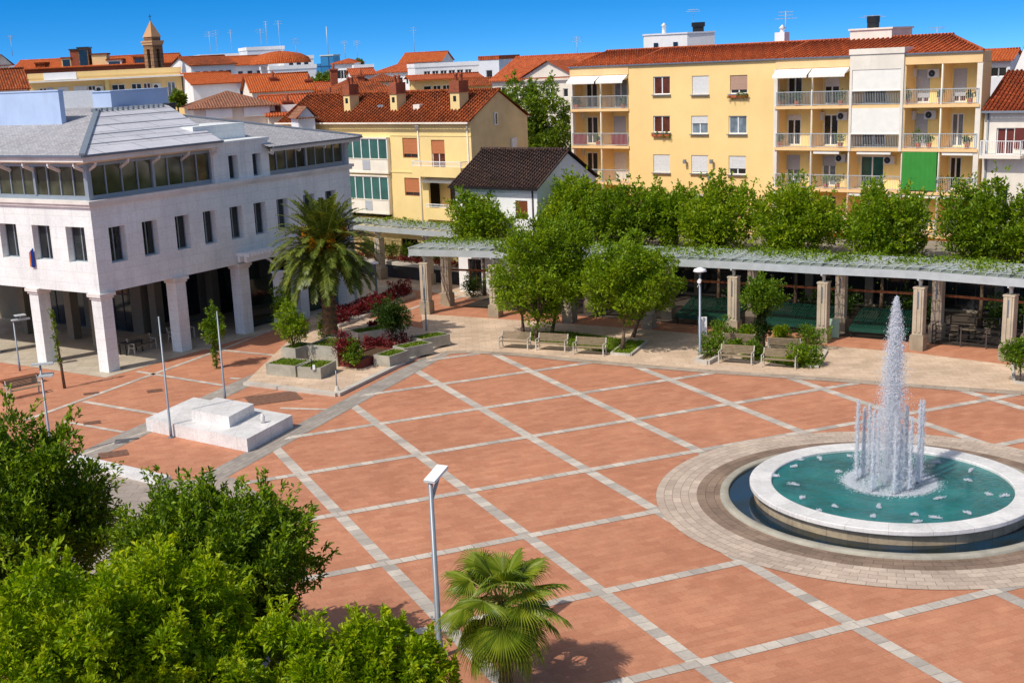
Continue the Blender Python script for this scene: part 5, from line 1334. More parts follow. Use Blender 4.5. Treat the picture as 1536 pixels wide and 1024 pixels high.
# more small houses filling the old town
for (nm, lb, sp, rz_, dp_, st_, wl_, rf_, n_) in [
 ('gabled_roof_house', 'small white house with brown roof between the bright orange roof and the pinkish hipped roof', (-24.04, 150.0, 3.51, 14.79, 15.51), 20, 7, 'x', 'white_wall', 'tile', 3),
 ('orange_cottage', 'low house with orange roof just below the round tree among the roofs', (-15.49, 142.0, 3.23, 13.54, 14.34), 12, 7, 'x', 'offwhite', 'tile', 3),
 ('cream_cottage', 'small cream house with brown roof right of the long thin red roof edge', (1.37, 143.0, 3.78, 13.29, 13.95), -10, 6, 'x', 'cream', 'tile_old', 3),
 ('white_cottage', 'small white cottage with two windows behind the left chimney of the cream yellow house', (-12.16, 170.0, 2.92, 14.78, 15.52), 10, 6, 'x', 'white_wall', 'tile', 2),
 ('flat_white_block', 'flat white block behind the house with the rounded orange roof', (-25.04, 205.0, 4.64, 17.8, 18.23), 14, 8, 'flat', 'white_wall', 'white_wall', 3),
 ('red_roof_cottage', 'small cottage with dark red roof beside the square white house', (-8.67, 150.0, 3.34, 14.08, 14.94), 8, 7, 'hip', 'offwhite', 'tile_old', 2)]:
    house(nm, lb, sp, rz_, dp_, st_, wl_, rf_, auto_wins(sp, [.8], n_, .8, 1.0))
# roof antennas: mast with a few crossbars
def antenna(label, p, h, seed):
    rng = np.random.default_rng(seed)
    t = thing('antenna', label, 'antenna', p, rng.uniform(0, 180), 'thin roof antennas')
    b = MB(); b.tube([(0, 0, 0), (0, 0, h)], .035, 5)
    for k in range(int(rng.integers(2, 4))):
        z = h * (.97 - .1 * k); w = rng.uniform(.4, .9)
        if k == 0:
            b.build('mast', M['steel'], t); b = MB()
        b.bar((-w, 0, z), (w, 0, z), .04, .04)
        for q in np.linspace(-w, w, 5): b.bar((q, -.3, z), (q, .3, z), .025, .025)
    b.bar((0, 0, h * .7), (0, 0, h * .98), .03, .03); b.build('crossbars', M['steel'], t)
for i, (p, h, lb) in enumerate([
 ((-57.7895, 178.0, 19.3199), 2.6, 'thin antenna on the cream gable at the far left'),
 ((-38.4412, 218.0, 19.2027), 3.2, 'antenna at the left end of the white stepped block'),
 ((-37.3533, 218.0, 19.1523), 3.4, 'second antenna from the left on the white stepped block'),
 ((-34.95, 218.0, 19.1468), 3.4, 'antenna at the right end of the white stepped block'),
 ((-29.3999, 213.0, 19.6807), 2.6, 'left one of three antennas on the white cubic block'),
 ((-28.4435, 213.0, 19.6365), 3.8, 'middle antenna on the white cubic block'),
 ((-26.4324, 213.0, 19.4403), 4.0, 'right antenna on the white cubic block'),
 ((-19.9883, 178.0, 17.2221), 2.6, 'antenna on the house with the rounded orange roof'),
 ((-15.3777, 203.0, 17.0498), 2.6, 'antenna on the left of the square white house roof'),
 ((-13.3264, 201.0, 16.7556), 2.8, 'antenna on the white side house'),
 ((-5.6919, 243.0, 17.6133), 4.6, 'tall thin antenna above the far pale orange roof'),
 ((25.8449, 101.0, 16.0526), 2.4, 'antenna beside the small chimney on the yellow block'),
 ((36.2893, 98.0, 15.5326), 1.2, 'short antenna near the right end of the yellow block roof'),
 ((32.1002, 100.0, 16.9151), .9, 'short mast on top of the black flue of the stair tower'),
 ((23.8739, 128.0, 18.0885), 1.6, 'antenna over the white penthouse'),
 ((14.8319, 150.0, 15.5614), 2.4, 'antenna just left of the yellow block roof')]):
    antenna(lb, p, h, 40 + i)

# ------------------------------------------------------------------ pergolas
def pergola(name, label, pts, depth, z_st, z_b0, z_b1, back=True, rear_pillars=True, vine=900, seed=1, wood=True):
    root = thing(name, label, 'pergola', pts[0], 0)
    T = Matrix.Translation((-pts[0][0], -pts[0][1], 0))
    n = len(pts)
    dirs = []
    for i in range(n):
        a = Vector(pts[max(0, i - 1)]); c = Vector(pts[min(n - 1, i + 1)]); d = (c - a).normalized(); dirs.append((d, Vector((-d.y, d.x))))
    ext = list(pts)
    FR = [Vector(p) - dirs[i][1] * .45 for i, p in enumerate(pts)]       # front beam line, a little before the pillars
    FR[0] = FR[0] - dirs[0][0] * .9; FR[-1] = FR[-1] + dirs[-1][0] * .5
    BKs = [FR[i] + dirs[i][1] * depth for i in range(n)]
    V3 = lambda p, z: (p[0], p[1], z)
    def pillar(p, d, nm='pillar'):
        e = math.atan2(d.y, d.x); x, y = p
        b = MB(T)
        b.box(x - .27, x + .27, y - .27, y + .27, .82, z_st, 0, e); b.box(x - .17, x - .05, y - .32, y - .26, 1.0, z_st - .02, 0, e, (x, y)); b.box(x + .05, x + .17, y - .32, y - .26, 1.0, z_st - .02, 0, e, (x, y))
        b.box(x - .3, x + .3, y - .3, y + .3, z_st, z_st + .08, 0, e)
        f = b.build(nm, M['pillar'], root)
        b = MB(T); b.box(x - .36, x + .36, y - .36, y + .36, -.02, .78, 0, e); b.box(x - .33, x + .33, y - .33, y + .33, .78, .84, 0, e); b.build('base', M['pillar_base'], f)
        b = MB(T); b.box(x - .045, x + .045, y - .335, y - .322, z_st - 1.0, z_st - .15, 0, e, (x, y)); b.build('inlay', M['zinc'], f)
        return f
    for i, p in enumerate(pts):
        d, nn = dirs[i]
        f = pillar(p, d)
        b = MB(T); P = Vector(p)
        q0 = P; 
        b.tube([V3(q0, z_st + .05), V3(q0 - nn * .02, z_st + .3), V3(q0 - nn * .2, z_b0 - .06), V3(q0 - nn * .42, z_b0 + .08)], [.1, .1, .09, .07], 8)
        b.tube([V3(q0, z_st + .05), V3(q0 + nn * .05, z_st + .35), V3(q0 + nn * .5, z_b0 + .05)], [.09, .08, .06], 8)
        b.build('bracket', M['steel'], root)
        if rear_pillars: pillar(P + nn * (depth - 1.0), d)
    def run(line, z0, z1, w, nm, mat):
        for i in range(n - 1):
            b = MB(T); a, c = line[i], line[i + 1]; d = (c - a).normalized(); nn = Vector((-d.y, d.x)) * w
            b.prism([tuple(a), tuple(c), tuple(c + nn), tuple(a + nn)], z0, z1)
            b.build(nm, M[mat], root)
    run(FR, z_b0, z_b1, .1, 'front_beam', 'steel'); run(BKs, z_b0, z_b1, -.1, 'rear_beam', 'steel')
    zt = z_b1 + .02
    # flat roof of wired glass on thin bars
    t = M.get('wired')
    if not t:
        q = NT('wired_roof_glass'); c = q.mix(q.ramp(q.noise(world_co(q), 1.1, 5), .35, .65), lin(170, 184, 160), lin(204, 212, 202))
        pb = q.n('BsdfPrincipled', Roughness=.35); q.l(c, pb.inputs['Base Color']); tr = q.n('BsdfTransparent'); mx = q.n('MixShader'); mx.inputs[0].default_value = .5
        q.l(tr.outputs[0], mx.inputs[1]); q.l(pb.outputs[0], mx.inputs[2]); q.l(mx.outputs[0], q.out.inputs[0]); M['wired'] = q.mat
    for i in range(n - 1):
        a, c, e, g_ = FR[i], FR[i + 1], BKs[i + 1], BKs[i]
        b = MB(T); b.face([V3(a, zt), V3(c, zt), V3(e, zt), V3(g_, zt)]); b.build('roof_panel', M['wired'], root)
        b = MB(T)
        m = 8
        for k in range(m + 1):
            u = k / m; p, q2 = a.lerp(c, u), g_.lerp(e, u); w = .1 if k in (0, m) else .045
            b.bar(V3(p, zt + .05), V3(q2, zt + .05), w, .07)
        for k in range(1, 9):
            u = k / 9; b.bar(V3(a.lerp(g_, u), zt + .1), V3(c.lerp(e, u), zt + .1), .04, .03)
        b.build('lattice', M['steel'], root)
        b = MB(T); b.bar(V3(a, z_b0 - .03), V3(g_, z_b0 - .03), .1, .12); b.build('cross_beam', M['steel'], root)
    if wood:
        b = MB(T)
        for i in range(n - 1):
            p = Vector(pts[i]) + dirs[i][1] * (depth - .6); q2 = Vector(pts[i + 1]) + dirs[i + 1][1] * (depth - .6)
            b.bar(V3(p, 2.35), V3(q2, 2.35), .12, .12)
        b.build('wooden_rail', M['wood_brown'], root)
    if vine:
        rng = np.random.default_rng(seed); Ps = []
        for i in range(n - 1):
            m = int(vine * rng.uniform(.7, 1.3))
            cen = [(rng.uniform(0, 1), rng.uniform(.3, 1)) for _ in range(12)]
            for k in range(m):
                cu = cen[rng.integers(0, 12)]; u = min(1, max(0, cu[0] + rng.normal() * .12)); v = min(1.05, max(.05, cu[1] + rng.normal() * .16))
                p = FR[i].lerp(FR[i + 1], u).lerp(BKs[i].lerp(BKs[i + 1], u), v)
                Ps.append((p.x - pts[0][0], p.y - pts[0][1], zt + .05 + abs(rng.normal()) * .08 - (rng.random() < .12) * abs(rng.normal()) * .5))
        P = np.array(Ps); D = rng.normal(size=P.shape) + np.array([0, 0, .3])
        Vv, F = leaf_arrays(P, D, .17 * rng.uniform(.6, 1.3, len(P)), rng, .6)
        np_mesh('vine', Vv, F, M['leaf_vine'], root)
    return root
PP = [(-2.0301, 83.1205), (2.4022, 80.8855), (6.8646, 78.0525), (11.327, 75.2194), (15.7894, 72.3863), (20.0323, 69.2538), (24.3069, 66.4503), (27.6905, 63.2187), (31.0741, 59.9871)]
pergola('pergola', 'long grey steel pergola on stone pillars along the far side of the square', PP, 4.0, 3.3, 3.86, 4.28, seed=4, vine=950)
P2 = [(-10.7773, 102.7568), (-5.7694, 97.9207), (-2.0468, 94.3258), (1.1825, 91.2073)]
pergola('house_pergola', 'shorter steel pergola with green roof in front of the cream yellow house', P2, 3.2, 3.1, 3.7, 4.1, seed=9, vine=420, rear_pillars=False, wood=False)

# dark shop row behind the pergola
so = (6.0783, 91.8014)
sh = thing('shop_row', 'low dark row of cafes and shops behind the pergola', 'building', so, -34.5)
SL_ = 46.0
b = MB(); holes = [(1 + k * 3.8, 4.3 + k * 3.8, .15, 2.75) for k in range(11)]
b.wall(0, SL_, 0, 3.3, holes, 0, .25); b.box(-.3, SL_ + .3, -1.4, 5, 3.3, 3.5); b.face([(0, 5, 0), (0, 5, 3.3), (SL_, 5, 3.3), (SL_, 5, 0)])
b.build('wall', plaster('dim_shop_wall', lin(150, 138, 120), .3), sh)
for k, hl in enumerate(holes): window(sh, hl[0], hl[1], hl[2], hl[3], .24, None, 'dark_metal', 'glass', 3 if k % 2 else 4, name='shop_window', transom=2.0)
b = MB(); b.box(-.3, SL_ + .3, -1.52, -1.41, 3.15, 3.48); b.build('fascia_board', M['wood_brown'], sh)

# terrace under the pergola -------------------------------------------------
def world(pl_s, off): return None
def slat_canopy(label, p, q, back, z0, z1, seed):
    """low sloping canopy of dark green slats on legs"""
    P, Q = Vector(p), Vector(q); d = (Q - P); L = d.length; e = math.degrees(math.atan2(d.y, d.x))
    t = thing('slatted_canopy', label, 'canopy', p, e, 'green slatted canopies under the pergola')
    b = MB()
    n = int(L / .13)
    for k in range(n):
        x = L * (k + .5) / n; b.bar((x, 0, z0), (x, back, z1), .085, .03)
    b.build('slats', M['green_slat'], t)
    b = MB(); b.box(0, L, -.06, 0, z0 - .18, z0 + .03); b.box(0, L, back, back + .06, z1 - .12, z1 + .03)
    for x in (0, L / 2, L): b.bar((x, 0, z0 - .06), (x, back, z1 - .06), .06, .08)
    b.build('frame', M['green_slat'], t)
    for x in (.1, L - .1):
        b = MB(); b.box(x - .03, x + .03, .02, .08, 0, z0 - .05); b.box(x - .03, x + .03, back - .08, back - .02, 0, z1 - .05); b.build('leg', M['black'], t)
for i, (a, c, lb) in enumerate([((13.0953, 76.0581), (16.1703, 73.8233), 'dark green slatted canopy left of the pillar beside the double lamp'), ((17.3241, 73.0303), (20.6206, 70.7647), 'dark green slatted canopy behind the trimmed round tree'), ((21.7486, 70.1108), (24.3858, 68.2983), 'dark green slatted canopy behind the top of the fountain plume')]):
    slat_canopy(lb, a, c, 2.3, .55, 1.25, i)
# dark railings and chairs on the open terrace at the right
def terrace_rail(label, p, q, h=1.0):
    P, Q = Vector(p), Vector(q); L = (Q - P).length; e = math.degrees(math.atan2((Q - P).y, (Q - P).x))
    t = thing('terrace_railing', label, 'railing', p, e, 'dark terrace railings under the pergola')
    b = MB()
    for z in (.12, .38, .64, h): b.box(0, L, -.02, .02, z, z + .04)
    b.build('rails', M['black'], t)
    for k in range(int(L / 1.3) + 1):
        x = min(L, k * 1.3); b = MB(); b.box(x - .03, x + .03, -.03, .03, 0, h + .08); b.build('post', M['wood_dark'], t)
terrace_rail('dark metal railing of the terrace between the two rightmost pillars', (25.5653, 67.3663), (28.558, 65.1882))
terrace_rail('dark metal railing at the back of the terrace at the right', (27.3778, 70.0035), (30.6435, 67.5164))
terrace_rail('dark railing closing the left end of the right terrace', (25.4572, 67.562), (27.1564, 70.0343))
terrace_rail('dark railing on the low wall under the left end of the pergola', (6.2185, 84.0605), (12.3994, 79.8125))
def chair(label, p, rz, mat='wood_slat'):
    t = thing('terrace_chair', label, 'chair', p, rz, 'chairs on the shaded terrace')
    b = MB(); b.box(-.22, .22, -.22, .22, .42, .46); b.build('seat', M[mat], t)
    b = MB()
    for z in (.58, .7, .82): b.box(-.2, .2, .2, .23, z, z + .06)
    b.build('backrest', M[mat], t)
    for x in (-.2, .2):
        for y in (-.2, .2):
            b = MB(); b.box(x - .018, x + .018, y - .018, y + .018, 0, .42 if y < 0 else .9); b.build('leg', M['wood_dark'], t)
    return t
for i, (s_, o_, rz_d, lb) in enumerate([(11.6, 2.4, 10, 'pale chair at the front left of the shaded right terrace'), (13.2, 2.3, -30, 'pale chair at the front right of the shaded right terrace'), (12.5, 3.3, 150, 'pale chair turned backwards at the middle of the right terrace'), (8.9, 3.6, 80, 'pale chair behind the fountain plume near the terrace pillar'), (14.2, 3.4, 200, 'pale chair beside the rear pillar of the right terrace')]):
    w = ((15.7894, 72.3863)[0] + math.cos(R(-34.5)) * s_ - math.sin(R(-34.5)) * o_, (15.7894, 72.3863)[1] + math.sin(R(-34.5)) * s_ + math.cos(R(-34.5)) * o_)
    chair(lb, w, -34 + rz_d)
def table(label, p, rz):
    t = thing('terrace_table', label, 'table', p, rz, 'tables on the shaded terrace')
    b = MB(); b.lathe([(.02, .74), (.42, .74), (.42, .71), (.02, .71)], 20); b.build('table_top', M['wood_slat'], t)
    b = MB(); b.tube([(0, 0, .02), (0, 0, .71)], .035, 8); b.box(-.25, .25, -.04, .04, 0, .03); b.box(-.04, .04, -.25, .25, 0, .028); b.build('pedestal', M['black'], t)
table('small round table among the chairs of the right terrace', (27.3988, 67.5623), 0)
table('small round table near the fountain plume under the pergola', (25.1734, 71.0332), 0)
b = MB(); b.bar((0, 0, .05), (0, .35, 1.05), .62, .03); b.bar((0, .7, .05), (0, .36, 1.05), .62, .03)
o = b.build('folding_board', M['leaf_sign'] if 'leaf_sign' in M else plain('pale_green_board', lin(150, 176, 150), .5)); o.location = ((20.8319, 70.0128)[0], (20.8319, 70.0128)[1], 0); o.rotation_euler = (0, 0, R(-20)); tag(o, 'pale green folding board standing beside a pergola pillar', 'sign')
b = MB(); b.box(-.25, .25, -.05, .05, 0, 1.05); b.box(-.2, .2, -.06, -.051, .2, .95); o = b.build('white_board', M['white_wall']); o.location = (*(14.0438, 72.6045), 0); o.rotation_euler = (0, 0, R(-25)); tag(o, 'narrow white standing board behind the double headed lamp', 'sign')

# low dark wall, red plants and clipped hedge before the cream yellow house
hp = thing('planted_wall', 'low dark glazed wall topped by red plants before the cream yellow house', 'wall', P2[1], -44)
b = MB(); b.box(-5, 7.5, .9, 1.1, 0, 1.0); b.build('wall', M['dark_metal'], hp)
b = MB(); b.box(-5, 7.5, .8, 1.9, 1.0, 1.25); b.build('coping', M['concrete_light'], hp)
rng = np.random.default_rng(61)
C = np.stack([rng.uniform(-4.8, 7.3, 60), rng.uniform(1.0, 1.5, 60), rng.uniform(1.3, 1.5, 60)], 1); crown_mesh('red_plants', C, np.full(60, .24), 40, .14, M['leaf_red'], rng, hp)
hd = thing('clipped_hedge', 'clipped green hedge behind the red plants under the cream yellow house', 'hedge', P2[1], -44)
C = np.stack([rng.uniform(-4.8, 6.0, 90), rng.uniform(1.9, 2.6, 90), rng.uniform(1.4, 2.2, 90)], 1); crown_mesh('foliage', C, np.full(90, .34), 70, .13, M['leaf_bush'], rng, hd)

# ------------------------------------------------------------------ benches
def make_bench(label, p, rz, group):
    t = thing('park_bench', label, 'bench', p, rz, group)
    W = 1.72
    b = MB()
    for k in range(5): b.box(0, W, .04 + k * .088, .11 + k * .088, .415 - .006 * k, .45 - .006 * k)
    b.build('seat', M['wood_slat'], t)
    b = MB()
    for k in range(6):
        z = .5 + k * .072; y = .46 + k * .022; b.box(0, W, y, y + .03, z, z + .058)
    b.build('backrest', M['wood_slat'], t)
    for x in (-.03, W - .02):
        b = MB(); b.bar((x + .025, .02, 0), (x + .025, .04, .42), .05, .07); b.bar((x + .025, .56, 0), (x + .025, .44, .44), .05, .07); b.bar((x + .025, .44, .4), (x + .025, .6, .93), .05, .06); b.bar((x + .025, .0, .395), (x + .025, .46, .385), .05, .05)
        b.build('end_frame', M['concrete_light'], t)
        b = MB(); b.bar((x + .025, .03, .41), (x + .025, .02, .62), .045, .05); b.bar((x + .025, -.02, .63), (x + .025, .5, .64), .05, .05); b.build('armrest', M['concrete_light'], t)
    return t
bn = make_bench('leftmost of the three slatted benches under the plaza trees', (2.2385, 71.4761), -25, 'slatted benches facing the square')
def bench(label, p, rz, g='slatted benches facing the square'): return dup(bn, p, rz, label, g)
bench('middle of the three slatted benches under the plaza trees', (4.2626, 70.5119), -26)
bench('rightmost of the three slatted benches under the plaza trees', (6.2249, 69.073), -26)
bench('slatted bench in front, left one of the pair beside the double lamp', (13.4988, 65.4525), -28)
bench('slatted bench in front, right one of the pair below the trimmed round tree', (15.4256, 64.1466), -28)
bench('slatted bench turned away, left of the trimmed round tree trunk', (16.2175, 68.396), 152)
bench('slatted bench turned away, right of the trimmed round tree trunk', (18.265, 66.7959), 152)
bench('bench in the arcade shade right of the second pillar from the corner', (-17.5021, 77.5266), 55, 'benches under the arcade')
bench('bench in the arcade shade left of the second pillar from the corner', (-19.2288, 74.5668), 55, 'benches under the arcade')
tb = thing('arcade_table', 'dark low table in the arcade shade by the corner', 'table', (-19.6807, 74.3086), 55)
b = MB(); b.box(0, 1.4, 0, .7, .66, .72); b.build('table_top', M['wood_dark'], tb)
for x in (.08, 1.32):
    for y in (.08, .62):
        b = MB(); b.box(x - .03, x + .03, y - .03, y + .03, 0, .66); b.build('leg', M['black'], tb)
bench('brown bench in shade at the left edge before the white building', (-23.3538, 64.8276), 42, 'benches under the arcade')
bb_ = thing('stone_bench', 'dark stone bench block behind the brown bench at the left edge', 'bench', (-24.5827, 67.1573), 42); b = MB(); b.box(0, 2.2, 0, .5, .36, .46); b.build('seat', M['wood_brown'], bb_)
for x in (.2, 1.8):
    b = MB(); b.box(x, x + .2, .05, .45, 0, .36); b.build('leg', M['concrete'], bb_)

# ------------------------------------------------------------------ lamps and poles
def pole(b, h, r0=.07, r1=.045):
    b.tube([(0, 0, 0), (0, 0, .5), (0, 0, .52), (0, 0, h)], [r0 * 1.25, r0 * 1.25, r0, r1], 12)
lm = thing('street_lamp', 'grey street lamp with tilted flat panel head in the middle of the square', 'street lamp', (-0.9616, 32.7715), 0)
LH = 5.12
b = MB(); pole(b, LH, .085, .06); b.build('pole', M['lamp_grey'], lm)
b = MB(); b.T = Matrix.Translation((.03, 0, LH + .05)) @ Matrix.Rotation(R(-30), 4, 'Z') @ Matrix.Rotation(R(16), 4, 'X')
b.box(-.17, .17, -.12, .66, -.03, .05); b.build('lamp_head', M['white_paint'], lm)
b = MB(); b.bar((0, 0, LH - .55), (.27, .45, LH + .15), .05, .1); b.build('strut', M['lamp_grey'], lm)
l2 = thing('street_lamp', 'grey lamp post with two stacked heads beside the front benches', 'street lamp', (12.7879, 66.852), -20)
h2 = 4.7
b = MB(); pole(b, h2, .07, .055); b.build('pole', M['lamp_grey'], l2)
b = MB(); b.lathe([(.02, h2 + .2), (.3, h2 + .1), (.36, h2 - .02), (.33, h2 - .03), (.02, h2 + .02)], 20); b.build('lamp_shade', M['white_paint'], l2)
b = MB(); b.tube([(0, -.3, h2 - .52), (0, .05, h2 - .5)], .1, 10); b.bar((0, 0, h2 - .62), (-.12, -.1, h2 - .85), .02, .02); b.build('floodlight', M['white_paint'], l2)
l3 = thing('street_lamp', 'grey lamp post with crossed flat heads beside the dark tree at the left', 'street lamp', (-18.0908, 54.1223), 10)
h3 = 4.15
b = MB(); pole(b, h3, .06, .045); b.build('pole', M['lamp_grey'], l3)
b = MB(); b.box(-.35, .55, -.14, .14, h3, h3 + .06); b.box(-.1, .5, -.35, .35, h3 - .5, h3 - .44); b.bar((0, 0, h3 - .47), (.3, 0, h3 - .47), .05, .05); b.build('lamp_head', M['steel'], l3)
l4 = thing('street_lamp', 'thin lamp post with a wide flat head in front of the left arcade pillar', 'street lamp', (-25.1541, 71.7187), 30)
b = MB(); pole(b, 2.9, .05, .04); b.build('pole', M['lamp_grey'], l4)
b = MB(); b.box(-.1, .9, -.18, .18, 2.9, 2.97); b.box(.1, .7, -.25, .25, 3.15, 3.2); b.bar((.4, 0, 2.95), (.4, 0, 3.17), .05, .05); b.build('lamp_head', M['steel'], l4)
l5 = thing('street_lamp', 'dark blue grey lamp post with white head half hidden by the date palm', 'street lamp', (-5.5534, 87.6379), 0)
b = MB(); pole(b, 2.75, .085, .07); b.build('pole', plain('blue_grey_paint', lin(70, 92, 112), .4, .5), l5); b = MB(); b.lathe([(.03, 2.7), (.3, 2.78), (.3, 2.84), (.02, 2.95)], 16); b.build('lamp_head', M['white_paint'], l5)
for (p, h, lb) in (((-13.3057, 56.304), 5.6, 'bare grey pole standing at the left side of the white plinth'), ((-11.8657, 62.4182), 4.6, 'bare grey pole standing behind the white plinth'), ((-1.9824, 76.9076), 3.6, 'thin grey pole rising from the last concrete planter')):
    t = thing('flag_pole', lb, 'pole', p, 0, 'thin bare poles'); b = MB(); pole(b, h, .055, .035); b.build('pole', M['lamp_grey'], t); b = MB(); b.lathe([(.14, 0), (.14, .03), (.08, .05), (.06, .05)], 12); b.build('foot', M['zinc'], t)
t = thing('bollard_post', 'short thin post with flared foot at the corner of the planter island', 'post', (-6.293, 62.955), 0)
b = MB(); b.tube([(0, 0, .25), (0, 0, 1.2)], .03, 8); b.build('pole', M['lamp_grey'], t); b = MB(); b.lathe([(.2, 0), (.2, .06), (.15, .1), (.09, .36), (.05, .4), (.01, .4)], 14); b.build('foot', M['concrete_light'], t)

# ------------------------------------------------------------------ white plinth
def prism_thing(name, label, cat, parts, loc):
    t = thing(name, label, cat, loc, 0)
    T = Matrix.Translation((-loc[0], -loc[1], 0))
    for nm, poly, z0, z1, mat in parts:
        b = MB(T); b.prism(poly, z0, z1); b.build(nm, M[mat], t)
    return t
F_, R_, L_ = [(-9.381, 53.4044), (-7.831, 57.0038), (-14.714, 57.6337)]
K_ = (R_[0] + L_[0] - F_[0], R_[1] + L_[1] - F_[1])
f1, r1, l1 = [(-10.4392, 55.3683), (-9.6266, 57.4604), (-12.4259, 56.9294)]
k1 = (r1[0] + l1[0] - f1[0], r1[1] + l1[1] - f1[1])
PZ = .6
pt = prism_thing('stone_plinth', 'white marble two tier plinth standing empty on the red paving', 'plinth', [('lower_tier', [F_, R_, K_, L_], 0, PZ, 'marble'), ('upper_tier', [f1, r1, k1, l1], PZ + .001, PZ + .5, 'marble')], F_)
b = MB(); b.tube([(0, 0, 0), (0, 0, .28), (0, 0, .42)], [.11, .1, .05], 8); o = b.build('marker_stone', M['marble']); o.location = (*(-9.023, 55.8846), PZ); tag(o, 'small white marker stone standing on the lower tier of the plinth', 'marker')
b = MB(); s0, s1 = [(-16.9112, 53.2576), (-12.2237, 49.6543)]; q, d = band(s0, s1, .75); b.prism(q, 0, .2); o = b.build('low_step', M['marble']); tag(o, 'long low white stone step in the paving before the plinth', 'step')

# ------------------------------------------------------------------ planter island
isl = [(-11.3665, 65.7422), (-6.2485, 62.4133), (-0.6833, 73.9264), (-1.9883, 77.3082), (-8.3477, 84.7073), (-9.5322, 83.1621)]
b = MB(); b.prism(isl, 0, .13); b.build('planter_island', M['promenade'], None, 'structure')
polys = []
b = MB()
for a, c in ((0, 1), (1, 2)):
    q, d = band(isl[a], isl[c], .34); b.prism(q, 0, .165 if a else .17)
b.build('island_kerb', M['concrete_light'], None, 'structure')
def planter(label, fl, fr, br, h, mat='concrete', fill='grass', seed=0, dens=420, name='planter', z=.13, rim=.09):
    FL, FR, BR = Vector(fl), Vector(fr), Vector(br)
    ux = FR - FL; uy = BR - FR; W = ux.length; D = uy.length
    e = math.degrees(math.atan2(ux.y, ux.x))
    # square the box up: keep front edge, depth along its normal
    n = Vector((-ux.y, ux.x)).normalized(); D = max(.6, uy.dot(n))
    t = thing(name, label, 'planter', (fl[0], fl[1], z), e, 'planters on the island')
    b = MB(); b.box(0, W, 0, rim, 0, h); b.box(0, W, D - rim, D, 0, h); b.box(0, rim, rim, D - rim, 0, h); b.box(W - rim, W, rim, D - rim, 0, h)
    b.build('planter_wall', M[mat], t)
    b = MB(); b.box(rim, W - rim, rim, D - rim, .02, h - .08); b.build('soil', M['soil'], t)
    if fill: grass_patch('grass', rect_pts(rim + .03, W - rim - .03, rim + .03, D - rim - .03, h - .08), int(dens * W * D), .13, seed, fill, t)
    return t
z_ = .13
planter('long low concrete planter at the front left of the island', *[(-10.4359, 67.245), (-8.7524, 66.3071), (-8.3535, 67.8938)], .62, seed=1)
planter('low concrete planter with a small fitting at the front right of the group', *[(-8.6269, 66.1342), (-7.3401, 65.5842), (-6.8907, 67.2861)], .62, seed=2)
planter('taller concrete planter holding a small leafy tree', *[(-9.8296, 69.3036), (-8.9813, 68.6495), (-8.5182, 70.1677)], 1.05, seed=3, dens=200)
planter('largest concrete planter, holding the date palm', *[(-8.4313, 69.3336), (-6.6893, 68.3327), (-6.0776, 70.4799)], 1.1, seed=4, dens=160)
planter('red brown stone planter with dark soil in the middle of the island', *[(-6.6282, 68.4781), (-5.4045, 67.5978), (-4.133, 70.5672)], .46, 'porphyry', None, seed=5)
planter('small concrete planter just right of the red brown one', *[(-4.719, 68.2392), (-3.8188, 67.5813), (-3.1137, 69.1874)], .6, seed=6)
planter('middle concrete planter of the right hand row', *[(-3.7478, 70.3159), (-3.0843, 69.4267), (-2.2, 71.5193)], .6, seed=7)
planter('last concrete planter of the right hand row, carrying a thin pole', *[(-2.8354, 72.5414), (-2.1635, 71.5985), (-1.3037, 73.8363)], .6, seed=8)
planter('long grey planter lying behind the red brown one', *[(-6.5459, 74.8364), (-5.9202, 73.7703), (-4.93, 77.3736)], .7, 'concrete_light', seed=9)
# little water fitting on the front planter
t = thing('garden_tap', 'small dark fitting standing in the low front planter', 'tap', (*(-7.8038, 65.671), .66), 0)
b = MB(); b.tube([(0, 0, 0), (0, 0, .6)], .03, 8); b.bar((-.25, 0, .3), (.3, .1, .42), .05, .04); b.build('pipe', M['black'], t); b = MB(); b.box(.05, .18, -.05, .05, 0, .25); b.build('valve', M['white_paint'], t)
# kerbs round the planting beds on the promenade
def kerb_ring(label, poly, w=.12, h=.14):
    b = MB()
    for i in range(len(poly)):
        q, d = band(poly[i], poly[(i + 1) % len(poly)], w); b.prism(q, 0, h + .002 * i)
    o = b.build('bed_kerb', M['concrete_light']); tag(o, label, 'kerb', 'low kerbs round planting beds'); return o
kerb_ring('low kerb round the grass at the foot of the right plaza tree', [(8.2665, 68.6324), (9.2515, 68.0923), (10.6927, 71.3605), (9.6128, 71.7839)])
kerb_ring('low kerb round the foot of the double headed lamp', [(12.3833, 65.8405), (12.9037, 65.2717), (13.7133, 66.4962), (13.3508, 67.535)], .2, .22)
kerb_ring('low kerb round the bushes right of the front benches', [(17.4833, 64.017), (18.0717, 63.306), (19.5601, 66.8384), (19.127, 67.589)])
kerb_ring('low kerb round the small tree at the right edge', [(26.0789, 58.6675), (26.9461, 57.8569), (28.6062, 61.5621), (27.446, 62.0911)])
def bed(label, poly_px, n, L, seed, mat='grass', name='grass_patch'):
    P0 = poly_px
    def f(rng, n_):
        out = []
        xs = [p[0] for p in P0]; ys = [p[1] for p in P0]
        while len(out) < n_:
            x, y = rng.uniform(min(xs), max(xs)), rng.uniform(min(ys), max(ys)); c = False; j = len(P0) - 1
            for i in range(len(P0)):
                if (P0[i][1] > y) != (P0[j][1] > y) and x < (P0[j][0] - P0[i][0]) * (y - P0[i][1]) / (P0[j][1] - P0[i][1]) + P0[i][0]: c = not c
                j = i
            if c: out.append((x, y, .012))
        return np.array(out)
    o = grass_patch(name, f, n, L, seed, mat); o['kind'] = 'stuff'; o['label'] = label; return o
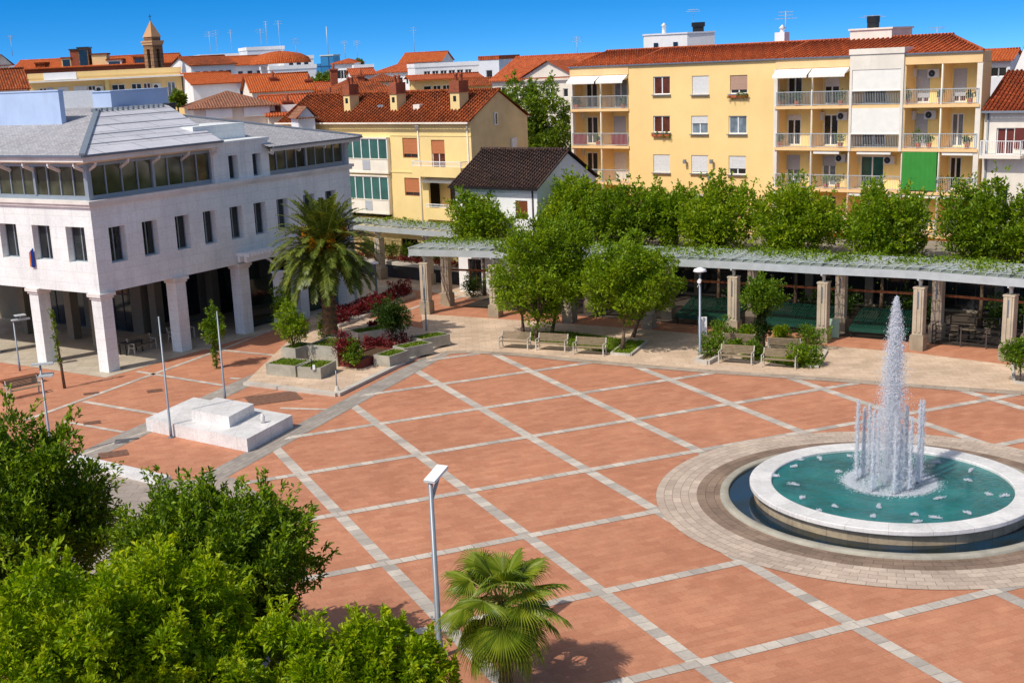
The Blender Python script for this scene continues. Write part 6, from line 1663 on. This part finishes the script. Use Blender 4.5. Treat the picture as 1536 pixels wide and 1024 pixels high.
bed('short grass behind the three benches under the plaza trees', [(3.3573, 73.9399), (8.5511, 68.571), (9.7238, 71.7588), (6.3744, 74.7646), (4.0289, 75.3105)], 9000, .17, 3)
bed('grass between the paired benches', [(14.8652, 66.2509), (17.435, 63.5837), (18.635, 66.7157), (15.8727, 68.6404)], 4000, .17, 4)
bed('grass round the lone trunk of the right plaza tree', [(8.3579, 68.7779), (9.203, 68.2661), (10.52, 71.2209), (9.6627, 71.5928)], 3500, .16, 5)

# ------------------------------------------------------------------ trees
# plaza trees in front of the pergola
def plaza_tree(label, spec, seed, n=70, per=130, L=.2, leaf='leaf_plaza', tr=.12, group='trees on the promenade', h_t=None):
    X, Y, zc, rx, rz_, lean = spec
    return make_tree('plaza_tree', label, 'tree', (X, Y), h_t or max(1.2, zc - rz_ * .75), zc, rx, rx * .95, rz_, n, rx * .25, per, L, leaf, seed, group, tr, (lean, 0), nl=12, young='young_dark')
plaza_tree('big bushy plaza tree behind the middle bench', (4.364, 73.1542, 3.7476, 2.3754, 3.295, 0.3518), 11, 95)
plaza_tree('bushy plaza tree with pale trunk crowding the middle benches from behind', (5.3662, 74.0437, 4.1249, 2.0131, 2.9034, 0.6639), 12, 80)
plaza_tree('slimmer plaza tree behind the leftmost bench', (3.7706, 74.9838, 2.8153, 1.4953, 2.0463, 0.0191), 13, 55, 110)
plaza_tree('round light green plaza tree right of the three benches', (8.9425, 69.319, 3.7943, 2.0373, 2.4011, 0.2421), 14, 90, 140)
plaza_tree('plaza tree set back behind the round light green one', (9.9836, 72.7962, 2.9368, 1.9118, 2.2177, 0.7299), 15, 70, 130)
# row behind the pergola
rows = [(1.9047, 88.7241, 5.5015, 2.2957, 1.9284), (8.3566, 85.9886, 6.092, 2.2232, 1.9564), (11.0123, 83.5567, 5.9754, 2.3792, 1.8168), (13.8348, 82.8302, 5.9233, 2.0592, 1.716), (16.4384, 79.8274, 5.9752, 2.4003, 2.0692), (20.542, 77.0071, 5.8661, 2.6387, 1.999), (24.8154, 74.07, 5.8571, 2.5414, 2.0793), (29.391, 70.9253, 5.9448, 2.6578, 2.141), (32.1269, 69.045, 5.8273, 2.1591, 1.9432)]
rl = ['leafy tree behind the pergola in front of the small white house', 'tree behind the pergola at the left corner of the yellow block', 'tree behind the pergola under the left balconies', 'light green tree behind the pergola under the first window column', 'bushy tree behind the pergola under the middle of the blank yellow wall', 'broad tree behind the pergola left of the fountain plume', 'broad dense tree behind the pergola above the fountain plume', 'broad tree behind the pergola in front of the cream house', 'tree behind the pergola beyond the right edge']
for i, (sp, lb) in enumerate(zip(rows, rl)):
    X, Y, zc, rx, rz_ = sp
    make_tree('row_tree', lb, 'tree', (X, Y), max(1.5, zc - rz_ * .9), zc - .5, rx * .89, rx * .85, rz_ * 1.04, 80, rx * .25, 125, .24, ('leaf_row', 'leaf_row3', 'leaf_row2')[(i * 2) % 3 if i < 5 else i % 3], 70 + i, 'tree row behind the pergola', .13, nl=10, sprig=.5, squash=.05, young='young_dark', sl=2.1)
# low dark leafy understorey behind the pergola
for i, (s_, lb) in enumerate([(-11, 'dark shrub under the left end of the pergola'), (-1.8, 'dark shrub behind the pillar by the double lamp'), (3.4, 'dark shrub behind the trimmed round tree'), (8.3, 'dark shrub behind the fountain plume'), (13.5, 'dark shrub at the back of the right terrace')]):
    O = (15.7894, 72.3863); w = (O[0] + math.cos(R(-34.5)) * s_ - math.sin(R(-34.5)) * 6.8, O[1] + math.sin(R(-34.5)) * s_ + math.cos(R(-34.5)) * 6.8)
    make_bush('shade_shrub', lb, 'shrub', w, 1.5, .9, .9, 24, .4, 70, .17, 'leaf_shrub', 90 + i, 'shrubs in the shade of the pergola')
# big tree between the houses
sp = (7.2485, 112.0, 8.9722, 3.2586, 5.2595)
make_tree('tall_tree', 'tall dense tree between the cream yellow house and the apartment block', 'tree', (sp[0], sp[1]), 4.5, sp[2], sp[3], sp[3] * .9, sp[4], 130, sp[3] * .23, 150, .28, 'leaf_far', 101, None, .3, sprig=.35, young='leaf_row')
for i, (sp, lb) in enumerate([((-13.9032, 150.0, 13.9585, 1.2101, 1.0588), 'round green tree among the roofs below the blue tower'), ((-13.4256, 205.0, 16.1633, 0.5149, 0.6179), 'tiny tree on the skyline right of the square white house'), ((-24.1671, 118.0, 13.7324, 0.5958, 0.5362), 'small shrub between the slate roof and the yellow flat block')]):
    make_tree('distant_tree', lb, 'tree', (sp[0], sp[1]), max(2, sp[2] - sp[4]), sp[2], sp[3], sp[3], sp[4], 26, sp[3] * .36, 70, .3, 'leaf_far', 110 + i, 'small trees among the roofs', .12)
# trimmed round tree with ivy trunk
X, Y, zc, rx, rz_, ln = (16.272, 67.5545, 3.0629, 1.1032, 0.9608, 0.0735)
t = make_tree('trimmed_tree', 'small round trimmed tree with ivy clad trunk between the paired benches', 'tree', (X, Y), zc - rz_ * .6, zc, rx, rx, rz_, 46, .36, 120, .16, 'leaf_bush', 120, None, .16, nl=8)
rng = np.random.default_rng(121)
n = 60; C = np.stack([rng.normal(0, .16, n), rng.normal(0, .16, n), rng.uniform(.5, zc - rz_ * .5, n)], 1)
crown_mesh('ivy', C, np.full(n, .17), 34, .13, M['leaf_shrub'], rng, t)
X, Y, zc, rx, rz_, ln = (16.6195, 64.7983, 4.3265, 0.6127, 0.4766, -1.1537)
# bushes on the promenade
for i, (p, r, lb) in enumerate([((13.4341, 66.8732), .72, 'round bush behind the foot of the double headed lamp'), ((14.6105, 69.7764), .85, 'large round bush left of the back bench'), ((14.8276, 67.8691), .4, 'small grey green bush between the lamp bush and the back bench'), ((18.8211, 67.6562), .85, 'large round bush right of the back bench'), ((17.2562, 64.0642), .66, 'dark green bush right of the front bench'), ((17.8396, 63.9429), .62, 'yellow green bush at the kerb corner right of the front bench'), ((15.4054, 66.2934), .55, 'low bush between the two front benches'), ((16.3755, 71.3301), .4, 'small bush behind the left back bench'), ((18.0458, 70.587), .42, 'small dark bush behind the right back bench')]):
    make_bush('bush', lb, 'bush', p, r, r, r * .85, 22, r * .42, 75, .12, 'leaf_bush' if i not in (4, 7, 8) else 'leaf_row', 130 + i, 'bushes beside the benches')
X, Y, zc, rx, rz_, ln = (26.3633, 58.7414, 1.3286, 0.5334, 0.6903, -0.0169)
make_tree('young_tree', 'young slim tree in a kerbed bed at the right edge', 'tree', (X, Y), .8, zc, rx * 1.5, rx * 1.3, rz_, 30, .3, 75, .14, 'leaf_bush', 141, None, .04)
# island plants
X, Y, zc, rx, rz_, ln = (-9.1868, 69.3989, 2.1842, 0.8424, 1.172, 0.0242)
make_tree('small_tree', 'small upright leafy tree in the taller concrete planter', 'tree', (X, Y, .9), .5, zc - .8, rx, rx, rz_ * .9, 34, .3, 80, .15, 'leaf_row', 142, None, .05)
make_bush('red_shrub', 'red and green leaved shrub in the red brown planter', 'shrub', (*(-6.0981, 68.0619), .5), .75, .6, .75, 20, .34, 80, .14, 'leaf_red', 143)
make_bush('green_shrub', 'green shrub mixed into the red one in the middle planter', 'shrub', (*(-5.7084, 67.661), .5), .5, .45, .5, 14, .26, 80, .13, 'leaf_bush', 144)
X, Y, zc, rx, rz_, ln = (-3.827, 72.1067, 1.8998, 0.8365, 0.9505, 0.2271)
make_tree('dark_shrub_tree', 'dense dark green shrub rising over red leaves on the island', 'tree', (X, Y, .3), .8, zc - .3, rx, rx, rz_, 40, .34, 100, .15, 'leaf_shrub', 145, None, .07)
for i, (p, r, lb) in enumerate([((-3.827, 72.1067), .9, 'low dark red shrub under the dense dark green one'), ((-5.0122, 78.0172), .6, 'small dark red shrub left of the dense dark green one'), ((-4.9804, 72.1836), .7, 'flat dark red ground shrub at the back of the red brown planter')]):
    make_bush('red_shrub', lb, 'shrub', p, r, r, r * .55, 18, r * .36, 80, .13, 'leaf_red', 150 + i, 'red shrubs on the island')
def hedge(label, a, c, h, w, seed):
    A, Cc = Vector(a), Vector(c); L = (Cc - A).length; e = math.degrees(math.atan2((Cc - A).y, (Cc - A).x))
    t = thing('red_hedge', label, 'hedge', a, e, 'red leaved hedges behind the island')
    rng = np.random.default_rng(seed); n = int(L * 14)
    C = np.stack([rng.uniform(0, L, n), rng.uniform(-w / 2, w / 2, n), rng.uniform(.35, h, n)], 1)
    crown_mesh('foliage', C, np.full(n, .25), 55, .13, M['leaf_red'], rng, t, .4, .55, .1)
    b = MB(); b.box(-.1, L + .1, -w / 2 - .1, w / 2 + .1, 0, .32); b.build('planter_wall', M['concrete_light'], t)
for i, (a, c, lb) in enumerate([((-7.8879, 79.3079), (-6.8905, 81.1895), 'red hedge in front, nearest to the date palm trunk'), ((-6.7031, 81.5803), (-5.9051, 83.4009), 'red hedge in front, second from the date palm'), ((-5.753, 83.8235), (-4.6494, 85.917), 'red hedge in front at the far end'), ((-7.4054, 81.7513), (-6.6052, 83.3463), 'red hedge in the back row nearest to the palm'), ((-6.4566, 83.7684), (-5.7883, 85.2437), 'red hedge in the back row, middle'), ((-5.5606, 85.1857), (-4.6673, 87.4062), 'red hedge in the back row before the lamp post'), ((-4.5278, 87.3697), (-3.3882, 89.3843), 'bushiest red hedge at the far end of the back row')]):
    hedge(lb, a, c, .8 if i < 6 else 1.15, .8, 160 + i)
# slim trees left
X, Y, zc, rx, rz_, ln = (-13.6124, 69.9937, 2.233, 0.5907, 0.9229, 0.171)
t = make_tree('slim_tree', 'slim young tree with leafy stem before the third arcade pillar', 'tree', (X, Y), 1.6, zc, rx, rx, rz_, 24, .3, 75, .15, 'leaf_bush', 170, None, .045)
rng = np.random.default_rng(171); n = 26; C = np.stack([rng.normal(0, .08, n), rng.normal(0, .08, n), rng.uniform(.1, 1.7, n)], 1); crown_mesh('stem_leaves', C, np.full(n, .13), 26, .11, M['leaf_bush'], rng, t)
X, Y = (-21.2255, 66.942)
t = thing('climber_pole', 'leaning thin trunk with climbing leaves before the corner arcade pillar', 'tree', (X, Y))
b = MB(); b.tube([(0, 0, 0), (-.05, 0, 1.6), (-.12, 0, 3.0)], [.09, .07, .04], 8); b.build('trunk', M['bark'], t)
rng = np.random.default_rng(172); n = 34; zz = rng.uniform(1.2, 4.3, n); C = np.stack([-.05 - zz * .03 + rng.normal(0, .05, n), rng.normal(0, .05, n), zz], 1); crown_mesh('climbing_leaves', C, np.full(n, .1), 22, .1, M['leaf_bush'], rng, t)
X, Y, zc, rx, rz_, ln = (-10.8013, 77.761, 2.4067, 0.5712, 0.8976, 0.2749)
make_bush('wall_climber', 'climbing shrub against the arcade left of the date palm', 'shrub', (X, Y), .5, .5, 1.2, 20, .3, 70, .15, 'leaf_bush', 173, None, 0, 2.0)
make_bush('palm_foot_bush', 'small bush at the left foot of the date palm, behind its planter', 'shrub', (-8.0226, 76.1525), .5, .4, .9, 16, .28, 70, .13, 'leaf_bush', 174)
make_bush('pot_bush', 'grey bush in shade between the two left pergola pillars', 'shrub', (1.058, 88.4527), .7, .6, .7, 18, .32, 60, .14, 'leaf_shrub', 175)

# date palm ---------------------------------------------------------
rng = np.random.default_rng(9)
X, Y = (-7.5855, 74.3673)
dp = thing('date_palm', 'big date palm with arching fronds and orange fruit on the planter island', 'palm tree', (X, Y, .9))
HZ_ = 4.6
b = MB()
pts = []; rad = []
for k in range(26):
    z = k / 25 * (HZ_ + .2); pts.append((.02 * math.sin(z), 0, z - .1)); rad.append(.4 + (.05 if k % 2 else -.015) + (.06 if k > 21 else 0) + .06 * max(0, 1 - z))
b.tube(pts, rad, 16, 0, False); b.build('trunk', M['palm_bark'], dp)
LV, LF, base = [], [], 0
rb = MB()
NF = 150
for k in range(NF):
    u = (k + .5) / NF
    el = math.radians(88 - 112 * u ** .95) + rng.normal() * .06
    az = k * 2.39996 + rng.normal() * .1
    L = (3.4 if u > .3 else 3.3) * rng.uniform(.9, 1.08)
    P = []; p = np.array([math.cos(az) * .25, math.sin(az) * .25, HZ_ + .3 - .35 * u]); e = el; st = 16
    for s in range(st + 1):
        P.append(p.copy())
        d = np.array([math.cos(az) * math.cos(e), math.sin(az) * math.cos(e), math.sin(e)]); p = p + d * L / st
        e -= (.016 + .075 * math.cos(max(min(e, 1.3), -1.3)) * (.55 + .9 * s / st)) * (1.0 if e > -1.2 else .15)
    P = np.array(P)
    rb.tube([tuple(q) for q in P], [.035 * (1 - .8 * i / st) for i in range(st + 1)], 4, 0, True, False)
    nl_ = 40
    for s_ in (-1, 1):
        t_ = (np.arange(nl_) + .5) / nl_ * .93 + .07
        idx = t_ * st; i0 = np.minimum(idx.astype(int), st - 1); f_ = (idx - i0)[:, None]
        B = P[i0] * (1 - f_) + P[i0 + 1] * f_; T_ = unit(P[i0 + 1] - P[i0])
        side = unit(np.cross(T_, np.array([0, 0, 1.0]) + 1e-3)) * s_; upv = np.cross(side, T_) * s_
        d = unit(T_ * .75 + side * .85 + upv * .32 + rng.normal(size=B.shape) * .1 + np.array([0, 0, -.12]))
        ll = (.5 * np.sin(np.pi * np.clip(t_ * .9 + .1, 0, 1)) ** .6 + .1) * rng.uniform(.85, 1.1, nl_)
        wv = unit(np.cross(d, upv)) * .034
        V = np.stack([B - wv, B + wv, B + d * ll[:, None] * .6 + wv * .9 - np.array([0, 0, .015]), B + d * ll[:, None] * .6 - wv * .9 - np.array([0, 0, .015]), B + d * ll[:, None] - np.array([0, 0, .07])], 1).reshape(-1, 3)
        LV.append(V); m = np.arange(nl_)[:, None] * 5 + base
        LF.append(np.concatenate([m + np.array([0, 1, 2]), m + np.array([0, 2, 3]), m + np.array([3, 2, 4])], 0)); base += nl_ * 5
np_mesh('fronds', np.concatenate(LV), np.concatenate(LF), M['palm_leaf'], dp)
rb.build('frond_ribs', M['fan_stalk'], dp)
for k in range(15):
    az = R(-90 + (k - 7) * 24 + rng.normal() * 8); o_ = .8 + rng.random() * .8
    fc = np.array([math.cos(az) * o_, math.sin(az) * o_, HZ_ + .55 + rng.random() * .75])
    b = MB(); b.tube([(0, 0, HZ_ + .3), tuple(fc * np.array([.5, .5, 1]) + np.array([0, 0, .2])), tuple(fc)], .03, 5)
    n = 160; P = fc + rng.normal(size=(n, 3)) * np.array([.14, .14, .22]); V = P[:, None, :] + OCT[None] * .035
    for q in range(n): b.mesh([tuple(v) for v in V[q]], [tuple(f) for f in OCF])
    b.build('fruit_cluster', M['fruit'], dp)

# fan palm in the foreground -----------------------------------------
X, Y, ZC, RX, RZ = (0.7516, 30.5, 2.6752, 1.8379, 1.6677)
fp = thing('fan_palm', 'fan palm with pale green splayed fronds at the bottom of the view', 'palm tree', (X, Y))
b = MB(); pts = []; rad = []
for k in range(18):
    z = k / 17 * (ZC - .1); pts.append((.03 * math.sin(z * 2), .02 * z, z - .1)); rad.append(.17 + (.03 if k % 2 else -.01) + (.05 if k > 13 else 0))
b.tube(pts, rad, 12, 0, False); b.build('trunk', M['palm_bark'], fp)
b = MB()
for k in range(60):
    az = rng.uniform(0, 6.28); z = ZC - rng.uniform(.1, .9)
    b.tube([(math.cos(az) * .16, math.sin(az) * .16, z), (math.cos(az) * .3, math.sin(az) * .3, z + .05), (math.cos(az) * .38, math.sin(az) * .38, z - .25)], [.02, .012, .004], 4, 0, False, False)
b.build('fibres', M['palm_bark'], fp)
NFAN = 34
for k in range(NFAN):
    u = (k + .5) / NFAN
    el = R(84 - 160 * u) + rng.normal() * .08; az = k * 2.39996 + .4 + rng.normal() * .12
    d = np.array([math.cos(az) * math.cos(el), math.sin(az) * math.cos(el), math.sin(el)])
    Lp = rng.uniform(.7, .95) if u > .15 else .62
    c0 = np.array([math.cos(az) * .1, math.sin(az) * .1 , ZC - .15 * u])
    hub = c0 + d * Lp + np.array([0, 0, -.06 * u])
    fb = MB(); side = np.cross(d, [0, 0, 1.0]); side /= max(np.linalg.norm(side), 1e-6); nrm = np.cross(side, d)
    tw_ = rng.normal() * .25; side, nrm = side * math.cos(tw_) + nrm * math.sin(tw_), nrm * math.cos(tw_) - side * math.sin(tw_)
    # the blade hangs: bend its axis down a little
    ax = d * math.cos(.35) - nrm * math.sin(.35); nr2 = nrm * math.cos(.35) + d * math.sin(.35)
    ns = 42; rf_ = .98 * rng.uniform(.9, 1.08)
    for q in range(ns):
        th = R(-118 + 236 * (q + .5) / ns); da = R(236 / ns) * .5
        def dirn(a, lift=0.0): return ax * math.cos(a) + side * math.sin(a) + nr2 * (lift - .12 * abs(math.sin(a)))
        ln_ = rf_ * (.86 + .14 * math.cos(th)) * rng.uniform(.93, 1.05)
        a0, a1, am = dirn(th - da), dirn(th + da), dirn(th, .05)
        r1, r2 = ln_ * .5, ln_ * .78
        g0 = np.array([0, 0, -.02]); g1 = np.array([0, 0, -.10]); g2 = np.array([0, 0, -.26 - .1 * rng.random()])
        v = [hub + a0 * .04, hub + am * .045, hub + a1 * .04, hub + a0 * r1 + g0, hub + am * (r1 * 1.01) + g0, hub + a1 * r1 + g0,
             hub + (am * .72 + a0 * .28) * r2 + g1, hub + am * r2 * 1.005 + g1 + nr2 * .012, hub + (am * .72 + a1 * .28) * r2 + g1, hub + am * ln_ + g2]
        fb.mesh([tuple(x) for x in v], [(0, 1, 4, 3), (1, 2, 5, 4), (3, 4, 7, 6), (4, 5, 8, 7), (6, 7, 9), (7, 8, 9)])
    fr = fb.build('frond', M['fan_leaf'], fp)
    pb = MB(); pb.tube([tuple(c0), tuple((c0 + hub) / 2 + np.array([0, 0, .03])), tuple(hub + ax * .05)], [.026, .02, .012], 5); pb.build('stalk', M['fan_stalk'], fr)

# foreground trees ----------------------------------------------------
def fore(label, spec, seed, n, rc, per, L, leaf, ht=1.2, tr=.16, ry=None, sprig=.42):
    X, Y, zc, rx, rz_ = spec
    make_tree('foreground_tree', label, 'tree', (X, Y), max(ht, zc - rz_ * .8), zc, rx, ry or rx, rz_, n, rc, int(per * 1.25), L * .88, leaf, seed, 'dense trees along the near edge of the square', tr, nl=14, sprig=sprig, squash=.12, wr=.39, young='young' if leaf == 'leaf_fore' else 'young_dark', sl=2.2, core=.25)
fore('dark green tree reaching in from the left edge', (-12.8532, 34.0, 3.8778, 2.6073, 2.7935), 201, 170, .52, 210, .2, 'leaf_dark')
fore('rounded dark green tree with lumpy crown left of the square', (-6.8604, 32.0, 3.1769, 2.5853, 1.8416), 202, 170, .46, 220, .19, 'leaf_dark')
fore('light green tree at the bottom left corner', (-8.7121, 25.0, 3.8254, 2.3984, 2.2573), 203, 150, .36, 210, .185, 'leaf_fore')
fore('light green tree at the bottom between the corner and the rounded dark tree', (-7.0632, 26.5, 3.3895, 1.9094, 2.2077), 204, 150, .35, 210, .18, 'leaf_fore')
fore('light green tree in front of the rounded dark tree at the bottom', (-4.3312, 26.0, 1.8713, 2.0059, 2.0059), 205, 130, .32, 200, .18, 'leaf_fore')
fore('light green tree beside the fan palm at the bottom', (-2.1414, 27.0, 1.9673, 1.4581, 1.6577), 206, 110, .29, 200, .175, 'leaf_fore')

# ------------------------------------------------------------------ sky, sun, camera
SUN_EL, SUN_AZ = 50.0, 39.0      # elevation; ground direction in which shadows fall
w = bpy.data.worlds.new('World'); S.world = w; w.use_nodes = True
nt = w.node_tree; nt.nodes.clear()
out = nt.nodes.new('ShaderNodeOutputWorld'); bg = nt.nodes.new('ShaderNodeBackground')
sky = nt.nodes.new('ShaderNodeTexSky'); sky.sky_type = 'NISHITA'; sky.sun_disc = False
sky.sun_elevation = R(SUN_EL)
# the lamp shines along (cos az, sin az); the sun itself stands opposite
sx, sy = -math.cos(R(SUN_AZ)), -math.sin(R(SUN_AZ))
sky.sun_rotation = math.atan2(sx, sy)
sky.air_density = 1.0; sky.dust_density = .2; sky.ozone_density = 4.0; sky.altitude = 200
tc = nt.nodes.new('ShaderNodeTexCoord'); mp = nt.nodes.new('ShaderNodeMapping'); mp.vector_type = 'POINT'
mp.inputs['Location'].default_value = (0, 0, .2); mp.inputs['Scale'].default_value = (1, 1, 3.2)
nt.links.new(tc.outputs['Generated'], mp.inputs['Vector']); nm_ = nt.nodes.new('ShaderNodeVectorMath'); nm_.operation = 'NORMALIZE'
nt.links.new(mp.outputs[0], nm_.inputs[0]); nt.links.new(nm_.outputs[0], sky.inputs['Vector'])
hs = nt.nodes.new('ShaderNodeHueSaturation'); hs.inputs['Saturation'].default_value = 1.42; hs.inputs['Value'].default_value = 1.75
nt.links.new(sky.outputs[0], hs.inputs['Color'])
# deep blue near the horizon, the plain bright sky overhead
sky2 = nt.nodes.new('ShaderNodeTexSky'); sky2.sky_type = 'NISHITA'; sky2.sun_disc = False; sky2.sun_elevation = sky.sun_elevation; sky2.sun_rotation = sky.sun_rotation
sky2.air_density = 1.0; sky2.dust_density = 2.2; sky2.ozone_density = 1.0
spz = nt.nodes.new('ShaderNodeSeparateXYZ'); nt.links.new(tc.outputs['Generated'], spz.inputs[0])
mr = nt.nodes.new('ShaderNodeMapRange'); mr.inputs['From Min'].default_value = .1; mr.inputs['From Max'].default_value = .35; nt.links.new(spz.outputs['Z'], mr.inputs['Value'])
mxs = nt.nodes.new('ShaderNodeMix'); mxs.data_type = 'RGBA'; nt.links.new(mr.outputs[0], mxs.inputs[0]); nt.links.new(hs.outputs[0], mxs.inputs[6]); nt.links.new(sky2.outputs[0], mxs.inputs[7])
nt.links.new(mxs.outputs[2], bg.inputs['Color'])
bg.inputs['Strength'].default_value = .1
nt.links.new(bg.outputs[0], out.inputs[0])
sl = bpy.data.lights.new('sun', 'SUN'); sl.energy = 3.2; sl.angle = R(.5); sl.color = (1, .95, .87)
so_ = bpy.data.objects.new('sun', sl); COL.objects.link(so_); so_.location = (-30, -30, 60)
dirv = Vector((math.cos(R(SUN_AZ)) * math.cos(R(SUN_EL)), math.sin(R(SUN_AZ)) * math.cos(R(SUN_EL)), -math.sin(R(SUN_EL))))
so_.rotation_euler = dirv.to_track_quat('-Z', 'Y').to_euler()

cam = bpy.data.cameras.new('camera'); co = bpy.data.objects.new('camera', cam); COL.objects.link(co); S.camera = co
cam.sensor_fit = 'HORIZONTAL'; cam.sensor_width = 36; cam.lens = 36 * 1929.5 / 1536
cam.shift_x = -(692.6 - 768) / 1536; cam.shift_y = (578.6 - 512) / 1536
cam.clip_start = .5; cam.clip_end = 3000
rt_v, up_v, fw_v = Vector((0.9989, -0.0117, -0.0463)), Vector((0.0478, 0.2448, 0.9684)), Vector((0.0, 0.9695, -0.2451))
mtx = Matrix((rt_v, up_v, -fw_v)).transposed().to_4x4(); mtx.translation = (0, 0, 16)
co.matrix_world = mtx
S.view_settings.view_transform = 'Standard'; S.view_settings.look = 'None'; S.view_settings.exposure = .16; S.view_settings.gamma = 1
S.render.resolution_x = 1024; S.render.resolution_y = 682
S.cycles.max_bounces = 10; S.cycles.transparent_max_bounces = 40
